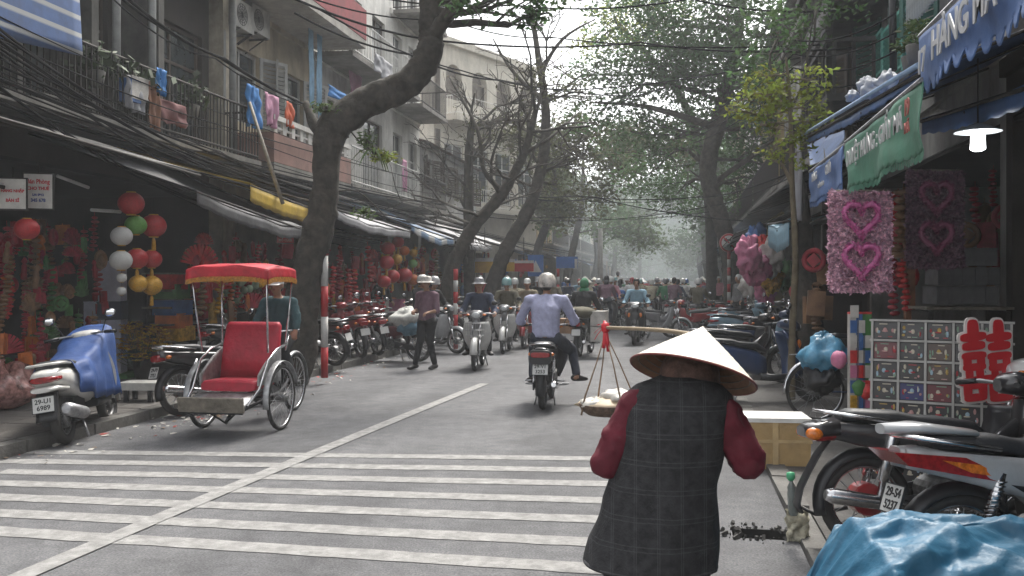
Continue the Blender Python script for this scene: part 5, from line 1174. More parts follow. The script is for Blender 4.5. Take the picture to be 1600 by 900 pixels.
def banner(label, p_far_top, p_near_top, drop, mat, letters, scallop, seg, sag=.03, fringe=0.):
    """cloth banner hanging along the kerb; letters: (text, size, along, down, material, squeeze)"""
    A, B = V(p_far_top), V(p_near_top); L = (B - A).length; r = thing('shop_banner', label, 'banner', A, 0); sd_ = R.random() * 9; u_ = (B - A).normalized()
    def fn(u, v):
        hgt = drop * v
        if v > .8: hgt -= scallop * (v - .8) / .2 * (1 - abs(math.sin(u * L / seg * math.pi)))
        x = .035 * math.sin(u * L * 5 + sd_) * v + .03 * noise.noise(V((u * L * 2, v * 2, sd_)))
        return u_ * (u * L) + V((x, 0, -hgt - sag * math.sin(u * math.pi)))
    MB().patch(fn, int(L / seg * 8), 14, .008).build('cloth', mat, r)
    MB().tube([(0, 0, .012), u_ * L + V((0, 0, .012))], .016, 6).build('rail', STEEL, r)
    for s, sz, al, dn, mt, sx in letters:
        c = u_ * al + V((-.045, 0, -dn)); text(s, sz, mt, r, face_mtx(c, u_, V((0, 0, 1))), .004, sz * .02, sx=sx)
    if fringe:
        m = MB(); n = int(L / .03)
        for i in range(n): p = fn((i + .5) / n, 1); m.box(p + V((0, 0, -fringe / 2)), (.005, .012, fringe * (.8 + .4 * R.random())))
        o = m.build('fringe', mat, r); o['kind'] = 'stuff'
    return r
A, B = PX(1437, 60, 1.5), V((1.5, 3.3, 0)); B.z = A.z
banner('blue scalloped shop banner with pale letters at the top right corner', A, B, A.z - PX(1437, 150, 1.5).z, BLUES, [('17', .2, .22, .2, LETW, .9), ('HÀNG MÃ', .24, 1.0, .17, LETW, 1.0), ('ĐT:', .2, 2.1, .18, LETW, 1)], .1, .16)
A, B = PX(1321, 212, 1.5), PX(1440, 136, 1.5); B.z = A.z = (A.z + B.z) / 2 - .02; L_ = (B - A).length
banner('green fringed shop banner with white letters', A, B, .43, GREENS, [('DUYỆT HƯNG : GIẤY MÃ', .185, L_ * .5, .19, LETW, .98), ('19', .15, L_ * .93, .13, LETR, .9), ('MÃ', .1, L_ * .93, .26, LETR, .9)], .02, .12, .02, .05)
A, B = PX(1265, 262, 1.5), PX(1320, 238, 1.52); B.z = A.z = (A.z + B.z) / 2; L_ = (B - A).length
banner('blue banner end piece with small white print left of the green banner', A, B, .36, BLUES, [('HÀNG', .12, L_ * .3, .12, LETW, 1), ('CƯỚI', .13, L_ * .7, .14, LETW, 1), ('GIẤY MÃ 19', .06, L_ * .5, .25, LETW, 1.2)], .02, .1, .02, .05)
awning('slack navy tarpaulin between the banner ends', PX(1262, 226, 2.4), PX(1320, 205, 2.4), PX(1322, 245, 1.62), PX(1268, 290, 1.62), NAVYT, sag=.12)
p = PX(1247, 255, 1.6); hang_cloth('cloth', 'pale grey cloth strip hanging beside the slender tree', p + V((0, 0, .35)), .5, 1.1, M('grey_cloth', (.3, .3, .33), .8), 'cloth', .05)
# bags on the awning edge
SACK = M('white_sack', (.42, .44, .48), .6, var=.2, scale=6, bump=.5, bscale=12)
for i, (px_, py_, r_, lab) in enumerate([(1332, 150, .07, 'white sack at the left of the awning roof'), (1362, 140, .1, 'white sack in the middle of the awning roof'), (1386, 128, .1, 'pale box shaped bundle by the green shutters'), (1352, 132, .08, 'upright white bundle behind the other sacks')]):
    m = MB(); c = PX(px_, py_, 2.0); m.patch(lambda u, v: (lambda a, b, k: V((r_ * k * math.cos(a) * math.sin(b), r_ * 1.2 * k * math.sin(a) * math.sin(b), -r_ * .9 * k * math.cos(b))))(2 * math.pi * u, math.pi * v, 1 + .7 * noise.noise(V((math.cos(6.283 * u) * 2.2, math.sin(6.283 * u) * 2.2, v * 5 + i * 5)))), 24, 16)
    tag(m.build('sack', SACK, None, c), lab, 'sack')
# lamp that is lit
lp_ = thing('shop_lamp', 'lit white shop lamp with a flat round reflector', 'lamp', PX(1528, 205, 2.3)); 
MB().lathe([(.02, .06), (.06, .05), (.17, .0), (.175, -.008), (.17, -.006), (.05, .03), (.02, .04)], 24).build('reflector', M('lamp_enamel', (.6, .62, .62), .3), lp_)
MB().lathe([(.02, .0), (.05, -.02), (.055, -.14), (.03, -.155), (.001, -.157)], 16).build('bulb', M('lit_bulb', (.95, .97, 1), .3, emit=7), lp_)
MB().tube([(0, 0, .05), (0, 0, .6)], .006, 5).build('cord', IRON, lp_)
pl = bpy.data.lights.new('bulb_light', 'POINT'); pl.energy = 1.5; pl.shadow_soft_size = .08; pl.color = (.9, .95, 1); q = bpy.data.objects.new('bulb_light', pl); COL.objects.link(q); q.parent = lp_; q.location = (0, 0, -.22)
# pink heart wall hangings
PFUR = M('pink_tinsel', (.64, .38, .48), .5, var=.45, scale=28, bump=.6, bscale=40, isl=.45); PHOT = M('hot_pink_tinsel', (.52, .12, .3), .5, var=.3, scale=30, isl=.35); PDIM = M('mauve_tinsel', (.13, .07, .1), .55, var=.5, scale=28, isl=.5)  # PDIM is the pink tinsel darkened to stand for shop shade
rh = np.random.default_rng(4)
def tufts(n, fn, size, name, mat, par, seed=0):
    g = np.random.default_rng(seed); uv = g.random((n, 2)); P = np.array([fn(u, v) for u, v in uv]); d1 = g.normal(size=(n, 3)); d1 /= np.linalg.norm(d1, axis=1)[:, None]; d2 = g.normal(size=(n, 3)); d2 -= (d2 * d1).sum(1)[:, None] * d1; d2 /= np.linalg.norm(d2, axis=1)[:, None]
    s = size * (.6 + .8 * g.random((n, 1))); Q = np.stack([P - d1 * s * .5, P + d2 * s * .25, P + d1 * s * .6, P - d2 * s * .25], 1)
    o = link(name, np_mesh(name, Q, 4, mat), par); o['kind'] = 'stuff'; return o
def heart_pt(t): return (.95 * 16 * math.sin(t) ** 3 / 16, (13 * math.cos(t) - 5 * math.cos(2 * t) - 2 * math.cos(3 * t) - math.cos(4 * t)) / 16)
def heart_hanging(label, px0, px1, py0, py1, d, mat, hmat, n=5000):
    c0, c1 = W(px0, py0, d), W(px1, py0, d); hgt = (py1 - py0) / FPX * d; wd = (c1 - c0).length; u_ = (c1 - c0).normalized(); nn = V((u_.y, -u_.x, 0)); r = thing('heart_hanging', label, 'hanging', (c0 + c1) / 2)
    MB().patch(lambda u, v: u_ * ((u - .5) * wd) + V((0, 0, -hgt * v)) + nn * (.03 * math.sin(u * 9)), 10, 10, .02).build('backing', mat, r)
    tufts(n, lambda u, v: tuple(u_ * ((u - .5) * wd * 1.05) + V((0, 0, -hgt * 1.03 * v)) + nn * (.03 * math.sin(u * 9) + .03)), .055, 'tinsel', mat, r, 3)
    for k in range(2):
        cz = -hgt * (.27 + .42 * k); sz = wd * .3
        pts = [u_ * (heart_pt(t)[0] * sz) + V((0, 0, cz + heart_pt(t)[1] * sz)) + nn * .07 for t in np.linspace(0, 2 * math.pi, 29)[:-1]]
        MB().tube(pts, .028, 8, True, True, wob=.5).build('heart', hmat, r)
        tufts(900, lambda u, v: tuple(V(pts[int(u * 27.99)]) + V((0, 0, .05 * (v - .5))) + nn * .01), .05, 'heart_tinsel', hmat, r, k + 9)
    MB().tube([u_ * (-wd * .5) + V((0, 0, .01)), u_ * (wd * .5) + V((0, 0, .01))], .012, 6).build('hanging_rod', WORNWOOD, r)
    return r
heart_hanging('pink tinsel hanging with two hot pink hearts under the banners', 1295, 1388, 300, 452, 8.3, PFUR, PHOT)
heart_hanging('dim mauve tinsel hanging deeper in the shop, right of the pink one', 1416, 1500, 268, 415, 8.6, PDIM, M('dark_pink_tinsel', (.17, .045, .09), .55, isl=.4))  # hearts too get a darkened pink in place of shade
post = thing('wooden_post', 'reddish wooden post between the two heart hangings', 'post', G(1421, 660, PZR)); pz = G(1421, 660, PZR)
MB().box((0, 0, 1.3), (.1, .1, 2.6)).build('shaft', M('red_brown_wood', (.2, .085, .04), .6, var=.35, scale=9), post); MB().box((0, 0, .05), (.16, .16, .1)).build('foot', CONC, post)
# dim wares in the right shop
def dim(n, x0, x1, y0, y1, d0, d1, pal, where, grp, s=(.7, 1.3)):
    for i in range(n):
        k = rw.choice(['garland', 'packet', 'tassel_charm', 'paper_wreath']); mi = rw.choice(pal)
        ware(k, W(rw.uniform(x0, x1), rw.uniform(y0, y1), rw.uniform(d0, d1)), mi, f'{WN[mi]} {KN[k]} {where}', f'{WN[mi]} {KN[k]}s {grp}', rw.uniform(*s), rz=rw.uniform(1, 2.2))
dim(20, 1385, 1420, 285, 420, 10, 12, [2, 0, 3], 'hanging between the two heart hangings', 'between the heart hangings')
dim(18, 1500, 1600, 265, 420, 11.5, 14, [3, 3, 2, 3, 2], 'hanging in the dark right shop under the lamp', 'in the dark right shop')
dim(10, 1245, 1290, 385, 470, 12.5, 14, [3, 2, 3], 'in the dim stall beside the slender tree', 'beside the slender tree', (.8, 1.4))
for i, (px_, py_, mi, lab) in enumerate([(1170, 400, 6, 'pink packet bundle behind the round traffic sign'), (1182, 420, 6, 'large pink wrapped bundle at the stall'), (1205, 402, 7, 'white bundle at the top of the pink stall'), (1190, 395, 0, 'red pennant cloth above the pink stall'), (1205, 432, 1, 'gold balloon bundle at the pink stall'), (1195, 455, 6, 'pale pink bundle low at the stall'), (1225, 430, 4, 'green bundle right of the pink stall'), (1180, 378, 8, 'blue packet hung above the pink stall'), (1172, 445, 7, 'white bundle low at the stall left')]):
    c = W(px_, py_, 19 + .4 * i); m = MB(); m.patch(lambda u, v: (lambda a, b, k: V((.24 * k * math.cos(a) * math.sin(b), .24 * k * math.sin(a) * math.sin(b), -.32 * k * math.cos(b))))(6.283 * u, math.pi * v, 1 + .75 * noise.noise(V((math.cos(6.283 * u) * 2.4, math.sin(6.283 * u) * 2.4, v * 7 + i * 3)))), 26, 18)
    tag(m.build('bundle', WARE[mi], None, c), lab, 'bundle')
GREYC = M('grey_carton', (.13, .13, .135), .7, var=.25, dirt=.4)
for r_ in range(3):
    for c_ in range(5):
        if (r_, c_) in ((2, 0),): continue
        p = W(1462 + c_ * 19 + 3 * (r_ % 2), 447 - r_ * 28 + 28, 9.6); p.z = 1.0 + .2 * r_ + (1.6 - (475 - HY) / FPX * 9.6 - 1.0)
        crate('carton', f'grey carton, {["bottom", "middle", "top"][r_]} row, {["leftmost", "second", "middle", "fourth", "rightmost"][c_]} of the stack in the dark right shop', p, (.13, .3, .17), GREYC, TH + rw.uniform(-.05, .05), 'carton')
sh = thing('shop_shelf', 'dark shelf under the grey cartons in the right shop', 'shelf', W(1500, 478, 9.6)); sh.rotation_euler = (0, 0, TH)
MB().box((0, .0, -.02), (.9, .45, .03)).build('shelf_board', WORNWOOD, sh); 
for s in (-1, 1): MB().box((s * .4, 0, -.7), (.05, .4, 1.3)).build('upright', IRON, sh)
# ------------------------------------------------------------------ display board of small cards
A, B = W(1360, 500, 6.6), W(1580, 493, 6.15); u_ = V((B.x - A.x, B.y - A.y, 0)); wd = u_.length; u_.normalize(); hgt = 1.16
brd = thing('display_board', 'white gridded board of small picture cards standing on the right pavement', 'display board', (A.x, A.y, A.z - hgt)); brd.rotation_euler = (rad(-5), 0, math.atan2(u_.y, u_.x))
MB().bx(0, wd, .012, .03, 0, hgt).build('back_panel', M('board_back', (.05, .045, .045), .7), brd)
fw = M('white_frame_bar', (.42, .41, .39), .5, dirt=.4); nc, nr = 5, 8; cw, rh_ = wd / nc, hgt / nr
for i in range(nc + 1): MB().bx(cw * i - .008, cw * i + .008, -.014, .011, .01, hgt - .01).build('grid_bar', fw, brd)
for j in range(nr + 1): MB().bx(-.02, wd + .02, -.011, .0105, rh_ * j - .008, rh_ * j + .008).build('grid_bar', fw, brd)
cardm = [M('card_black', (.02, .018, .02), .45, coat=.4), M('card_maroon', (.12, .012, .02), .45, coat=.4), M('card_blue', (.02, .025, .12), .45, coat=.4), M('card_brown', (.06, .03, .02), .45, coat=.4)]
pr = [M('print_cream', (.5, .45, .36), .6), M('print_pink', (.45, .25, .24), .6), M('print_red', (.35, .03, .04), .6), M('print_green', (.2, .3, .22), .6), M('print_gold', (.45, .3, .08), .6), M('print_sky', (.3, .42, .5), .6)]
rc = random.Random(2)
for i in range(nc):
    for j in range(nr):
        cx, cz = cw * (i + .5), rh_ * (j + .5); cm = 1 if (i, nr - 1 - j) in ((0, 1), (2, 3)) else 2 if (i, nr - 1 - j) == (1, 3) else rc.choice([0, 0, 0, 3])
        o = MB().box((0, 0, 0), (cw * .86, .006, rh_ * .8)).build('picture_card', cardm[cm], brd, (cx, .004, cz))
        k = MB(); w2, h2 = cw * .43, rh_ * .4
        def fl(x, z, a, b, mi): k.box((x, -.0042 - .0004 * len(k.f) / 6 % .002, z), (a, .0012, b), None, mi)
        def bl(x, z, a, b, mi): k.ell((x, -.0036, z), (a, .0018 + .0006 * rc.random(), b), 9, 4, None, mi)
        fl(rc.uniform(-.2, .2) * w2, h2 * .8, w2 * rc.uniform(.5, .9), h2 * .12, rc.choice([0, 2, 4, 3])); bl(rc.uniform(-.15, .15) * w2, rc.uniform(-.1, .2) * h2, w2 * .2, h2 * .3, rc.choice([0, 5, 0, 1, 4, 0])); bl(rc.uniform(-.1, .1) * w2, -.1 * h2, w2 * .3, h2 * .12, rc.choice([0, 2, 1]))
        for s in (-1, 1):
            for q in range(3): bl(s * w2 * rc.uniform(.5, .85), rc.uniform(-.6, .6) * h2, w2 * rc.uniform(.06, .16), h2 * rc.uniform(.12, .4), rc.choice([0, 0, 1, 3, 3, 2, 5, 4]))
            fl(s * w2 * rc.uniform(.2, .7), -h2 * .78, w2 * rc.uniform(.2, .5), h2 * .1, rc.choice([0, 1, 2, 3]))
        k.build('print', pr, o)
MB().tube([(.05, .05, hgt * .8), (.05, .55, -.1)], .014, 6).build('prop', WORNWOOD, brd); MB().tube([(wd - .05, .05, hgt * .8), (wd - .05, .55, -.1)], .014, 6).build('prop', WORNWOOD, brd)
for s in (0.03, wd - .03): MB().bx(s - .02, s + .02, .0, .03, -(A.z - hgt - PZR) , 0).build('leg', fw, brd)
# double happiness sign, leaning on the board
HRED = M('happiness_red', (.5, .012, .02), .45, var=.1, coat=.2); HWHITE = M('happiness_white_edge', (.62, .6, .57), .6)
c = W(1541, 570, 6.05); hp = thing('double_happiness_sign', 'big red double happiness cutout with white edge on the card board', 'sign', c); hp.rotation_euler = (rad(-5), 0, TH)
def strokes(mb, e, y0, y1):
    """two square characters side by side, drawn as rounded bars"""
    def bar(x, z, w_, h_, sk=0.):
        n = 20; pts = []
        for q in range(n):
            t = 2 * math.pi * q / n; ca, sa = math.cos(t), math.sin(t)
            px_ = (w_ / 2 + e) * math.copysign(abs(ca) ** .6, ca); pz_ = (h_ / 2 + e) * math.copysign(abs(sa) ** .6, sa); pts.append((x + px_, z + pz_ + sk * px_))
        mb.prism(pts, y0 + .0004 * len(mb.f) / 22, y1 - .0003 * len(mb.f) / 22, 0, 'xz')
    for s in (-1, 1):
        x = s * .085
        bar(x, .215, .05, .15); bar(x, .185, .15, .036, .12); bar(x, .125, .13, .036, .12)
        bar(x, .06, .14, .03, .1); bar(x - .045, .02, .03, .07); bar(x + .045, .025, .03, .07); bar(x, -.015, .13, .028, .1)
        bar(x - .035, -.06, .028, .05); bar(x + .035, -.055, .028, .05)
        bar(x - .05, -.165, .034, .11); bar(x + .05, -.16, .034, .11); bar(x, -.135, .13, .028, .1); bar(x, -.215, .13, .03, .1)
    bar(0, -.098, .37, .042, .12)
m = MB(); strokes(m, .026, -.003, .012); m.build('white_edge', HWHITE, hp); m = MB(); strokes(m, .011, -.02, -.006); m.build('red_character', HRED, hp)
# stacked magazines / packets left of the board
for k in range(3):
    c = W(1333 + k * 10, 535, 7.3); t = crate('card_rack', ['striped card rack with red top left of the board', 'striped card rack in the middle left of the board', 'striped card rack touching the board'][k], (c.x, c.y, .55), (.075, .05, .78), [WARE[7], WARE[8], WARE[4]][k], TH, 'card rack', WARE[0])
    for q, mi in enumerate([1, 8, 6, 0, 7][k:] + [8, 7]): MB().box((0, -.028, .08 + .12 * q), (.066, .008, .1)).build('card_packet', WARE[mi], t)
for i, (px_, py_, mi, lab) in enumerate([(1340, 605, 4, 'green wrapped packet at the foot of the card racks'), (1352, 612, 0, 'red wrapped packet beside the green one'), (1310, 562, 6, 'pink cushion packet behind the bicycle saddle')]):
    m = MB(); r_ = .065; m.patch(lambda u, v: (lambda a, b, k: V((r_ * k * math.cos(a) * math.sin(b), r_ * k * math.sin(a) * math.sin(b), -r_ * 1.1 * k * math.cos(b))))(6.283 * u, math.pi * v, 1 + .3 * noise.noise(V((u * 3, v * 4, i * 5.)))), 14, 9); tag(m.build('packet_bag', WARE[mi], None, W(px_, py_, 7.3)), lab, 'packet')
# ================================================================== trees, plants, cables
BARK = M('dark_bark', (.058, .05, .04), .95, var=.55, scale=7, bump=1., bscale=16, dirt=.5, dcol=(.02, .02, .017))
BARKG = M('grey_bark', (.06, .055, .05), .95, var=.4, scale=6, bump=.8, bscale=26)
LEAFD = M('leaf_dark', (.065, .115, .045), .7, var=.3, scale=1.2, isl=.5, trans=.5, spec=.12); LEAFM = M('leaf_mid', (.085, .125, .045), .7, var=.3, scale=1.2, isl=.5, trans=.35, spec=.12)
LEAFY = M('leaf_yellow_green', (.2, .24, .045), .7, var=.4, scale=2, isl=.5, trans=.45, spec=.15); LEAFB = M('leaf_olive', (.09, .095, .045), .7, var=.35, isl=.5, trans=.3, spec=.12)
def leaves(blobs, n_per, size, seed, clump=.28, aspect=.5):
    """clumps of leaf-sized quads scattered through the blobs; returns (n, 4, 3)"""
    g = np.random.default_rng(seed); out = []
    for (c, r, dens) in blobs:
        n = int(n_per * dens); k = max(6, n // 16)
        d = g.normal(size=(k, 3)); d /= np.linalg.norm(d, axis=1)[:, None]; rad_ = g.random((k, 1)) ** .45
        cc = np.array(c) + d * rad_ * np.array([r, r, r * .75]); idx = g.integers(0, k, n)
        P = cc[idx] + g.normal(size=(n, 3)) * clump * np.array([1, 1, .6])
        a = g.normal(size=(n, 3)) * np.array([1, 1, .55]) + np.array([0, 0, -.25]); a /= np.linalg.norm(a, axis=1)[:, None]
        b = np.cross(a, g.normal(size=(n, 3)) * np.array([.5, .5, 1]) + 1e-4); b /= np.linalg.norm(b, axis=1)[:, None] + 1e-9
        s = size * (.6 + .8 * g.random((n, 1)))
        out.append(np.stack([P - a * s * .5, P + b * s * aspect * .5 + a * s * .05, P + a * s * .55, P - b * s * aspect * .5 + a * s * .05], 1))
    return np.concatenate(out)
def spline(pts, k=5):
    P = [V(p) for p in pts]; out = []
    for i in range(len(P) - 1):
        p0, p1, p2, p3 = P[max(i - 1, 0)], P[i], P[i + 1], P[min(i + 2, len(P) - 1)]
        for j in range(k):
            t = j / k; out.append(.5 * ((2 * p1) + (p2 - p0) * t + (2 * p0 - 5 * p1 + 4 * p2 - p3) * t * t + (3 * p1 - p0 - 3 * p2 + p3) * t ** 3))
    return out + [P[-1]]
def taper(rs, k=5):
    out = []
    for i in range(len(rs) - 1): out += [rs[i] + (rs[i + 1] - rs[i]) * j / k for j in range(k)]
    return out + [rs[-1]]
def limb(mb, a, b, r0, r1, rr, bend=.15, n=6, k=6):
    a, b = V(a), V(b); L = (b - a).length; mid = V((rr.gauss(0, 1), rr.gauss(0, 1), rr.gauss(0, .6) + .4)) * L * bend
    pts = [a * (1 - t) + b * t + mid * math.sin(math.pi * t) + V((rr.gauss(0, 1), rr.gauss(0, 1), rr.gauss(0, 1))) * L * .018 * (0 < t < 1) for t in [i / k for i in range(k + 1)]]
    mb.tube(pts, [r0 + (r1 - r0) * i / k for i in range(k + 1)], n); return pts
def twigs(mb, a, d, L, r, depth, rr, up=.12, n=4, ends=None):
    d = V(d).normalized(); b = V(a) + d * L; pts = limb(mb, a, b, r, r * .55, rr, .1, n, 4)
    if ends is not None and depth <= 1: ends.append(b)
    if depth <= 0: return
    for i in range(rr.choice([2, 3, 3])):
        t = rr.uniform(.45, 1); p = pts[int(t * (len(pts) - 1))]
        nd = d + V((rr.gauss(0, .55), rr.gauss(0, .55), rr.gauss(up, .45))); twigs(mb, p, nd, L * rr.uniform(.55, .82), r * .55, depth - 1, rr, up, 4, ends)
def tree(name, label, pts, rs, blobs, nleaf, size, leafm, barkm=BARK, seed=1, group=None, clump=.28, extra=None, wob=.2, twig=0, nk=12):
    base = V(pts[0]); root = thing(name, label, 'tree', base, 0, group); rr = random.Random(seed); m = MB()
    P = spline([V(p) - base for p in pts], 9); m.tube(P, taper(rs, 9), nk + 14, wob=wob)
    for e in (extra or []): q = spline([V(p) - base for p in e[0]]); m.tube(q, taper(e[1]), nk, wob=wob)
    top = P[int(len(P) * .75):]
    for (c, r, dn) in blobs:
        c_ = V(c) - base; a = min(P[len(P) // 3:], key=lambda q: (q - c_).length + .3 * abs(q.z - c_.z)); r0 = min(rs[-1] * .8, .045 + .02 * (c_ - a).length); pp = limb(m, a, c_, r0, .02, rr, .12)
        for k in range(5): d = V((rr.gauss(0, 1), rr.gauss(0, 1), rr.gauss(.2, .7))); limb(m, pp[rr.randrange(2, 7)], c_ + d.normalized() * r * .8, r0 * .4, .006, rr, .12, 4, 4)
    if twig:
        for k in range(twig):
            t = rr.uniform(.45, 1.); p = P[min(int(t * len(P)), len(P) - 1)]; twigs(m, p, V((rr.gauss(0, .8), rr.gauss(0, .8), rr.gauss(.5, .4))), rr.uniform(1.1, 2.1), rs[-1] * .55 + .012, 3, rr)
    m.build('trunk', barkm, root)
    if blobs and nleaf:
        Q = leaves([(tuple(V(c) - base), r, dn) for c, r, dn in blobs], nleaf, size, seed, clump); link('crown', np_mesh('crown', Q, 4, leafm), root)
    return root
D1 = 14.
w1 = [(452, 612, 62), (466, 540, 56), (476, 440, 51), (497, 355, 47), (508, 300, 43), (511, 245, 46), (522, 198, 56), (570, 163, 50), (618, 141, 48), (654, 112, 46), (672, 75, 40), (672, 40, 34), (671, 0, 33), (668, -90, 30), (650, -200, 24)]
tree('street_tree', 'big dark tree leaning right with a bent trunk on the left kerb', [W(x, y, D1) for x, y, _ in w1], [w_ / 2 * D1 / FPX for _, _, w_ in w1],
     [(W(800, 0, 13.5), .6, .16), (W(745, 12, 13.2), .4, .12), (W(860, -10, 13.5), .6, .18), (W(830, 22, 13.6), .35, .08), (W(600, -150, 14), 1.2, .5), (W(800, -120, 14), 1.4, .6)], 1500, .1, LEAFD, BARK, 3, clump=.12,
     extra=[([W(672, 60, D1), W(740, -20, D1 - .5), W(820, -60, D1 - .6)], [.14, .08, .04]), ([W(515, 215, D1), W(492, 195, D1), W(478, 160, D1 + .2)], [.16, .09, .05])])
# epiphyte plants on the bent trunk
def fern(label, c, n, L, mat, seed, droop=.9):
    r = thing('fern', label, 'plant', c); g = random.Random(seed); m = MB()
    for i in range(n):
        a = g.random() * 6.28; l_ = L * g.uniform(.6, 1.1); up = g.uniform(.2, .9)
        def fn(u, v, a=a, l_=l_, up=up): w_ = .018 * math.sin(math.pi * min(1, .08 + u * .92)) + .003; q = l_ * u; return (q * math.cos(a) - (v - .5) * 2 * w_ * math.sin(a), q * math.sin(a) + (v - .5) * 2 * w_ * math.cos(a), up * q - droop * q * q / l_)
        o = m.patch(fn, 7, 2, 0)
    f = m.build('fronds', mat, r); f['kind'] = 'stuff'; MB().ell((0, 0, 0), (.05, .05, .035), 8, 6).build('root_ball', BARK, r); return r
def tuft(label, c, r_, n, mat, seed):
    r = thing('fern', label, 'plant', c); link('fronds', np_mesh('fronds', leaves([((0, 0, 0), r_, 1)], n, .085, seed, .07, .35), 4, mat), r); MB().ell((0, 0, 0), (.05, .05, .035), 8, 6).build('root_ball', BARK, r); return r
tuft('leafy fern perched at the fork of the leaning tree', W(508, 168, 13.75), .16, 130, LEAFM, 1); tuft('ferny tuft under the bent limb of the leaning tree', W(575, 222, 13.8), .2, 150, LEAFM, 2); tuft('yellowish drooping fern right of the trunk bend', W(598, 242, 13.9), .2, 150, LEAFY, 5); tuft('lowest fern tuft beside the trunk below the bend', W(572, 330, 14.1), .15, 90, LEAFM, 7); fern('few long fronds hanging among the tufts under the limb', W(585, 238, 13.8), 14, .4, LEAFM, 3, 1.1)
tag(MB().tube(spline([W(524, 300, 14), W(560, 300, 14), W(602, 338, 14.1)]), .012, 5).build('vine', BARK), 'thin vine reaching from the trunk to the lowest fern', 'vine')
tag(MB().tube(spline([W(548, 205, 14), W(570, 228, 13.9), W(612, 246, 13.9)]), .012, 5).build('vine', BARK), 'thin vine under the bent limb', 'vine')
D2 = 24.
tree('bare_tree', 'dark bare tree slanting right from the left kerb, nearer of two', [W(x, y, D2) for x, y in ((682, 534), (698, 460), (712, 405), (742, 352), (786, 300), (818, 240), (838, 170))], [.26, .22, .19, .17, .15, .11, .07], [(W(850, 120, 24), .9, .25), (W(790, 190, 24), .7, .15)], 700, .1, LEAFB, BARK, 8, extra=[([W(786, 300, D2), W(756, 265, D2), W(745, 200, D2), W(702, 120, D2 + 1)], [.08, .06, .05, .025]), ([W(818, 240, D2), W(860, 215, D2), W(905, 175, D2 + 1)], [.06, .04, .02])], twig=11)
D3 = 28.
tree('bare_tree', 'second bare tree slanting right, just behind the nearer one', [W(x, y, D3) for x, y in ((752, 520), (772, 440), (792, 388), (824, 330), (846, 262), (853, 180), (842, 95), (830, 15))], [.27, .24, .22, .2, .17, .14, .1, .06], [(W(880, 150, 28), 1.0, .5), (W(900, 230, 29), 1.1, .6), (W(870, 290, 29), .8, .35)], 800, .12, LEAFB, BARK, 12, extra=[([W(850, 160, D3), W(800, 110, D3), W(770, 60, D3 + 1)], [.08, .05, .02]), ([W(846, 110, D3), W(880, 60, D3), W(930, 30, D3)], [.07, .05, .02])], twig=12)
tree('bare_tree', 'thin upright bare tree left of the two slanting ones', [W(x, y, 30) for x, y in ((735, 514), (733, 440), (732, 330), (733, 240), (737, 190))], [.2, .19, .17, .15, .08], [(W(735, 300, 30), .7, .3), (W(735, 200, 30), .7, .2)], 500, .1, LEAFB, BARK, 15, twig=12)
D4 = 33.
tree('street_tree', 'large leafy tree with a swaying trunk behind the round traffic sign', [W(x, y, D4) for x, y in ((1146, 508), (1143, 440), (1136, 380), (1124, 335), (1109, 290), (1107, 250), (1120, 200), (1136, 140), (1150, 70), (1160, 10))], [.34, .32, .31, .3, .3, .3, .3, .27, .2, .12],
     [(W(x, y, d), r, q) for x, y, d, r, q in ((958, 118, 34, 1.7, .75), (1005, 55, 33, 2.0, .9), (1075, 35, 32, 2.2, 1.1), (1155, 55, 31, 2.3, 1.2), (1225, 60, 30, 2.2, 1.2), (1045, 130, 34, 2.1, 1.), (1120, 120, 33, 2.2, 1.2), (1195, 140, 33, 2.2, 1.2), (985, 205, 35, 1.7, .7), (1055, 215, 35, 1.7, .7), (1180, 215, 35, 2., 1.1), (930, 185, 36, 1.4, .45), (1245, 150, 32, 1.8, 1.), (1170, 300, 36, 1.6, .8), (1215, 265, 35, 1.6, .9), (1010, 275, 37, 1.5, .6), (1060, 300, 38, 1.3, .6), (1225, -40, 30, 2.4, 1), (1100, -40, 31, 2.4, 1), (980, -20, 33, 2, .7), (1090, 90, 34, 1.8, .8), (1150, 190, 35, 1.8, .8), (1020, 100, 35, 1.5, .6))], 2000, .165, LEAFD, BARK, 21, clump=.3,
     extra=[([W(1120, 200, D4), W(1060, 180, D4), W(1000, 165, D4 + 1), W(930, 160, D4 + 2)], [.16, .12, .08, .04]), ([W(1136, 140, D4), W(1190, 110, D4), W(1240, 60, D4 - 1)], [.16, .11, .06]), ([W(1109, 290, D4), W(1180, 240, D4), W(1230, 200, D4)], [.12, .08, .05])])
tree('street_tree', 'yellow green leafy tree top behind the cables near the middle top', [V((-.6, 38, PZ)) + V((1.9, 0, 0)), V((1.2, 38.3, 5)), V((.2, 38.6, 9)), W(960, 30, 37)], [.25, .22, .16, .07], [(W(965, 25, 37), 1.3, 1), (W(985, 60, 37), 1.1, .8), (W(1040, 20, 37), 1.3, .7), (W(925, 70, 37), .8, .4)], 800, .17, LEAFY, BARKG, 25)
D5 = 11.6
tree('young_tree', 'slender young tree with yellow green leaves on the right pavement', [W(x, y, D5) for x, y in ((1236, 624), (1238, 520), (1243, 400), (1238, 300), (1236, 210), (1232, 130), (1228, 90))], [.05, .045, .04, .034, .03, .022, .012],
     [(W(x, y, D5), r, q) for x, y, r, q in ((1222, 138, .3, .5), (1170, 150, .22, .3), (1255, 170, .28, .4), (1188, 195, .24, .3), (1232, 205, .3, .35), (1268, 125, .24, .3), (1150, 172, .14, .15), (1245, 242, .24, .25), (1205, 240, .18, .15), (1280, 195, .18, .2), (1208, 165, .24, .35), (1196, 120, .2, .2))], 420, .075, LEAFY, M('tan_bark', (.15, .12, .075), .9, var=.35, scale=8), 31, clump=.07, extra=[([W(1238, 290, D5), W(1222, 258, D5), W(1205, 250, D5)], [.03, .02, .012])])
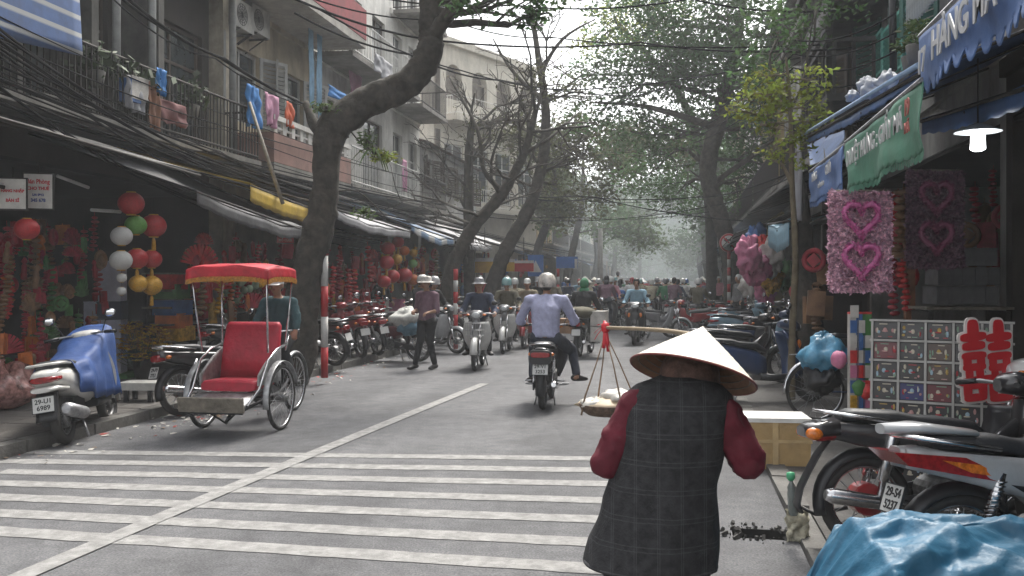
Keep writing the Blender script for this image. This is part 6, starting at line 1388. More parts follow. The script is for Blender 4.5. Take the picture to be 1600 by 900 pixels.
tree('street_tree', 'thick dark trunk standing behind the slender young tree', [W(x, y, 13.5) for x, y in ((1262, 606), (1262, 480), (1256, 400), (1248, 300), (1240, 230), (1236, 170))], [.24, .2, .17, .12, .06, .02], [(W(1215, 60, 14), .8, .4), (W(1275, 10, 14), .7, .4), (W(1190, 110, 14.5), .5, .25)], 900, .1, LEAFD, BARK, 33, clump=.14)
# trees down the street, paler with distance
for i, (X, Y, h_, r_, mt, lab) in enumerate([(-7.2, 44, 9, 2.4, LEAFB, 'sparse olive tree past the bare trees on the left'), (-6.8, 55, 10, 2.8, LEAFM, 'leafy tree on the left kerb past the arched building'), (1.9, 52, 10, 3.0, LEAFD, 'dark leafy tree on the right, next past the big one'), (-6.6, 70, 10, 3.2, LEAFM, 'hazy leafy tree on the left kerb'), (2.0, 68, 11, 3.4, LEAFD, 'hazy dark tree on the right kerb'), (-6.5, 88, 11, 3.6, LEAFD, 'faint tree far down the left kerb'), (2.0, 88, 11, 3.8, LEAFM, 'faint tree far down the right kerb'), (-5, 112, 11, 4.5, LEAFD, 'very faint tree near the end of the left kerb'), (1, 115, 12, 5, LEAFD, 'very faint tree near the end of the right kerb'), (-4.5, 132, 12, 5.5, LEAFD, 'palest tree on the left at the street end'), (.5, 138, 12, 5.5, LEAFD, 'palest tree on the right at the street end'), (-2, 158, 12, 6.5, LEAFD, 'palest broad tree closing the view at the street end')]):
    g = random.Random(50 + i); base = V((X, Y, PZ)); lean = V((-.25 * X * .4, 0, 0))
    bl = []
    for k in range(9): bl.append((base + lean * 2 + V((g.gauss(0, r_ * .75) - (X + 2.3) * .22, g.gauss(0, r_ * .8), h_ * g.uniform(.42 if Y < 85 else .25, 1.0))), r_ * g.uniform(.4, .62), g.uniform(.5, 1)))
    tree('street_tree', lab, [base, base + V((.1, 0, 1.5)), base + lean * .6 + V((0, .2, 3.2)), base + lean + V((g.gauss(0, .4), 0, h_ * .6)), base + lean * 1.6 + V((0, 0, h_ * .9))], [.3, .26, .22, .16, .06], bl, 900 if Y < 80 else 700, .2 + .0016 * Y, mt, BARKG, 60 + i, clump=.4)
# roof plants on the right
for i, (px_, py_, lab) in enumerate([(1432, 70, 'leafy plants on the ledge above the blue banner'), (1455, 60, 'trailing plant against the corrugated screen'), (1425, 88, 'small plant at the end of the blue banner')]):
    c = PX(px_, py_, 2.6); r = thing('potted_plant', lab, 'plant', c); link('foliage', np_mesh('foliage', leaves([((0, 0, .1), .2, 1)], 130, .08, 70 + i, .07), 4, LEAFM), r); MB().lathe([(.08, -.25), (.12, -.02), (.11, 0)], 10).build('pot', CONC, r)
# ------------------------------------------------------------------ cables
CABLE = M('black_cable', (.01, .01, .011), .9, spec=.08)
def cable(label, pts, r, sag=.25, group='black cables along the left facades'):
    P = []; pts = [V(p) for p in pts]
    for i in range(len(pts) - 1):
        n = 14
        for j in range(n + (i == len(pts) - 2)):
            t = j / n; P.append(pts[i] * (1 - t) + pts[i + 1] * t + V((0, 0, -sag * 4 * t * (1 - t))))
    o = P[0].copy(); return tag(MB().tube([p - o for p in P], r, 5).build('overhead_cable', CABLE, None, o), label, 'cable', group)
rcb = random.Random(9)
def run(n, p0, p1, p2, X, spread, label, r=(.008, .018)):
    for i in range(n):
        o = V((rcb.uniform(-.15, .15), 0, rcb.uniform(-spread, spread)))
        A, B, C = PX(*p0, X) + o, PX(*p1, X) + o * .8, PX(*p2, X) + V((rcb.uniform(-.1, .1), 0, rcb.uniform(-spread, spread)))
        cable(label, [A + V((-.3, -9, .9)), A, B, C], rcb.uniform(*r), rcb.uniform(.05, .22))
run(6, (-40, 30), (330, 258), (650, 352), -7.3, .13, 'thick black cable in the bundle sloping down past the left awnings', (.012, .026))
run(5, (-40, 90), (320, 305), (640, 385), -7.4, .24, 'black cable in the lower bundle on the left')
run(4, (-40, 130), (330, 240), (700, 330), -7.6, .2, 'black cable strung below the loggias on the left')
run(4, (170, -20), (345, 92), (520, 175), -7.4, .07, 'black cable from the top left down to the leaning tree', (.012, .022))
run(3, (-20, 40), (345, 190), (700, 300), -7.8, .25, 'black cable against the dark brown house')
run(6, (345, 250), (560, 320), (900, 395), -7.2, .15, 'black cable running on beyond the leaning tree')
G2 = 'black cables crossing over the street'
for i, (pts, r, lab) in enumerate([([(400, -30, 13), (670, 62, 16), (1000, 66, 20), (1330, 75, 14)], .02, 'thick cable crossing the street below the top edge'), ([(480, -5, 14), (700, 30, 16), (860, 58, 20), (1290, 70, 15)], .014, 'cable crossing just above the thick one'), ([(540, -15, 15), (800, 8, 17), (1080, -2, 16), (1330, 14, 14)], .016, 'topmost cable crossing the street'), ([(500, 15, 14), (720, 110, 20), (900, 140, 26), (1250, 90, 18)], .016, 'cable sagging from the house to the bare trees'), ([(460, 20, 17), (640, 85, 18), (780, 125, 24), (1000, 150, 32)], .022, 'dark cable passing behind the bent trunk'), ([(700, 300, 30), (900, 306, 36), (1090, 308, 34), (1235, 270, 14)], .016, 'cable low over the far traffic'), ([(690, 330, 32), (900, 345, 38), (1110, 322, 33), (1290, 250, 12)], .014, 'lower cable over the far traffic'), ([(830, 310, 30), (930, 308, 36), (1160, 345, 25)], .02, 'short thick cable above the white lamp post')]):
    cable(lab, [W(*p) for p in pts], r, .12, G2)
for i in range(5):
    y0 = 215 + 26 * i; cable('thin cable slack across the hazy middle of the street', [W(690, y0, 34), W(900, y0 + 20, 42), W(1120, y0 + 10, 34)], .012, .2, 'thin cables in the hazy middle')
for i in range(4): cable('cable on the right reaching the timber balcony', [W(1080, 200 + 8 * i, 33), W(1240, 62 + 22 * i, 14), W(1400, 20 + 30 * i, 12)], .012, .15, 'cables on the right')
# ------------------------------------------------------------------ signs and posts
BAND_R = M('sign_red', (.42, .02, .025), .45, dirt=.3); BAND_W = M('sign_white', (.55, .54, .52), .5, dirt=.4); SBLUE = M('sign_blue', (.03, .12, .38), .45, dirt=.25)
def banded_pole(label, base, h_, r=.045, n=9):
    t = thing('banded_pole', label, 'pole', base)
    for i in range(n): MB().tube([(0, 0, h_ * i / n), (0, 0, h_ * (i + 1) / n - .002)], r, 10).build('band', BAND_R if i % 2 == 0 else BAND_W, t)
    return t
banded_pole('red and white banded pole just right of the leaning tree', G(507, 590, PZ), 2.35, .055, 5); banded_pole('red and white banded post left of the navy jacketed rider', G(712, 545, PZ), 1.75, .05, 7); banded_pole('slim red and white post far left behind the lavender rider', G(872, 505, PZ), 1.9, .05, 7)
b = G(1139, 508, PZR); t = banded_pole('red and white sign post on the right pavement', b, 2.6, .06, 9); d_ = 33.
s = thing('traffic_sign', 'round no left turn sign with red rim on the banded post', 'traffic sign', b + V((0, 0, 2.88))); s.rotation_euler = (0, 0, rad(8))
MB().disc((0, 0, 0), .33, .03, 'y', 28).build('plate', BAND_W, s); MB().torus((0, 0, 0), .29, .05, 'y' if False else 'z', 28, 6, flat=.4).build('red_rim', BAND_R, s).rotation_euler = (rad(90), 0, 0)
m = MB(); m.box((.06, -.02, -.03), (.06, .01, .26)); m.box((-.02, -.021, .1), (.18, .01, .06)); m.prism([(-.19, .1), (-.08, .19), (-.08, .01)], -.026, -.016, 0, 'xz'); m.build('arrow', BLACKPL, s); m = MB(); m.box((0, -.03, 0), (.6, .01, .045), Matrix.Rotation(rad(45), 4, 'Y')); m.build('slash', BAND_R, s)
p = W(837, 415, 36); s = thing('traffic_sign', 'blue sign with a white triangle over the far left traffic', 'traffic sign', p); MB().box((0, 0, 0), (.62, .03, .85)).build('plate', SBLUE, s); MB().prism([(-.24, -.26), (.24, -.26), (0, .2)], -.03, -.017, 0, 'xz').build('triangle', BAND_W, s); MB().tube([(0, .03, .4), (0, .03, -p.z + PZ)], .035, 8).build('post', STEEL, s)
p = W(886, 410, 40); s = thing('shop_sign', 'plain blue shop sign over the far left pavement', 'sign', p); MB().box((0, 0, 0), (.95, .06, .5)).build('panel', SBLUE, s); MB().box((.4, -.035, -.1), (.12, .01, .5)).build('side_strip', BAND_W, s); MB().tube([(-.4, .04, .25), (-.4, .04, -p.z + PZ)], .03, 8).build('post', STEEL, s)
for (px_, py_, wd, ht, lab) in ((757, 415, 30, 24, 'yellow and white shop sign behind the nearer bare tree'), (793, 415, 22, 20, 'smaller yellow shop sign between the two bare trees'), (818, 416, 32, 18, 'red and white shop board right of the bare trees')):
    p = W(px_, py_, 31); s = thing('shop_sign', lab, 'sign', p); k = 31 / FPX; mt = M('sign_yellow', (.55, .33, .03), .5, dirt=.3) if 'yellow' in lab else BAND_R
    MB().box((0, 0, -.1 * ht * k), (wd * k, .06, ht * k * .72)).build('panel', mt, s); MB().box((0, .0, ht * k * .38), (wd * k, .07, ht * k * .24)).build('white_strip', BAND_W, s); MB().tube([(0, .05, ht * k * .4), (0, .05, ht * k * 2.5)], .02, 6).build('hanger', IRON, s)
p = G(938, 486, 0); s = thing('lamp_post', 'pale concrete lamp post rising from the crowd', 'post', p); MB().tube([(0, 0, 0), (0, 0, 2), (0, 0, 4.3)], [.17, .15, .12], 10).build('shaft', M('pale_concrete', (.45, .44, .42), .8), s); MB().box((0, 0, .1), (.5, .5, .2)).build('foot', CONC, s)
for (px_, h_, lab) in ((948, 2.6, 'thin blue and white pole right of the lamp post'), (953, 2.3, 'thinner pale pole beside it')): tag(MB().tube([(0, 0, 0), (0, 0, h_)], .05, 6).build('thin_pole', BAND_W, None, G(px_, 486, 0)), lab, 'pole')
# ================================================================== traffic, parked machines, people
def bpaint(name, c): return M(name, c, .28, coat=.7, var=.15, scale=6, dirt=.3, dcol=(.1, .09, .08))
BODY, SHIELD, TAIL = bpaint('bike_body', (.02, .02, .022)), bpaint('bike_shield', (.03, .03, .032)), bpaint('bike_tail', (.022, .022, .024))
BLK, REDB, WINE, BLUEB, SILV, WHT, TEAL, GREY = [bpaint('paint_' + n, c) for n, c in (('black', (.018, .018, .02)), ('red', (.32, .015, .02)), ('wine', (.1, .01, .018)), ('blue', (.02, .045, .12)), ('silver', (.42, .43, .44)), ('white', (.62, .62, .6)), ('steel_blue', (.2, .33, .42)), ('grey', (.16, .16, .17)))]
ub = snapshot(make_underbone('motorbike', 'x', BODY, SHIELD, None, tail_mat=TAIL)); ubk = snapshot(make_underbone('motorbike', 'x', BODY, SHIELD, None, tail_mat=TAIL, basket=True))
sc_body = bpaint('scooter_body', (.6, .6, .58)); sct = snapshot(make_scooter('scooter', 'x', sc_body))
byc = snapshot(make_bicycle('bicycle', 'x', bpaint('bicycle_frame', (.02, .02, .03))))
FAR = ('spoke_set', 'indicator', 'mirror', 'shock_absorber', 'swingarm', 'foot_pegs_and_stand', 'grab_rail', 'frame_cover', 'hub', 'mirror_glass', 'plate_frame', 'exhaust', 'grip', 'crankset')
def mats(b=None, s=None, t=None): b = b or BLK; return {'bike_body': b, 'bike_shield': s or b, 'bike_tail': t or b, 'scooter_body': b, 'bicycle_frame': b}
def spot(px, py, rz, z=0., half=.6):
    """centre of a two-wheeler whose nearer wheel touches the ground at that pixel"""
    f = V((-math.sin(rz), math.cos(rz), 0)); p = G(px, py, z); s = -1 if f.dot(FWD) < 0 else 1
    if abs(f.dot(FWD)) < .25: s = 0
    return p + f * half * s
def bike(tree_, px, py, deg, label, b=None, s=None, t=None, z=0., lean=0., group=None, far=False, scale=None, half=.6):
    rz = rad(deg); return put(tree_, spot(px, py, rz, z, half), rz, label, group, mats(b, s, t), FAR if far else (), lean, scale)
def plate_text(root, lines, y, z, tilt, h=.14):
    pl = [c for c in bpy.data.objects if c.parent == root and c.name.startswith('number_plate')][0]
    for i, s in enumerate(lines): text(s, .06, PLTXT, pl, face_mtx((0, -.0045, .03 - .062 * i), (1, 0, 0), (0, 0, 1)), .0015, .0012)
C = {n: cloth('cloth_' + n, c) for n, c in dict(lavender=(.36, .37, .52), navy=(.025, .035, .07), olive=(.1, .09, .06), grey=(.17, .17, .17), black=(.014, .014, .016), teal=(.03, .075, .085), plum=(.16, .09, .12), beige=(.4, .36, .26), skyblue=(.22, .36, .45), white=(.55, .55, .55), blue=(.04, .12, .36), jeans=(.05, .075, .11), dkjeans=(.03, .035, .05), brown=(.1, .065, .05), red=(.33, .03, .04), green=(.03, .16, .07), khaki=(.22, .19, .13), pink=(.45, .2, .24), maroon=(.17, .012, .03), cream=(.5, .45, .36)).items()}
HM = {n: M('helmet_' + n, c, .25, coat=.6, var=.12, scale=7) for n, c in dict(white=(.62, .62, .6), teal=(.22, .38, .38), black=(.02, .02, .022), grey=(.2, .2, .21), red=(.35, .03, .03), blue=(.06, .13, .3), silver=(.4, .4, .41)).items()}
# --- rider in lavender, seen from behind
L1 = bike(ub, 848, 640, 3, 'black motorbike with white plate ridden by the man in lavender', BLK, BLK, BLK)
plate_text(L1, ['29-V1', '3253'], 0, 0, 0)
MB().loft([ring((0, -.86, .68), .135, .09, 14, 4), ring((0, -.93, .67), .13, .085, 14, 4)]).build('tail_housing', BLACKPL, L1)
MB().loft([ring((0, -.93, .70), .12, .035, 14, 4), ring((0, -.945, .70), .11, .028, 14, 4)]).build('tail_lens', REDLENS, L1)
person('splay', 'helmet', 'man in lavender sweater and patterned white helmet riding away on the black motorbike', L1.location, rad(3), C['lavender'], C['dkjeans'], M('helmet_patterned', (.5, .46, .42), .3, coat=.5, var=.75, scale=9), bulk=1.08)
# --- oncoming riders
def rider(px, py, deg, plabel, blabel, top, legs, gear='helmet', gm=None, b=None, s=None, t=None, tree_=None, pose='ride', z=0., far=False, face=True, group=None, half=.6, short=False, bulk=1., pcat='person', bgroup=None):
    bk = bike(tree_ or ub, px, py, deg, blabel, b, s, t, z, 0, bgroup, far, None, half); dz = .06 if tree_ is sct else 0
    if pose == 'cycle': dz = 0
    person(pose, gear, plabel, bk.location + V((0, 0, -.02)), rad(deg), top, legs, gm, group, face and not far, short, bulk); return bk
rider(742, 580, 186, 'man in navy jacket and dark brimmed cap riding towards the camera', 'old dark motorbike with a pale leg shield carrying the navy jacketed man', C['navy'], C['black'], 'brim', HM['grey'], GREY, WHT, BLK, ubk)
rider(786, 553, 184, 'man in olive jacket with pale teal helmet riding towards the camera', 'motorbike with white leg shield under the olive jacketed man', C['olive'], C['black'], 'helmet', HM['teal'], GREY, WHT, BLK)
rider(818, 545, 182, 'man in grey jacket and white cap riding in behind the olive jacket', 'red motorbike ridden by the man in grey jacket', C['khaki'], C['black'], 'cap', HM['white'], REDB, REDB, REDB)
rider(800, 528, 184, 'rider in beige jacket with white helmet, half hidden between two oncoming men', 'dark motorbike half hidden behind the olive jacketed man', C['beige'], C['black'], 'helmet', HM['white'], BLK, BLK, BLK)
rider(772, 515, 184, 'rider with grey helmet far behind the navy jacketed man', 'black motorbike far behind the navy jacketed man', C['grey'], C['black'], 'helmet', HM['grey'], BLK, far=True)
b_ = bike(ub, 714, 553, -118, 'black motorbike turning out from the left kerb with two riders', BLK, SILV, BLK)
person('ride', 'helmet', 'driver in black jacket with black and red helmet turning from the left kerb', b_.location, rad(-118), C['black'], C['dkjeans'], HM['silver'], None, True)
f_ = V((-math.sin(rad(-118)), math.cos(rad(-118)), 0)); person('pillion', 'helmet', 'pillion rider with white helmet behind the black jacketed driver', b_.location - f_ * .34 + V((0, 0, .02)), rad(-118), C['black'], C['black'], HM['white'])
# --- traffic ahead, driving away
k_ = rider(905, 558, -6, 'person with green headscarf and black jacket riding a loaded motorbike away', 'motorbike loaded with white boxes ahead of the lavender rider', C['black'], C['black'], 'scarf', C['green'], BLK, GREY, BLK)
for i, (dx, z_, s_) in enumerate(((.36, .34, .3), (.36, .66, .34), (-.3, .5, .3))):
    crate('carton', ['lower white carton strapped on the right of the loaded motorbike', 'upper white carton strapped on the right of the loaded motorbike', 'dull carton strapped on the left of the loaded motorbike'][i], k_.location + V((dx, -.62, z_)), (.3, .42, .29), WARE[7] if i < 2 else WARE[3], rad(-6), 'carton')
m = MB(); m.patch(lambda u, v: (lambda a, b, k: V((.3 * k * math.cos(a) * math.sin(b), .24 * k * math.sin(a) * math.sin(b), -.13 * k * math.cos(b))))(6.283 * u, math.pi * v, 1 + .2 * noise.noise(V((u * 3, v * 4, 3)))), 16, 10); tag(m.build('sack', C['olive'], None, k_.location + V((0, -.66, .93))), 'olive sack strapped behind the green headscarf rider', 'sack')
person('walk', 'cone', 'woman in beige jacket and white conical hat walking away in the traffic', G(914, 520), rad(2), C['beige'], C['brown'], M('hat_pale', (.6, .58, .52), .7), None)
rider(944, 520, -4, 'long haired woman in plum top cycling away', 'dark bicycle ridden by the woman in plum', C['plum'], C['dkjeans'], 'longhair', None, BLK, tree_=byc, pose='cycle', face=False, half=.52)
q = rider(966, 512, -4, 'rider in white shirt with long black hair and blue bag riding away', 'dark motorbike ridden by the white shirted woman with blue bag', C['white'], C['dkjeans'], 'longhair', None, BLK, face=False)
m = MB(); m.loft([ring((0, -.42, 1.12), .2, .16, 14, 3), ring((0, -.58, 1.1), .19, .15, 14, 3), ring((0, -.62, 1.1), .14, .1, 14, 3)]); tag(m.build('backpack', C['blue'], None, q.location), 'bright blue backpack on the white shirted woman', 'bag')
rider(991, 540, 178, 'young man in sky blue shirt riding a scooter towards the camera, hand at his face', 'black and silver scooter ridden by the sky blue shirted man', C['skyblue'], C['black'], 'hair', None, BLK, SILV, BLK, sct)
person('pillion', 'hair', 'passenger in white tee standing out above the traffic', G(966, 490) + V((0, 0, .35)), rad(-3), C['white'], C['black'], None)
bike(ub, 967, 489, -3, 'distant motorbike under the passenger in white tee', BLK, far=True)
rider(1048, 505, -30, 'rider in blue grey jacket turning away at the right of the road', 'silver motorbike turning away at the right of the road', C['navy'], C['black'], 'hair', None, SILV, face=False)
person('pillion', 'hair', 'pillion in grey plum jacket turning away on the silver motorbike', G(1056, 508) + V((0, .0, .02)), rad(-30), C['plum'], C['black'], None)
rider(1086, 518, -12, 'rider in olive coat with white helmet stopping at the right kerb', 'black motorbike under the rider in olive coat', C['olive'], C['black'], 'helmet', HM['white'], BLK, face=False)
for px_, py_, dg, c1, gear, hc, lab, bc, bl in [(862, 514, 183, 'khaki', 'helmet', 'white', 'khaki topped oncoming rider just behind the lavender rider', REDB, 'red motorbike just behind the lavender rider'), (884, 503, 181, 'navy', 'helmet', 'black', 'navy topped oncoming rider left of the green headscarf', BLK, 'black motorbike left of the green headscarf rider'), (1016, 503, -4, 'beige', 'hair', 'white', 'beige topped bare headed rider right of the sky blue shirt', BLUEB, 'blue motorbike right of the sky blue shirted man'), (1030, 494, 180, 'pink', 'cap', 'white', 'pink topped rider with white cap between the sky blue shirt and the turning pair', SILV, 'silver motorbike under the pink topped rider with white cap'), (1070, 496, -6, 'white', 'helmet', 'blue', 'white topped rider with blue helmet left of the olive coat', REDB, 'red motorbike left of the olive coated rider'), (1103, 497, -10, 'navy', 'helmet', 'white', 'navy topped rider with white helmet right of the olive coat', BLK, 'black motorbike right of the olive coated rider'), (932, 500, -3, 'black', 'helmet', 'silver', 'black topped rider with silver helmet left of the lamp post', GREY, 'grey motorbike left of the lamp post'), (1002, 492, -3, 'khaki', 'cone', 'white', 'khaki topped rider in conical hat above the sky blue shirt', BLK, 'black motorbike under the rider in conical hat')]:
    rider(px_, py_, dg, lab, bl, C[c1], C['black'], gear, HM[hc], bc, face=dg > 90, far=True)
# --- standing woman by the left kerb
person('arms_out', 'brim', 'woman in mauve top and pale sun hat standing at the left kerb holding a parcel', G(667, 577), rad(158), C['plum'], C['black'], M('hat_mottled', (.45, .43, .4), .7, var=.5, scale=20), None, True, True)
# --- far crowd
rc = random.Random(77); cols = ['navy', 'white', 'grey', 'red', 'skyblue', 'black', 'beige', 'pink', 'brown', 'blue', 'khaki', 'green']; spots = []
lane = [(-4.4, 180), (-3.3, 181), (-2.4, 180), (-1.5, 0), (-.7, 0), (.1, 0)]
i = 0
for Y in (31, 34, 38, 41, 45, 49, 53, 58, 64, 70, 78, 88):
    for (X, dg) in rc.sample(lane, 4 if Y < 60 else 5):
        if Y < 33 and X > -1.2: continue
        c1, hc = cols[(i * 5 + int(Y)) % 12], ['white', 'black', 'silver', 'red', 'blue', 'grey', 'teal'][i % 7]; gear = rc.choice(['helmet', 'helmet', 'cap', 'hair', 'brim']); x = X + rc.uniform(-.3, .3); y = Y + rc.uniform(-1.2, 1.2)
        way = 'oncoming' if dg > 90 else 'departing'; hd = f'{hc} {"hat" if gear == "brim" else gear}' if gear != 'hair' else 'bare headed'; bc = [BLK, REDB, BLUEB, SILV, WINE, GREY][i % 6]; bn = ['black', 'red', 'blue', 'silver', 'wine', 'grey'][i % 6]
        dist = 'front' if Y < 42 else 'middle' if Y < 58 else 'hazy back'; near = 'left side' if X < -3 else 'mid road' if X < -1.6 else 'right lane'; vn = 'motorbike' if i % 3 else 'scooter'
        bk = put(ub if i % 3 else sct, (x, y, 0), rad(dg + rc.uniform(-4, 4)), f'{bn} {vn} under the {c1} topped {hd} rider, {dist} of crowd, {near}', f'{vn}s in the far traffic', mats(bc, None, None), FAR)
        person('ride', gear, f'{c1} topped {hd} {way} rider, {dist} of far crowd, {near}', (x, y, .04 if i % 3 == 0 else 0), rad(dg), C[c1], C['black'], HM[hc], 'riders in the far traffic'); i += 1
for j, (X, Y, c1, gear, dg) in enumerate([(-6.6, 30, 'red', 'hair', 200), (-6.8, 36, 'white', 'cone', 160), (-6.5, 42, 'brown', 'cap', 10), (1.6, 38, 'pink', 'longhair', 170), (1.5, 44, 'white', 'hair', 200), (1.2, 50, 'red', 'hair', 20), (1.4, 57, 'beige', 'cone', 180), (-5.9, 48, 'blue', 'hair', 170), (1.7, 27, 'grey', 'hair', 120), (-7.4, 22, 'black', 'hair', 250), (-7.6, 19.4, 'red', 'hair', 260), (-5.5, 60, 'cream', 'cone', 190)]):
    person('walk' if j % 2 else 'stand', gear, f'pedestrian in {c1} top with {"conical hat" if gear == "cone" else gear} on the {"left" if X < 0 else "right"} pavement, {["by the bare trees", "under the rusty awning", "past the two bare trees", "behind the round sign", "near the far white awning", "right of the crowd in haze", "at the hazy right kerb", "beside the arched building", "at the pink stall", "in the red shop doorway", "inside the red shop", "at the hazy left kerb"][j]}', (X, Y, PZ), rad(dg), C[c1], C['black'], M('hat_pale', (.6, .58, .52), .7) if gear == 'cone' else HM['white'], 'pedestrians on the pavements')
# --- parked machines, left
swh = snapshot(make_scooter('scooter', 'x', bpaint('pearl_white', (.74, .73, .7)), ['29-U1', '6989']))
wl_ = put(swh, spot(104, 694, rad(16), 0, .62), rad(16), 'white scooter with blue rain cover parked at the left kerb', lean=rad(-9))
m = MB(); rs_ = 4.2
def cov(u, v):
    y = -.6 + 1.1 * u; s = (v - .5) * 2; hw = .19 + .04 * math.sin(u * 3) + .05 * max(0, u - .6); top = .82 + .3 * max(0, u - .3) / .7 + .05 * noise.noise(V((u * 3, s * 2, 1))); drop_ = (.14 + .14 * u) if s < 0 else (.24 + .5 * u)
    x = hw * math.copysign(min(1, abs(s) * 2) ** .8, s); z = top - .05 * min(1, abs(s) * 2) ** 2 - max(0, abs(s) - .45) / .55 * drop_
    f_ = .025 * math.sin(u * 26 + s * 3) * abs(s) + .04 * noise.noise(V((u * 5, s * 3, 7)))
    return V((x * (1 + .1 * max(0, abs(s) - .45)) + f_, y + .03 * noise.noise(V((u * 3, s * 4, 2))), z + f_ * .5))
RAINB = M('blue_rain_cover', (.014, .055, .2), .62, var=.25, scale=3, bump=.5, bscale=10)
cv = MB().patch(cov, 34, 26, .006).build('rain_cover', RAINB, None, wl_.location, wl_.rotation_euler); tag(cv, 'blue rain cover draped over the white scooter seat', 'cover')
bike(ub, 284, 650, -28, 'dark motorbike with white plate parked left of the pedicab', BLK, REDB, BLK, 0, rad(-6)); L2 = [o for o in bpy.data.objects if o.name.startswith('motorbike')][-1]; plate_text(L2, ['29-F9', '7751'], 0, 0, 0)
bike(ub, 345, 592, -20, 'dark motorbike half hidden behind the pedicab seat', BLK, REDB, BLK, PZ, rad(-6))
for (px_, py_, dg, b, s, t, lab) in [(524, 572, 75, BLK, BLK, BLK, 'black motorbike parked just right of the leaning tree'), (566, 560, 40, REDB, REDB, REDB, 'bright red motorbike, left one of the red pair'), (592, 556, 48, WINE, REDB, WINE, 'wine red motorbike between the red one and the silver seat'), (655, 565, 78, WINE, SILV, WINE, 'dark red motorbike with long grey seat by the standing woman'), (622, 548, 60, REDB, WHT, BLK, 'red and white motorbike tucked behind the dark red one'), (545, 548, 30, BLK, REDB, BLK, 'black motorbike with red shield tucked behind the bright red one')]:
    bike(ub, px_, py_, dg, lab, b, s, t, PZ if px_ < 640 else 0, rad(-6))
for i in range(6): bike(ub, 690 + 24 * i, 538 - 5 * i, 60 + 8 * i, f'{["black", "wine red", "silver", "red", "grey", "blue"][i]} motorbike parked along the left kerb behind the oncoming riders', [BLK, WINE, SILV, REDB, GREY, BLUEB][i], None, None, PZ, rad(-6), 'motorbikes parked along the left kerb', i > 2)
for i, (px_, py_, r_, mt, lab) in enumerate(((636, 497, .27, M('white_bag', (.5, .5, .47), .6, var=.4, scale=6, bump=.5, bscale=14), 'white bulging bag resting on the long grey motorbike seat'), (640, 510, .22, M('blue_bag_cloth', (.1, .2, .27), .6, var=.4, scale=6), 'blue bag under the white one on the long grey seat'))):
    m = MB(); m.patch(lambda u, v: (lambda a, b, k: V((r_ * 1.15 * k * math.cos(a) * math.sin(b), r_ * k * math.sin(a) * math.sin(b), -r_ * .72 * k * math.cos(b))))(6.283 * u, math.pi * v, 1 + .5 * noise.noise(V((math.cos(6.283 * u) * 2, math.sin(6.283 * u) * 2, v * 5 + i * 9)))), 24, 16); tag(m.build('bag', mt, None, W(px_, py_, 17.4)), lab, 'bag')
# --- pedicab with its driver
rzc = rad(181); cpos = G(379, 670) - V((-math.sin(rzc), math.cos(rzc), 0)) * .42
cy = make_cyclo('red pedicab with fringed red canopy and silver mudguards on the left of the road'); cy.location = cpos; cy.rotation_euler = (0, 0, rzc)
POSES['pedal'] = {k: v + V((0, -.0, 0)) for k, v in POSES['pedal'].items()}
person('pedal', 'cap', 'pedicab driver in teal jacket and pale cap behind the red seat', cpos, rzc, C['teal'], C['black'], HM['white'], None, True, scale=.94)
# --- parked machines, right
for (px_, py_, dg, tr_, b, s, lab, lean_, z) in [(1135, 548, -62, sct, TEAL, None, 'steel blue scooter with red tail light in the right row', -6, PZR), (1082, 528, 105, ub, REDB, REDB, 'red motorbike with white plate at the far end of the right row', -6, 0), (1030, 530, -80, ub, GREY, SILV, 'grey motorbike standing across the right lane with wheel to the left', -6, 0), (1150, 520, -55, ub, BLUEB, SILV, 'dark blue motorbike behind the steel blue scooter', -6, PZR), (1168, 600, -68, ub, BLK, BLK, 'black motorbike behind the conical hat', -6, PZR), (1176, 540, -50, sct, GREY, None, 'grey scooter beside the slender tree', -6, PZR), (1195, 628, -75, sct, BLUEB, None, 'dark blue scooter carrying the blue bag beside the bicycle', -6, PZR), (1120, 505, -50, ub, BLK, REDB, 'black motorbike with red shield deep in the right row', -6, PZR), (1112, 492, -45, sct, SILV, None, 'silver scooter deepest in the right row', -6, PZR), (1142, 532, -58, ub, TEAL, TEAL, 'pale blue motorbike between two scooters in the right row', -6, PZR), (1188, 560, -62, ub, BLK, SILV, 'black motorbike with silver shield under the slender tree', -6, PZR), (1133, 512, -50, ub, REDB, WHT, 'red motorbike with white shield in the middle of the right row', -6, PZR), (1204, 585, -66, ub, BLUEB, TEAL, 'navy motorbike with pale blue shield beside the slender trunk', -6, PZR)]:
    bike(tr_, px_, py_, dg, lab, b, s, None, z, rad(lean_))
# bicycle
put(byc, G(1275, 658, PZR) + RGT * .52, TH - rad(90), 'dark bicycle with chrome mudguards parked on the right pavement', None, mats(BLUEB), (), rad(-5))
BAGM = M('sky_blue_bag', (.12, .36, .55), .3, var=.4, scale=6, bump=.7, bscale=12, trans=.2); m = MB()
m.patch(lambda u, v: (lambda a, b, k: V((.22 * k * math.cos(a) * math.sin(b), .2 * k * math.sin(a) * math.sin(b), -.15 * k * math.cos(b) * (1.5 if b > 1.6 else 1))))(6.283 * u, math.pi * v, 1 + .45 * noise.noise(V((math.cos(6.283 * u) * 2, math.sin(6.283 * u) * 2, v * 5)))), 26, 16); tag(m.build('plastic_bag', BAGM, None, W(1287, 558, 9.0)), 'crumpled sky blue plastic bag on the dark blue scooter', 'bag')
tag(MB().patch(lambda u, v: (lambda a, b, k: V((.17 * k * math.cos(a) * math.sin(b), .2 * k * math.sin(a) * math.sin(b), -.14 * k * math.cos(b))))(6.283 * u, math.pi * v, 1 + .5 * noise.noise(V((math.cos(6.283 * u) * 2, math.sin(6.283 * u) * 2, v * 5 + 40)))), 24, 14).build('dark_bag', BLACKPL, None, W(1285, 592, 9.0)), 'black bag under the sky blue plastic bag', 'bag')
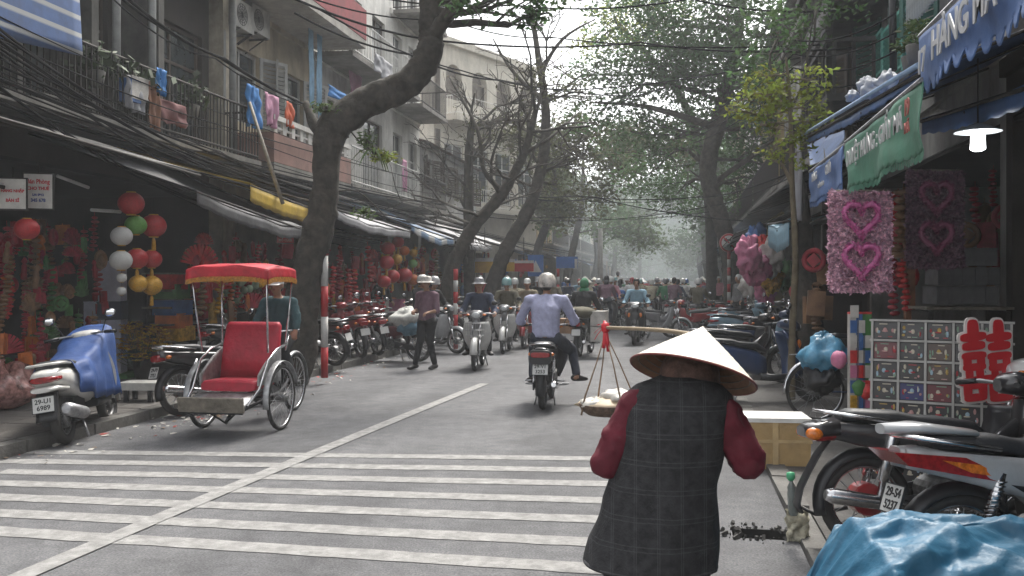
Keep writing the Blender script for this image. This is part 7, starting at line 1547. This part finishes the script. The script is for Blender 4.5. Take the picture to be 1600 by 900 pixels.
# --- near right motorbikes
n1 = snapshot(make_underbone('motorbike', 'x', bpaint('gloss_black', (.016, .016, .02)), bpaint('gloss_black', (.016, .016, .02)), None, seat_w=.13))
r1 = put(n1, W(1348, 790, 5.33) * 1 + RGT * .6, TH - rad(90), 'glossy black motorbike with chrome shock absorbers parked tail out at the right kerb', None, None, ('number_plate', 'indicator', 'mirror')); r1.location.z = PZR; r1.scale = (.96,) * 3; r1.rotation_euler = (0, rad(-5), TH - rad(90))
MB().loft([ring((0, -.78, .735), .13, .055, 14, 3.4), ring((0, -.94, .715), .115, .05, 14, 3), ring((0, -.985, .71), .08, .03, 14, 3)]).build('tail_housing', bpaint('gloss_black', 0), r1)
for s in (-1, 1): MB().ell((s * .095, -.93, .70), (.04, .055, .04), 12, 8).build('turn_signal', ORANGE, r1)
m = MB(); m.loft([ring((0, y_, z_), .062, h_, 12, 3, -.9) for y_, z_, h_ in ((-.8, .68, .03), (-.88, .58, .026), (-.95, .46, .022), (-1.0, .36, .018), (-1.02, .27, .014), (-1.0, .22, .01))]); m.tube([(-.03, -1.0, .25), (-.03, -.9, .2), (-.03, -.7, .24)], .012, 6); m.build('mud_flap', BLACKPL, r1)
for s in (-1, 1): MB().tube([(s * .15, -.58, .29), (s * .15, -.55, .42), (s * .15, -.55, .43), (s * .15, -.45, .76)], [.018, .018, .034, .034], 12).build('chrome_shock', CHROME, r1)
MB().disc((.0, -.6, .30), .1, .15, 'x', 18).build('red_hub', REDB, r1)
n2 = snapshot(make_underbone('motorbike', 'x', SILV, BLK, ['29-S4', '5237'], tail_mat=SILV, seat_w=.13))
r2 = put(n2, W(1496, 800, 4.4) + RGT * .6, TH - rad(86), 'silver tailed motorbike with black seat parked between the black one and the blue tarpaulin', None, None, ('tail_light', 'indicator')); r2.location.z = PZR - .01; r2.rotation_euler = (0, rad(-5), TH - rad(86))
m = MB(); m.loft([ring((0, -.55, .845), .14, .02, 14, 2.6), ring((0, -.8, .87), .12, .03, 14, 2.6), ring((0, -.97, .865), .05, .025, 14, 2.4)]); m.build('grab_handle', SILV, r2)
m = MB(); m.prism([(-.97, .765), (-.62, .735), (-.34, .60), (-.6, .645), (-.9, .70)], -.136, .136); m.build('side_lamp', REDLENS, r2)
m = MB(); m.prism([(-.74, .725), (-.55, .70), (-.44, .64), (-.6, .665)], -.139, .139); m.build('side_indicator', ORANGE, r2)
text('ANGEL', .085, BLACKPL, r2, face_mtx((.141, -.14, .66), (0, 1, -.22), (0, .22, 1)), .003, .003)
m = MB(); m.prism([(-.45, .63), (.05, .60), (.0, .44), (-.1, .43)], -.136, .136); m.build('side_inset', BLACKPL, r2)
# handlebars and white front of the machine beyond
r3 = put(n1, W(1700, 790, 5.9) + RGT * .0, TH + rad(70), 'black and white motorbike at the right edge facing the card board', None, {'gloss_black': WHT}, ('mirror', 'mirror_glass')); r3.location.z = PZR - .02
# blue tarpaulin over a parked machine, bottom right corner
TARPN = M('blue_tarpaulin_sheet', (.024, .125, .22), .5, var=.3, scale=2.2, bump=.3, bscale=22, dirt=.25, dcol=(.04, .13, .2))
rcz = random.Random(21); CR = [(rcz.uniform(0, 1.7), rcz.uniform(-.8, .8), rcz.uniform(-1.4, 1.4), rcz.uniform(.15, .5), rcz.uniform(.012, .03)) for _ in range(30)] + [(.12, s_, s_ * 1.1 + .3, .7, .03) for s_ in (-.6, -.3, 0, .3, .6)]
def creases(a, s):
    t = 0.
    for ca, cs, an, ln, am in CR:
        da, ds = a - ca, (s - cs) * .45; u = da * math.cos(an) + ds * math.sin(an); v = -da * math.sin(an) + ds * math.cos(an) + .03 * math.sin(u * 9)
        if abs(u) < ln and abs(v) < .12: t += am * (1 - abs(u) / ln) * max(0, 1 - abs(v) / (.03 + .05 * (v > 0)))
    return t
o_ = W(1278, 600, 3.5); o_.z = 0; L_ = 1.9
def tarp(u, v):
    a = -.13 + L_ * u; ang = math.pi * v; s = math.cos(ang); end = min(1, max(0, (a + .13) / .3)); top = (.555 + .05 * min(1, max(0, a / .35)) + .02 * math.sin(a * 5)) * (end ** .5) 
    wdt = .44 * (.35 + .65 * end ** .7) + .05 * math.sin(a * 7 + s * 2)
    prof = max(0., math.sin(ang)) ** (.42 + .1 * math.sin(a * 6))
    z = .03 + top * prof
    fo = .03 * math.sin(a * 19 + 9 * s + 3 * noise.noise(V((a * 2, s * 2, 4)))) * (1 - prof) + .03 * noise.noise(V((a * 2.4 + s * 1.5, s * 2.6, 5))) * (.35 + prof) + .025 * (.5 - abs(noise.noise(V((a * 2.1 + 1.6 * s, s * 2.2 - a, 25))))) * 1.3 - .015 + .02 * (.5 - abs(noise.noise(V((a * 5 - 2.6 * s, s * 4 + a * 2, 35))))) + .02 * noise.noise(V((a * 7 + 3 * s, s * 6, 15)))
    crease = .035 * max(0, 1 - abs(((a - .55) * .8 + s * .6 - .1) * 9)) + .03 * max(0, 1 - abs(((a - .3) * 1.4 - s * .7) * 8)) + .03 * max(0, 1 - abs(((a - 1.0) * .9 - s * .9 + .1) * 8))
    return RGT * a - FWD * (s * wdt + fo) + V((0, 0, max(.02, z + fo * .8 + (crease + .7 * creases(a, s)) * (.25 + .75 * prof))))
tp_ = MB().patch(tarp, 190, 110, .004).build('tarpaulin', TARPN, None, o_); tag(tp_, 'blue tarpaulin draped over a parked machine in the bottom right corner', 'tarpaulin')
# carton by the kerb, bottle, rag
pc = G(1213, 735, 0); t = thing('carton', 'tan carton wrapped in clear tape with a white top at the right kerb', 'carton', pc + V((0, .25, 0)), rad(4))
CARD = M('tan_cardboard', (.42, .28, .12), .5, var=.18, scale=4, bump=.3, bscale=18, coat=.5); MB().box((0, 0, .2), (.53, .42, .40), None, 0, 1.06).build('body', CARD, t); MB().box((0, 0, .415), (.58, .46, .035), None, 0, .97).build('lid', M('white_foam', (.6, .59, .56), .6), t)
m = MB(); m.box((-.02, 0, .2), (.05, .455, .41)); m.box((0, 0, .24), (.566, .452, .03)); m.build('tape', M('clear_tape', (.5, .36, .18), .2, coat=.8), t)
bt = thing('bottle', 'clear plastic bottle with green cap hanging by the black motorbike tail', 'bottle', W(1232, 790, 5.5)); MB().lathe([(.03, 0), (.036, .02), (.036, .17), (.03, .19), (.034, .21), (.014, .25), (.014, .27)], 12).build('body', M('clear_plastic', (.14, .16, .15), .12, coat=.7), bt); MB().lathe([(.02, .262), (.034, .285), (.03, .32), (.001, .33)], 10).build('cap', M('green_cap', (.06, .35, .17), .5), bt); bt.rotation_euler = (0, rad(-4), 0); bt.scale = (.8, .8, .8)
bt.location = W(1240, 805, 5.5)
m = MB(); m.patch(lambda u, v: V(((u - .5) * .14 + .03 * noise.noise(V((u * 4, v * 4, 1))), .05 * noise.noise(V((u * 5, v * 5, 2))), .19 * (1 - v) + .02 * noise.noise(V((u * 6, v * 6, 3))))), 10, 12, .006); tag(m.build('paper_rag', M('mottled_paper', (.45, .42, .32), .7, var=.6, scale=18), None, G(1250, 850, 0) + V((0, .05, 0)), (rad(-12), 0, .2)), 'crumpled pale paper by the black motorbike wheel', 'paper')
# ------------------------------------------------------------------ vendor woman in the foreground
wo = G(1035, 438 + 1.6 * FPX / 3.2, 0); wrz = rad(2); wm = Matrix.Translation(wo) @ Matrix.Rotation(wrz, 4, 'Z')
wo_ = thing('person', 'stooped vendor woman in a dark plaid vest and conical hat, seen from behind', 'person', wo, wrz)
b = MB(); hd = V((.1, .17, 1.27)); head_shapes(b, hd, rad(-30)); b.cap((.06, .07, 1.16), hd - V((.01, .03, .05)), .05, .048)
def rngs(mb, e, rows, n=28, wr=0., seed=0.):
    R_ = []
    for (z, xc, hw, yc, hdp) in rows:
        r_ = []
        for k in range(n):
            a = 2 * math.pi * k / n; x, y = (hw + e) * math.cos(a), (hdp + e) * math.sin(a)
            f = 1 + wr * (noise.noise(V((math.cos(a) * 2.2, math.sin(a) * 2.2, z * 5 + seed))) + .6 * noise.noise(V((math.cos(a) * 6, math.sin(a) * 6, z * 3 + seed)))) * 1.
            r_.append(V((xc + x * f, yc + y * f, z)))
        R_.append(r_)
    mb.loft(R_)
def interp(rows, k=4):
    out = []
    for i in range(len(rows) - 1):
        for j in range(k): t = j / k; t = t; out.append(tuple(a + (c - a) * t for a, c in zip(rows[i], rows[i + 1])))
    return out + [rows[-1]]
torso = [(.60, -.03, .165, -.01, .12), (.75, -.015, .16, 0, .12), (.9, .005, .145, .01, .115), (1.03, .035, .15, .02, .105), (1.13, .055, .155, .035, .095), (1.2, .06, .13, .055, .075), (1.235, .06, .06, .07, .055)]
rngs(b, 0, torso)
SL, SR, EL, ER, HL, HR = V((-.09, .03, 1.15)), V((.215, .03, 1.12)), V((-.185, .0, .955)), V((.295, .0, .965)), V((-.06, .3, 1.0)), V((.23, .28, 1.04))
for s_, so, el, ha in ((-1, SL, EL, HL), (1, SR, ER, HR)):
    wr_ = ha - (ha - el).normalized() * .09; b.cap(so, el, .048, .04); b.cap(el, wr_, .04, .027); hand(b, wr_, ha + (ha - el).normalized() * .08, s_, .8)
for s_ in (-1, 1):
    h0, k0, a0 = V((-.02 + s_ * .085, 0, .68)), V((-.02 + s_ * .09, .06 * s_ + .03, .4)), V((-.02 + s_ * .09, .1 * s_, .08)); b.cap(h0, k0, .085, .055); b.cap(k0, a0, .05, .035); b.cap(a0 - V((0, .04, .03)), a0 + V((0, .13, -.045)), .035, .026)
link('body', melt(b, 'body', SKIN, .011), wo_)
m = MB()
for s_ in (-1, 1):
    h0, k0, a0 = V((-.02 + s_ * .085, 0, .68)), V((-.02 + s_ * .09, .06 * s_ + .03, .4)), V((-.02 + s_ * .09, .1 * s_, .08)); m.cap(h0, k0, .115, .09); m.cap(k0, a0 + V((0, 0, .04)), .09, .075); m.cap(h0, (-.02, 0, .78), .12, .12)
    sdm = MB(); sdm.loft([ring(a0 + V((0, q_, z_)), w2, h2, 10, 2.6) for q_, z_, w2, h2 in ((-.075, -.02, .025, .025), (-.04, -.02, .04, .045), (.04, -.03, .042, .042), (.12, -.045, .046, .03), (.17, -.05, .03, .02))]); sdm.build('shoe', SHOE, wo_)
link('trousers', melt(m, 'trousers', cloth('cloth_black2', (.01, .01, .012)), .02), wo_)
m = MB(); SLV = cloth('maroon_sleeve', (.1, .006, .016), .2)
for so, el, ha in ((SL, EL, HL), (SR, ER, HR)): m.cap(so + (EL * 0), el, .068, .062); m.cap(el, ha - (ha - el).normalized() * .1, .062, .042)
m.cap(SL, SR, .06, .06); m.ell((.075, .1, 1.2), (.085, .07, .06), 12, 8)
o = folds(melt(m, 'sleeves', SLV, .011, 2), .022, 9.); me_o = link('sleeves', o, wo_); dm = me_o.modifiers.new('w', 'DISPLACE'); tx = bpy.data.textures.new('folds', 'CLOUDS'); tx.noise_scale = .055; dm.texture = tx; dm.strength = .03; dm.mid_level = .5
PLAID = M('charcoal_plaid', (.023, .023, .0245), .9, var=.5, scale=30, bump=.3, bscale=120); t_ = PLAID.node_tree; L_n = t_.links.new; bs = t_.nodes['Principled BSDF']; src = bs.inputs['Base Color'].links[0].from_socket
tcn = [n for n in t_.nodes if n.type == 'TEX_COORD'][0]; spx = t_.nodes.new('ShaderNodeSeparateXYZ'); L_n(tcn.outputs['Object'], spx.inputs[0])
for ax, per, off in ((0, .078, .013), (2, .092, .03), (0, .078, .02), (2, .092, .045)):
    a_ = t_.nodes.new('ShaderNodeMath'); a_.operation = 'ADD'; a_.inputs[1].default_value = off; L_n(spx.outputs[ax], a_.inputs[0]); d_ = t_.nodes.new('ShaderNodeMath'); d_.operation = 'DIVIDE'; d_.inputs[1].default_value = per; L_n(a_.outputs[0], d_.inputs[0]); f_ = t_.nodes.new('ShaderNodeMath'); f_.operation = 'FRACT'; L_n(d_.outputs[0], f_.inputs[0])
    c_ = t_.nodes.new('ShaderNodeMath'); c_.operation = 'LESS_THAN'; c_.inputs[1].default_value = .042; L_n(f_.outputs[0], c_.inputs[0])
    nz_ = t_.nodes.new('ShaderNodeTexNoise'); nz_.inputs['Scale'].default_value = 45; L_n(tcn.outputs['Object'], nz_.inputs[0]); ml = t_.nodes.new('ShaderNodeMath'); ml.operation = 'MULTIPLY'; L_n(c_.outputs[0], ml.inputs[0]); L_n(nz_.outputs['Fac'], ml.inputs[1])
    mx = t_.nodes.new('ShaderNodeMix'); mx.data_type = 'RGBA'; L_n(ml.outputs[0], mx.inputs[0]); L_n(src, mx.inputs[6]); mx.inputs[7].default_value = (.06, .06, .064, 1); src = mx.outputs[2]
L_n(src, bs.inputs['Base Color'])
vest = [(.608, -.043, .222, -.02, .175), (.68, -.032, .212, -.01, .165), (.75, -.02, .2, 0, .158), (.9, .005, .178, .01, .146), (1.0, .03, .178, .018, .138), (1.08, .045, .184, .025, .13), (1.14, .055, .186, .035, .12), (1.19, .06, .176, .05, .105), (1.22, .062, .14, .062, .09), (1.24, .063, .09, .07, .075), (1.252, .064, .062, .078, .066)]
m = MB(); rngs(m, .004, interp(vest, 6), 72, .05, 3.); m.f = [f for f in m.f if len(f) == 4]
m.v = [tuple(V(p) + V((p[0] - .02, p[1], 0)).normalized() * (.011 * (.5 - abs(noise.noise(V((p[0] * 7 + p[2] * 2.5, p[1] * 7, p[2] * 3.2 - p[0] * 3))))) + .007 * noise.noise(V((p[0] * 15, p[1] * 15, p[2] * 6))) - .004)) for p in m.v]; m.sm = [True] * len(m.f); m.mi = [0] * len(m.f)
vo = m.build('vest', PLAID, wo_); so_ = vo.modifiers.new('t', 'SOLIDIFY'); so_.thickness = .008; so_.offset = 1
m = MB(); m.tube([(-.043 + .222 * math.cos(a) * 1.03, -.02 + .175 * math.sin(a) * 1.03, .612) for a in np.linspace(0, 6.283, 41)[:-1]], .006, 6, True, True); m.build('hem', PLAID, vo)
m = MB()
for s_, c in ((-1, SL), (1, SR)): m.torus((0, 0, 0), .078, .009, 'x', 24, 6)
sc_ = MB(); sc_.ell(hd + V((0, -.03, -.03)), (.112, .13, .135), 16, 12); sc_.cap((.065, .08, 1.2), hd + V((-.01, -.05, -.06)), .085, .085); link('headscarf', melt(sc_, 'headscarf', M('brown_headscarf', (.11, .06, .045), .8, var=.6, scale=22, bump=.3), .014), wo_)
# conical hat
HATM = M('palm_leaf_hat', (.82, .78, .68), .65, var=.12, scale=16, bump=.4, bscale=70, dirt=.45, dcol=(.5, .42, .3)); t_ = HATM.node_tree; bh = t_.nodes['Principled BSDF']; sh_ = bh.inputs['Base Color'].links[0].from_socket; wv = t_.nodes.new('ShaderNodeTexWave'); wv.wave_type = 'BANDS'; wv.bands_direction = 'Z'; wv.inputs['Scale'].default_value = 26; wv.inputs['Distortion'].default_value = 1.5; tch = [n for n in t_.nodes if n.type == 'TEX_COORD'][0]; t_.links.new(tch.outputs['Object'], wv.inputs['Vector']); mh = t_.nodes.new('ShaderNodeMix'); mh.data_type = 'RGBA'; mh.blend_type = 'MULTIPLY'; mh.inputs[0].default_value = .22; t_.links.new(sh_, mh.inputs[6]); t_.links.new(wv.outputs['Color'], mh.inputs[7]); t_.links.new(mh.outputs[2], bh.inputs['Base Color'])
hat = thing('conical_hat', 'woven conical palm leaf hat on the stooped vendor woman', 'hat', wm @ V((.108, .075, 1.262))); axis = V((.042, .062, .178)).normalized(); hat.rotation_euler = (Matrix.Rotation(wrz, 4, 'Z') @ axis.to_track_quat('Z', 'Y').to_matrix().to_4x4()).to_euler()
prof = [(.226 * (1 - i / 22) ** 1.04 + .002, .182 * i / 22 + .006 * math.sin(math.pi * i / 22) + .0012 * (i % 2)) for i in range(23)]; prof[-1] = (.001, .186)
m = MB(); m.lathe(prof, 64, cap=False); rr_ = random.Random(4)
m.v = [(x * (1 + .006 * noise.noise(V((math.atan2(y, x) * 6, z * 9, 0)))), y * (1 + .006 * noise.noise(V((math.atan2(y, x) * 6, z * 9, 0)))), z) for x, y, z in m.v]; m.build('outer_weave', HATM, hat)
m = MB(); m.lathe([(.223 * (1 - i / 12) + .001, .174 * i / 12 - .004) for i in range(13)], 48, cap=False); m.build('lining', M('hat_lining', (.2, .11, .06), .75, var=.3, scale=14), hat)
for i in range(1, 9): MB().torus((0, 0, .174 * i / 10 - .005), .223 * (1 - i / 10), .0022, 'z', 40, 4).build('hoop', WORNWOOD, hat)
MB().torus((0, 0, -.001), .2255, .0045, 'z', 64, 6).build('rim_band', M('hat_rim', (.15, .035, .03), .6), hat)
# shoulder pole with the front basket
pp = spline([wm @ V((.12, .12, 1.25)), W(1104, 556, 3.6), W(1092, 528, 3.85), W(1050, 518, 4.3), W(1000, 514, 4.8), W(946, 512, 5.25)], 5)
sp_ = thing('shoulder_pole', 'bamboo carrying pole with red ribbon reaching forward from the vendor shoulder', 'pole', pp[0]); MB().tube([p - pp[0] for p in pp], taper([.013, .013, .013, .012, .011, .01]), 8, wob=.1).build('shaft', M('bamboo', (.26, .2, .13), .5, var=.25, scale=6), sp_)
e_ = pp[-1]; m = MB(); rr_ = random.Random(6)
for i in range(11):
    a = rr_.random() * 6.28; m.patch(lambda u, v, a=a, l_=rr_.uniform(.05, .11): V((l_ * u * math.cos(a) * .7 + (v - .5) * .02 * math.sin(a), .03 * math.sin(a) * u, l_ * u * math.sin(a) * .9 - .05 * u * u)), 5, 2, .001)
m.ell((0, 0, 0), (.026, .03, .034), 10, 8); m.build('ribbon', M('red_ribbon', (.5, .02, .03), .5, var=.3), sp_, e_ - pp[0])
bc = W(953, 644, 5.25); bk_ = thing('hanging_basket', 'flat basket of pale wrapped goods slung from the bamboo pole on ropes', 'basket', bc)
m = MB(); m.lathe([(.001, -.012), (.13, -.012), (.165, .012), (.182, .05), (.174, .052), (.155, .018), (.12, .0), (.001, 0)], 28); m.build('tray', M('dark_woven_tray', (.1, .065, .045), .8, var=.5, scale=40, bump=.5, bscale=60), bk_)
for k in range(4):
    a = .5 + k * math.pi / 2; p1 = V((.178 * math.cos(a), .178 * math.sin(a), .03)); p0 = e_ - bc + V((0, 0, -.03)); MB().tube([p0, p0 * .6 + p1 * .4 + V((.004, 0, 0)), p1 * .85 + p0 * .15, p1 + V((0, 0, -.04))], [.004, .004, .0055, .006], 5).build('rope', M('rope_fibre', (.22, .15, .1), .8, var=.4), bk_)
for i, (x, y, z_, a, bb, c_, sd_) in enumerate(((-.02, 0, .04, .16, .14, .045, 1), (.05, .02, .085, .1, .09, .045, 2), (-.08, -.03, .05, .09, .1, .035, 3), (.1, -.02, .07, .06, .08, .04, 4))):
    m = MB(); m.patch(lambda u, v: (lambda p, q, k: V((a * k * math.cos(p) * math.sin(q), bb * k * math.sin(p) * math.sin(q), -c_ * k * math.cos(q))))(6.283 * u, math.pi * v, 1 + .35 * noise.noise(V((math.cos(6.283 * u) * 2, math.sin(6.283 * u) * 2, v * 5 + sd_ * 7)))), 20, 12); tag(m.build('wrapped_goods', M('pale_wrapping', (.58, .55, .5), .35, var=.3, scale=12, bump=.6, bscale=25, coat=.3) if i else M('kraft_wrapping', (.4, .32, .22), .6, var=.3), None, bc + V((x, y, z_))), ['brownish bundle lying flat in the hanging basket', 'white bundle on top in the hanging basket', 'pale bundle at the left rim of the basket', 'small pale bundle near the vendor sleeve in the basket'][i], 'bundle')
for tr_ in (ub, ubk, sct, byc, swh, n1, n2): drop(tr_)
if _lt: drop(_lt)
# ================================================================== the air
hz = MB(); hz.bx(-60, 60, -30, 330, -1.2, 26); hz_m = bpy.data.materials.new('haze_air'); hz_m.use_nodes = True; t = hz_m.node_tree; t.nodes.clear()
ou = t.nodes.new('ShaderNodeOutputMaterial'); pv = t.nodes.new('ShaderNodeVolumePrincipled'); pv.inputs['Color'].default_value = (.86, .89, .92, 1); pv.inputs['Density'].default_value = .0021; pv.inputs['Anisotropy'].default_value = .1
t.links.new(pv.outputs[0], ou.inputs['Volume']); h = hz.build('haze', hz_m); h['kind'] = 'stuff'; h.display_type = 'WIRE'

# drifting smoke low over the far end of the street, as a volume of its own
sm = MB().ell((0, 0, 0), (10, 46, 8), 24, 14); sm_m = bpy.data.materials.new('street_smoke'); sm_m.use_nodes = True; t = sm_m.node_tree; t.nodes.clear()
ou = t.nodes.new('ShaderNodeOutputMaterial'); pv = t.nodes.new('ShaderNodeVolumePrincipled'); pv.inputs['Color'].default_value = (.78, .85, .9, 1); pv.inputs['Density'].default_value = .0095; t.links.new(pv.outputs[0], ou.inputs['Volume'])
s_ = sm.build('smoke', sm_m, None, (-1.5, 90, 6.5)); s_['kind'] = 'stuff'
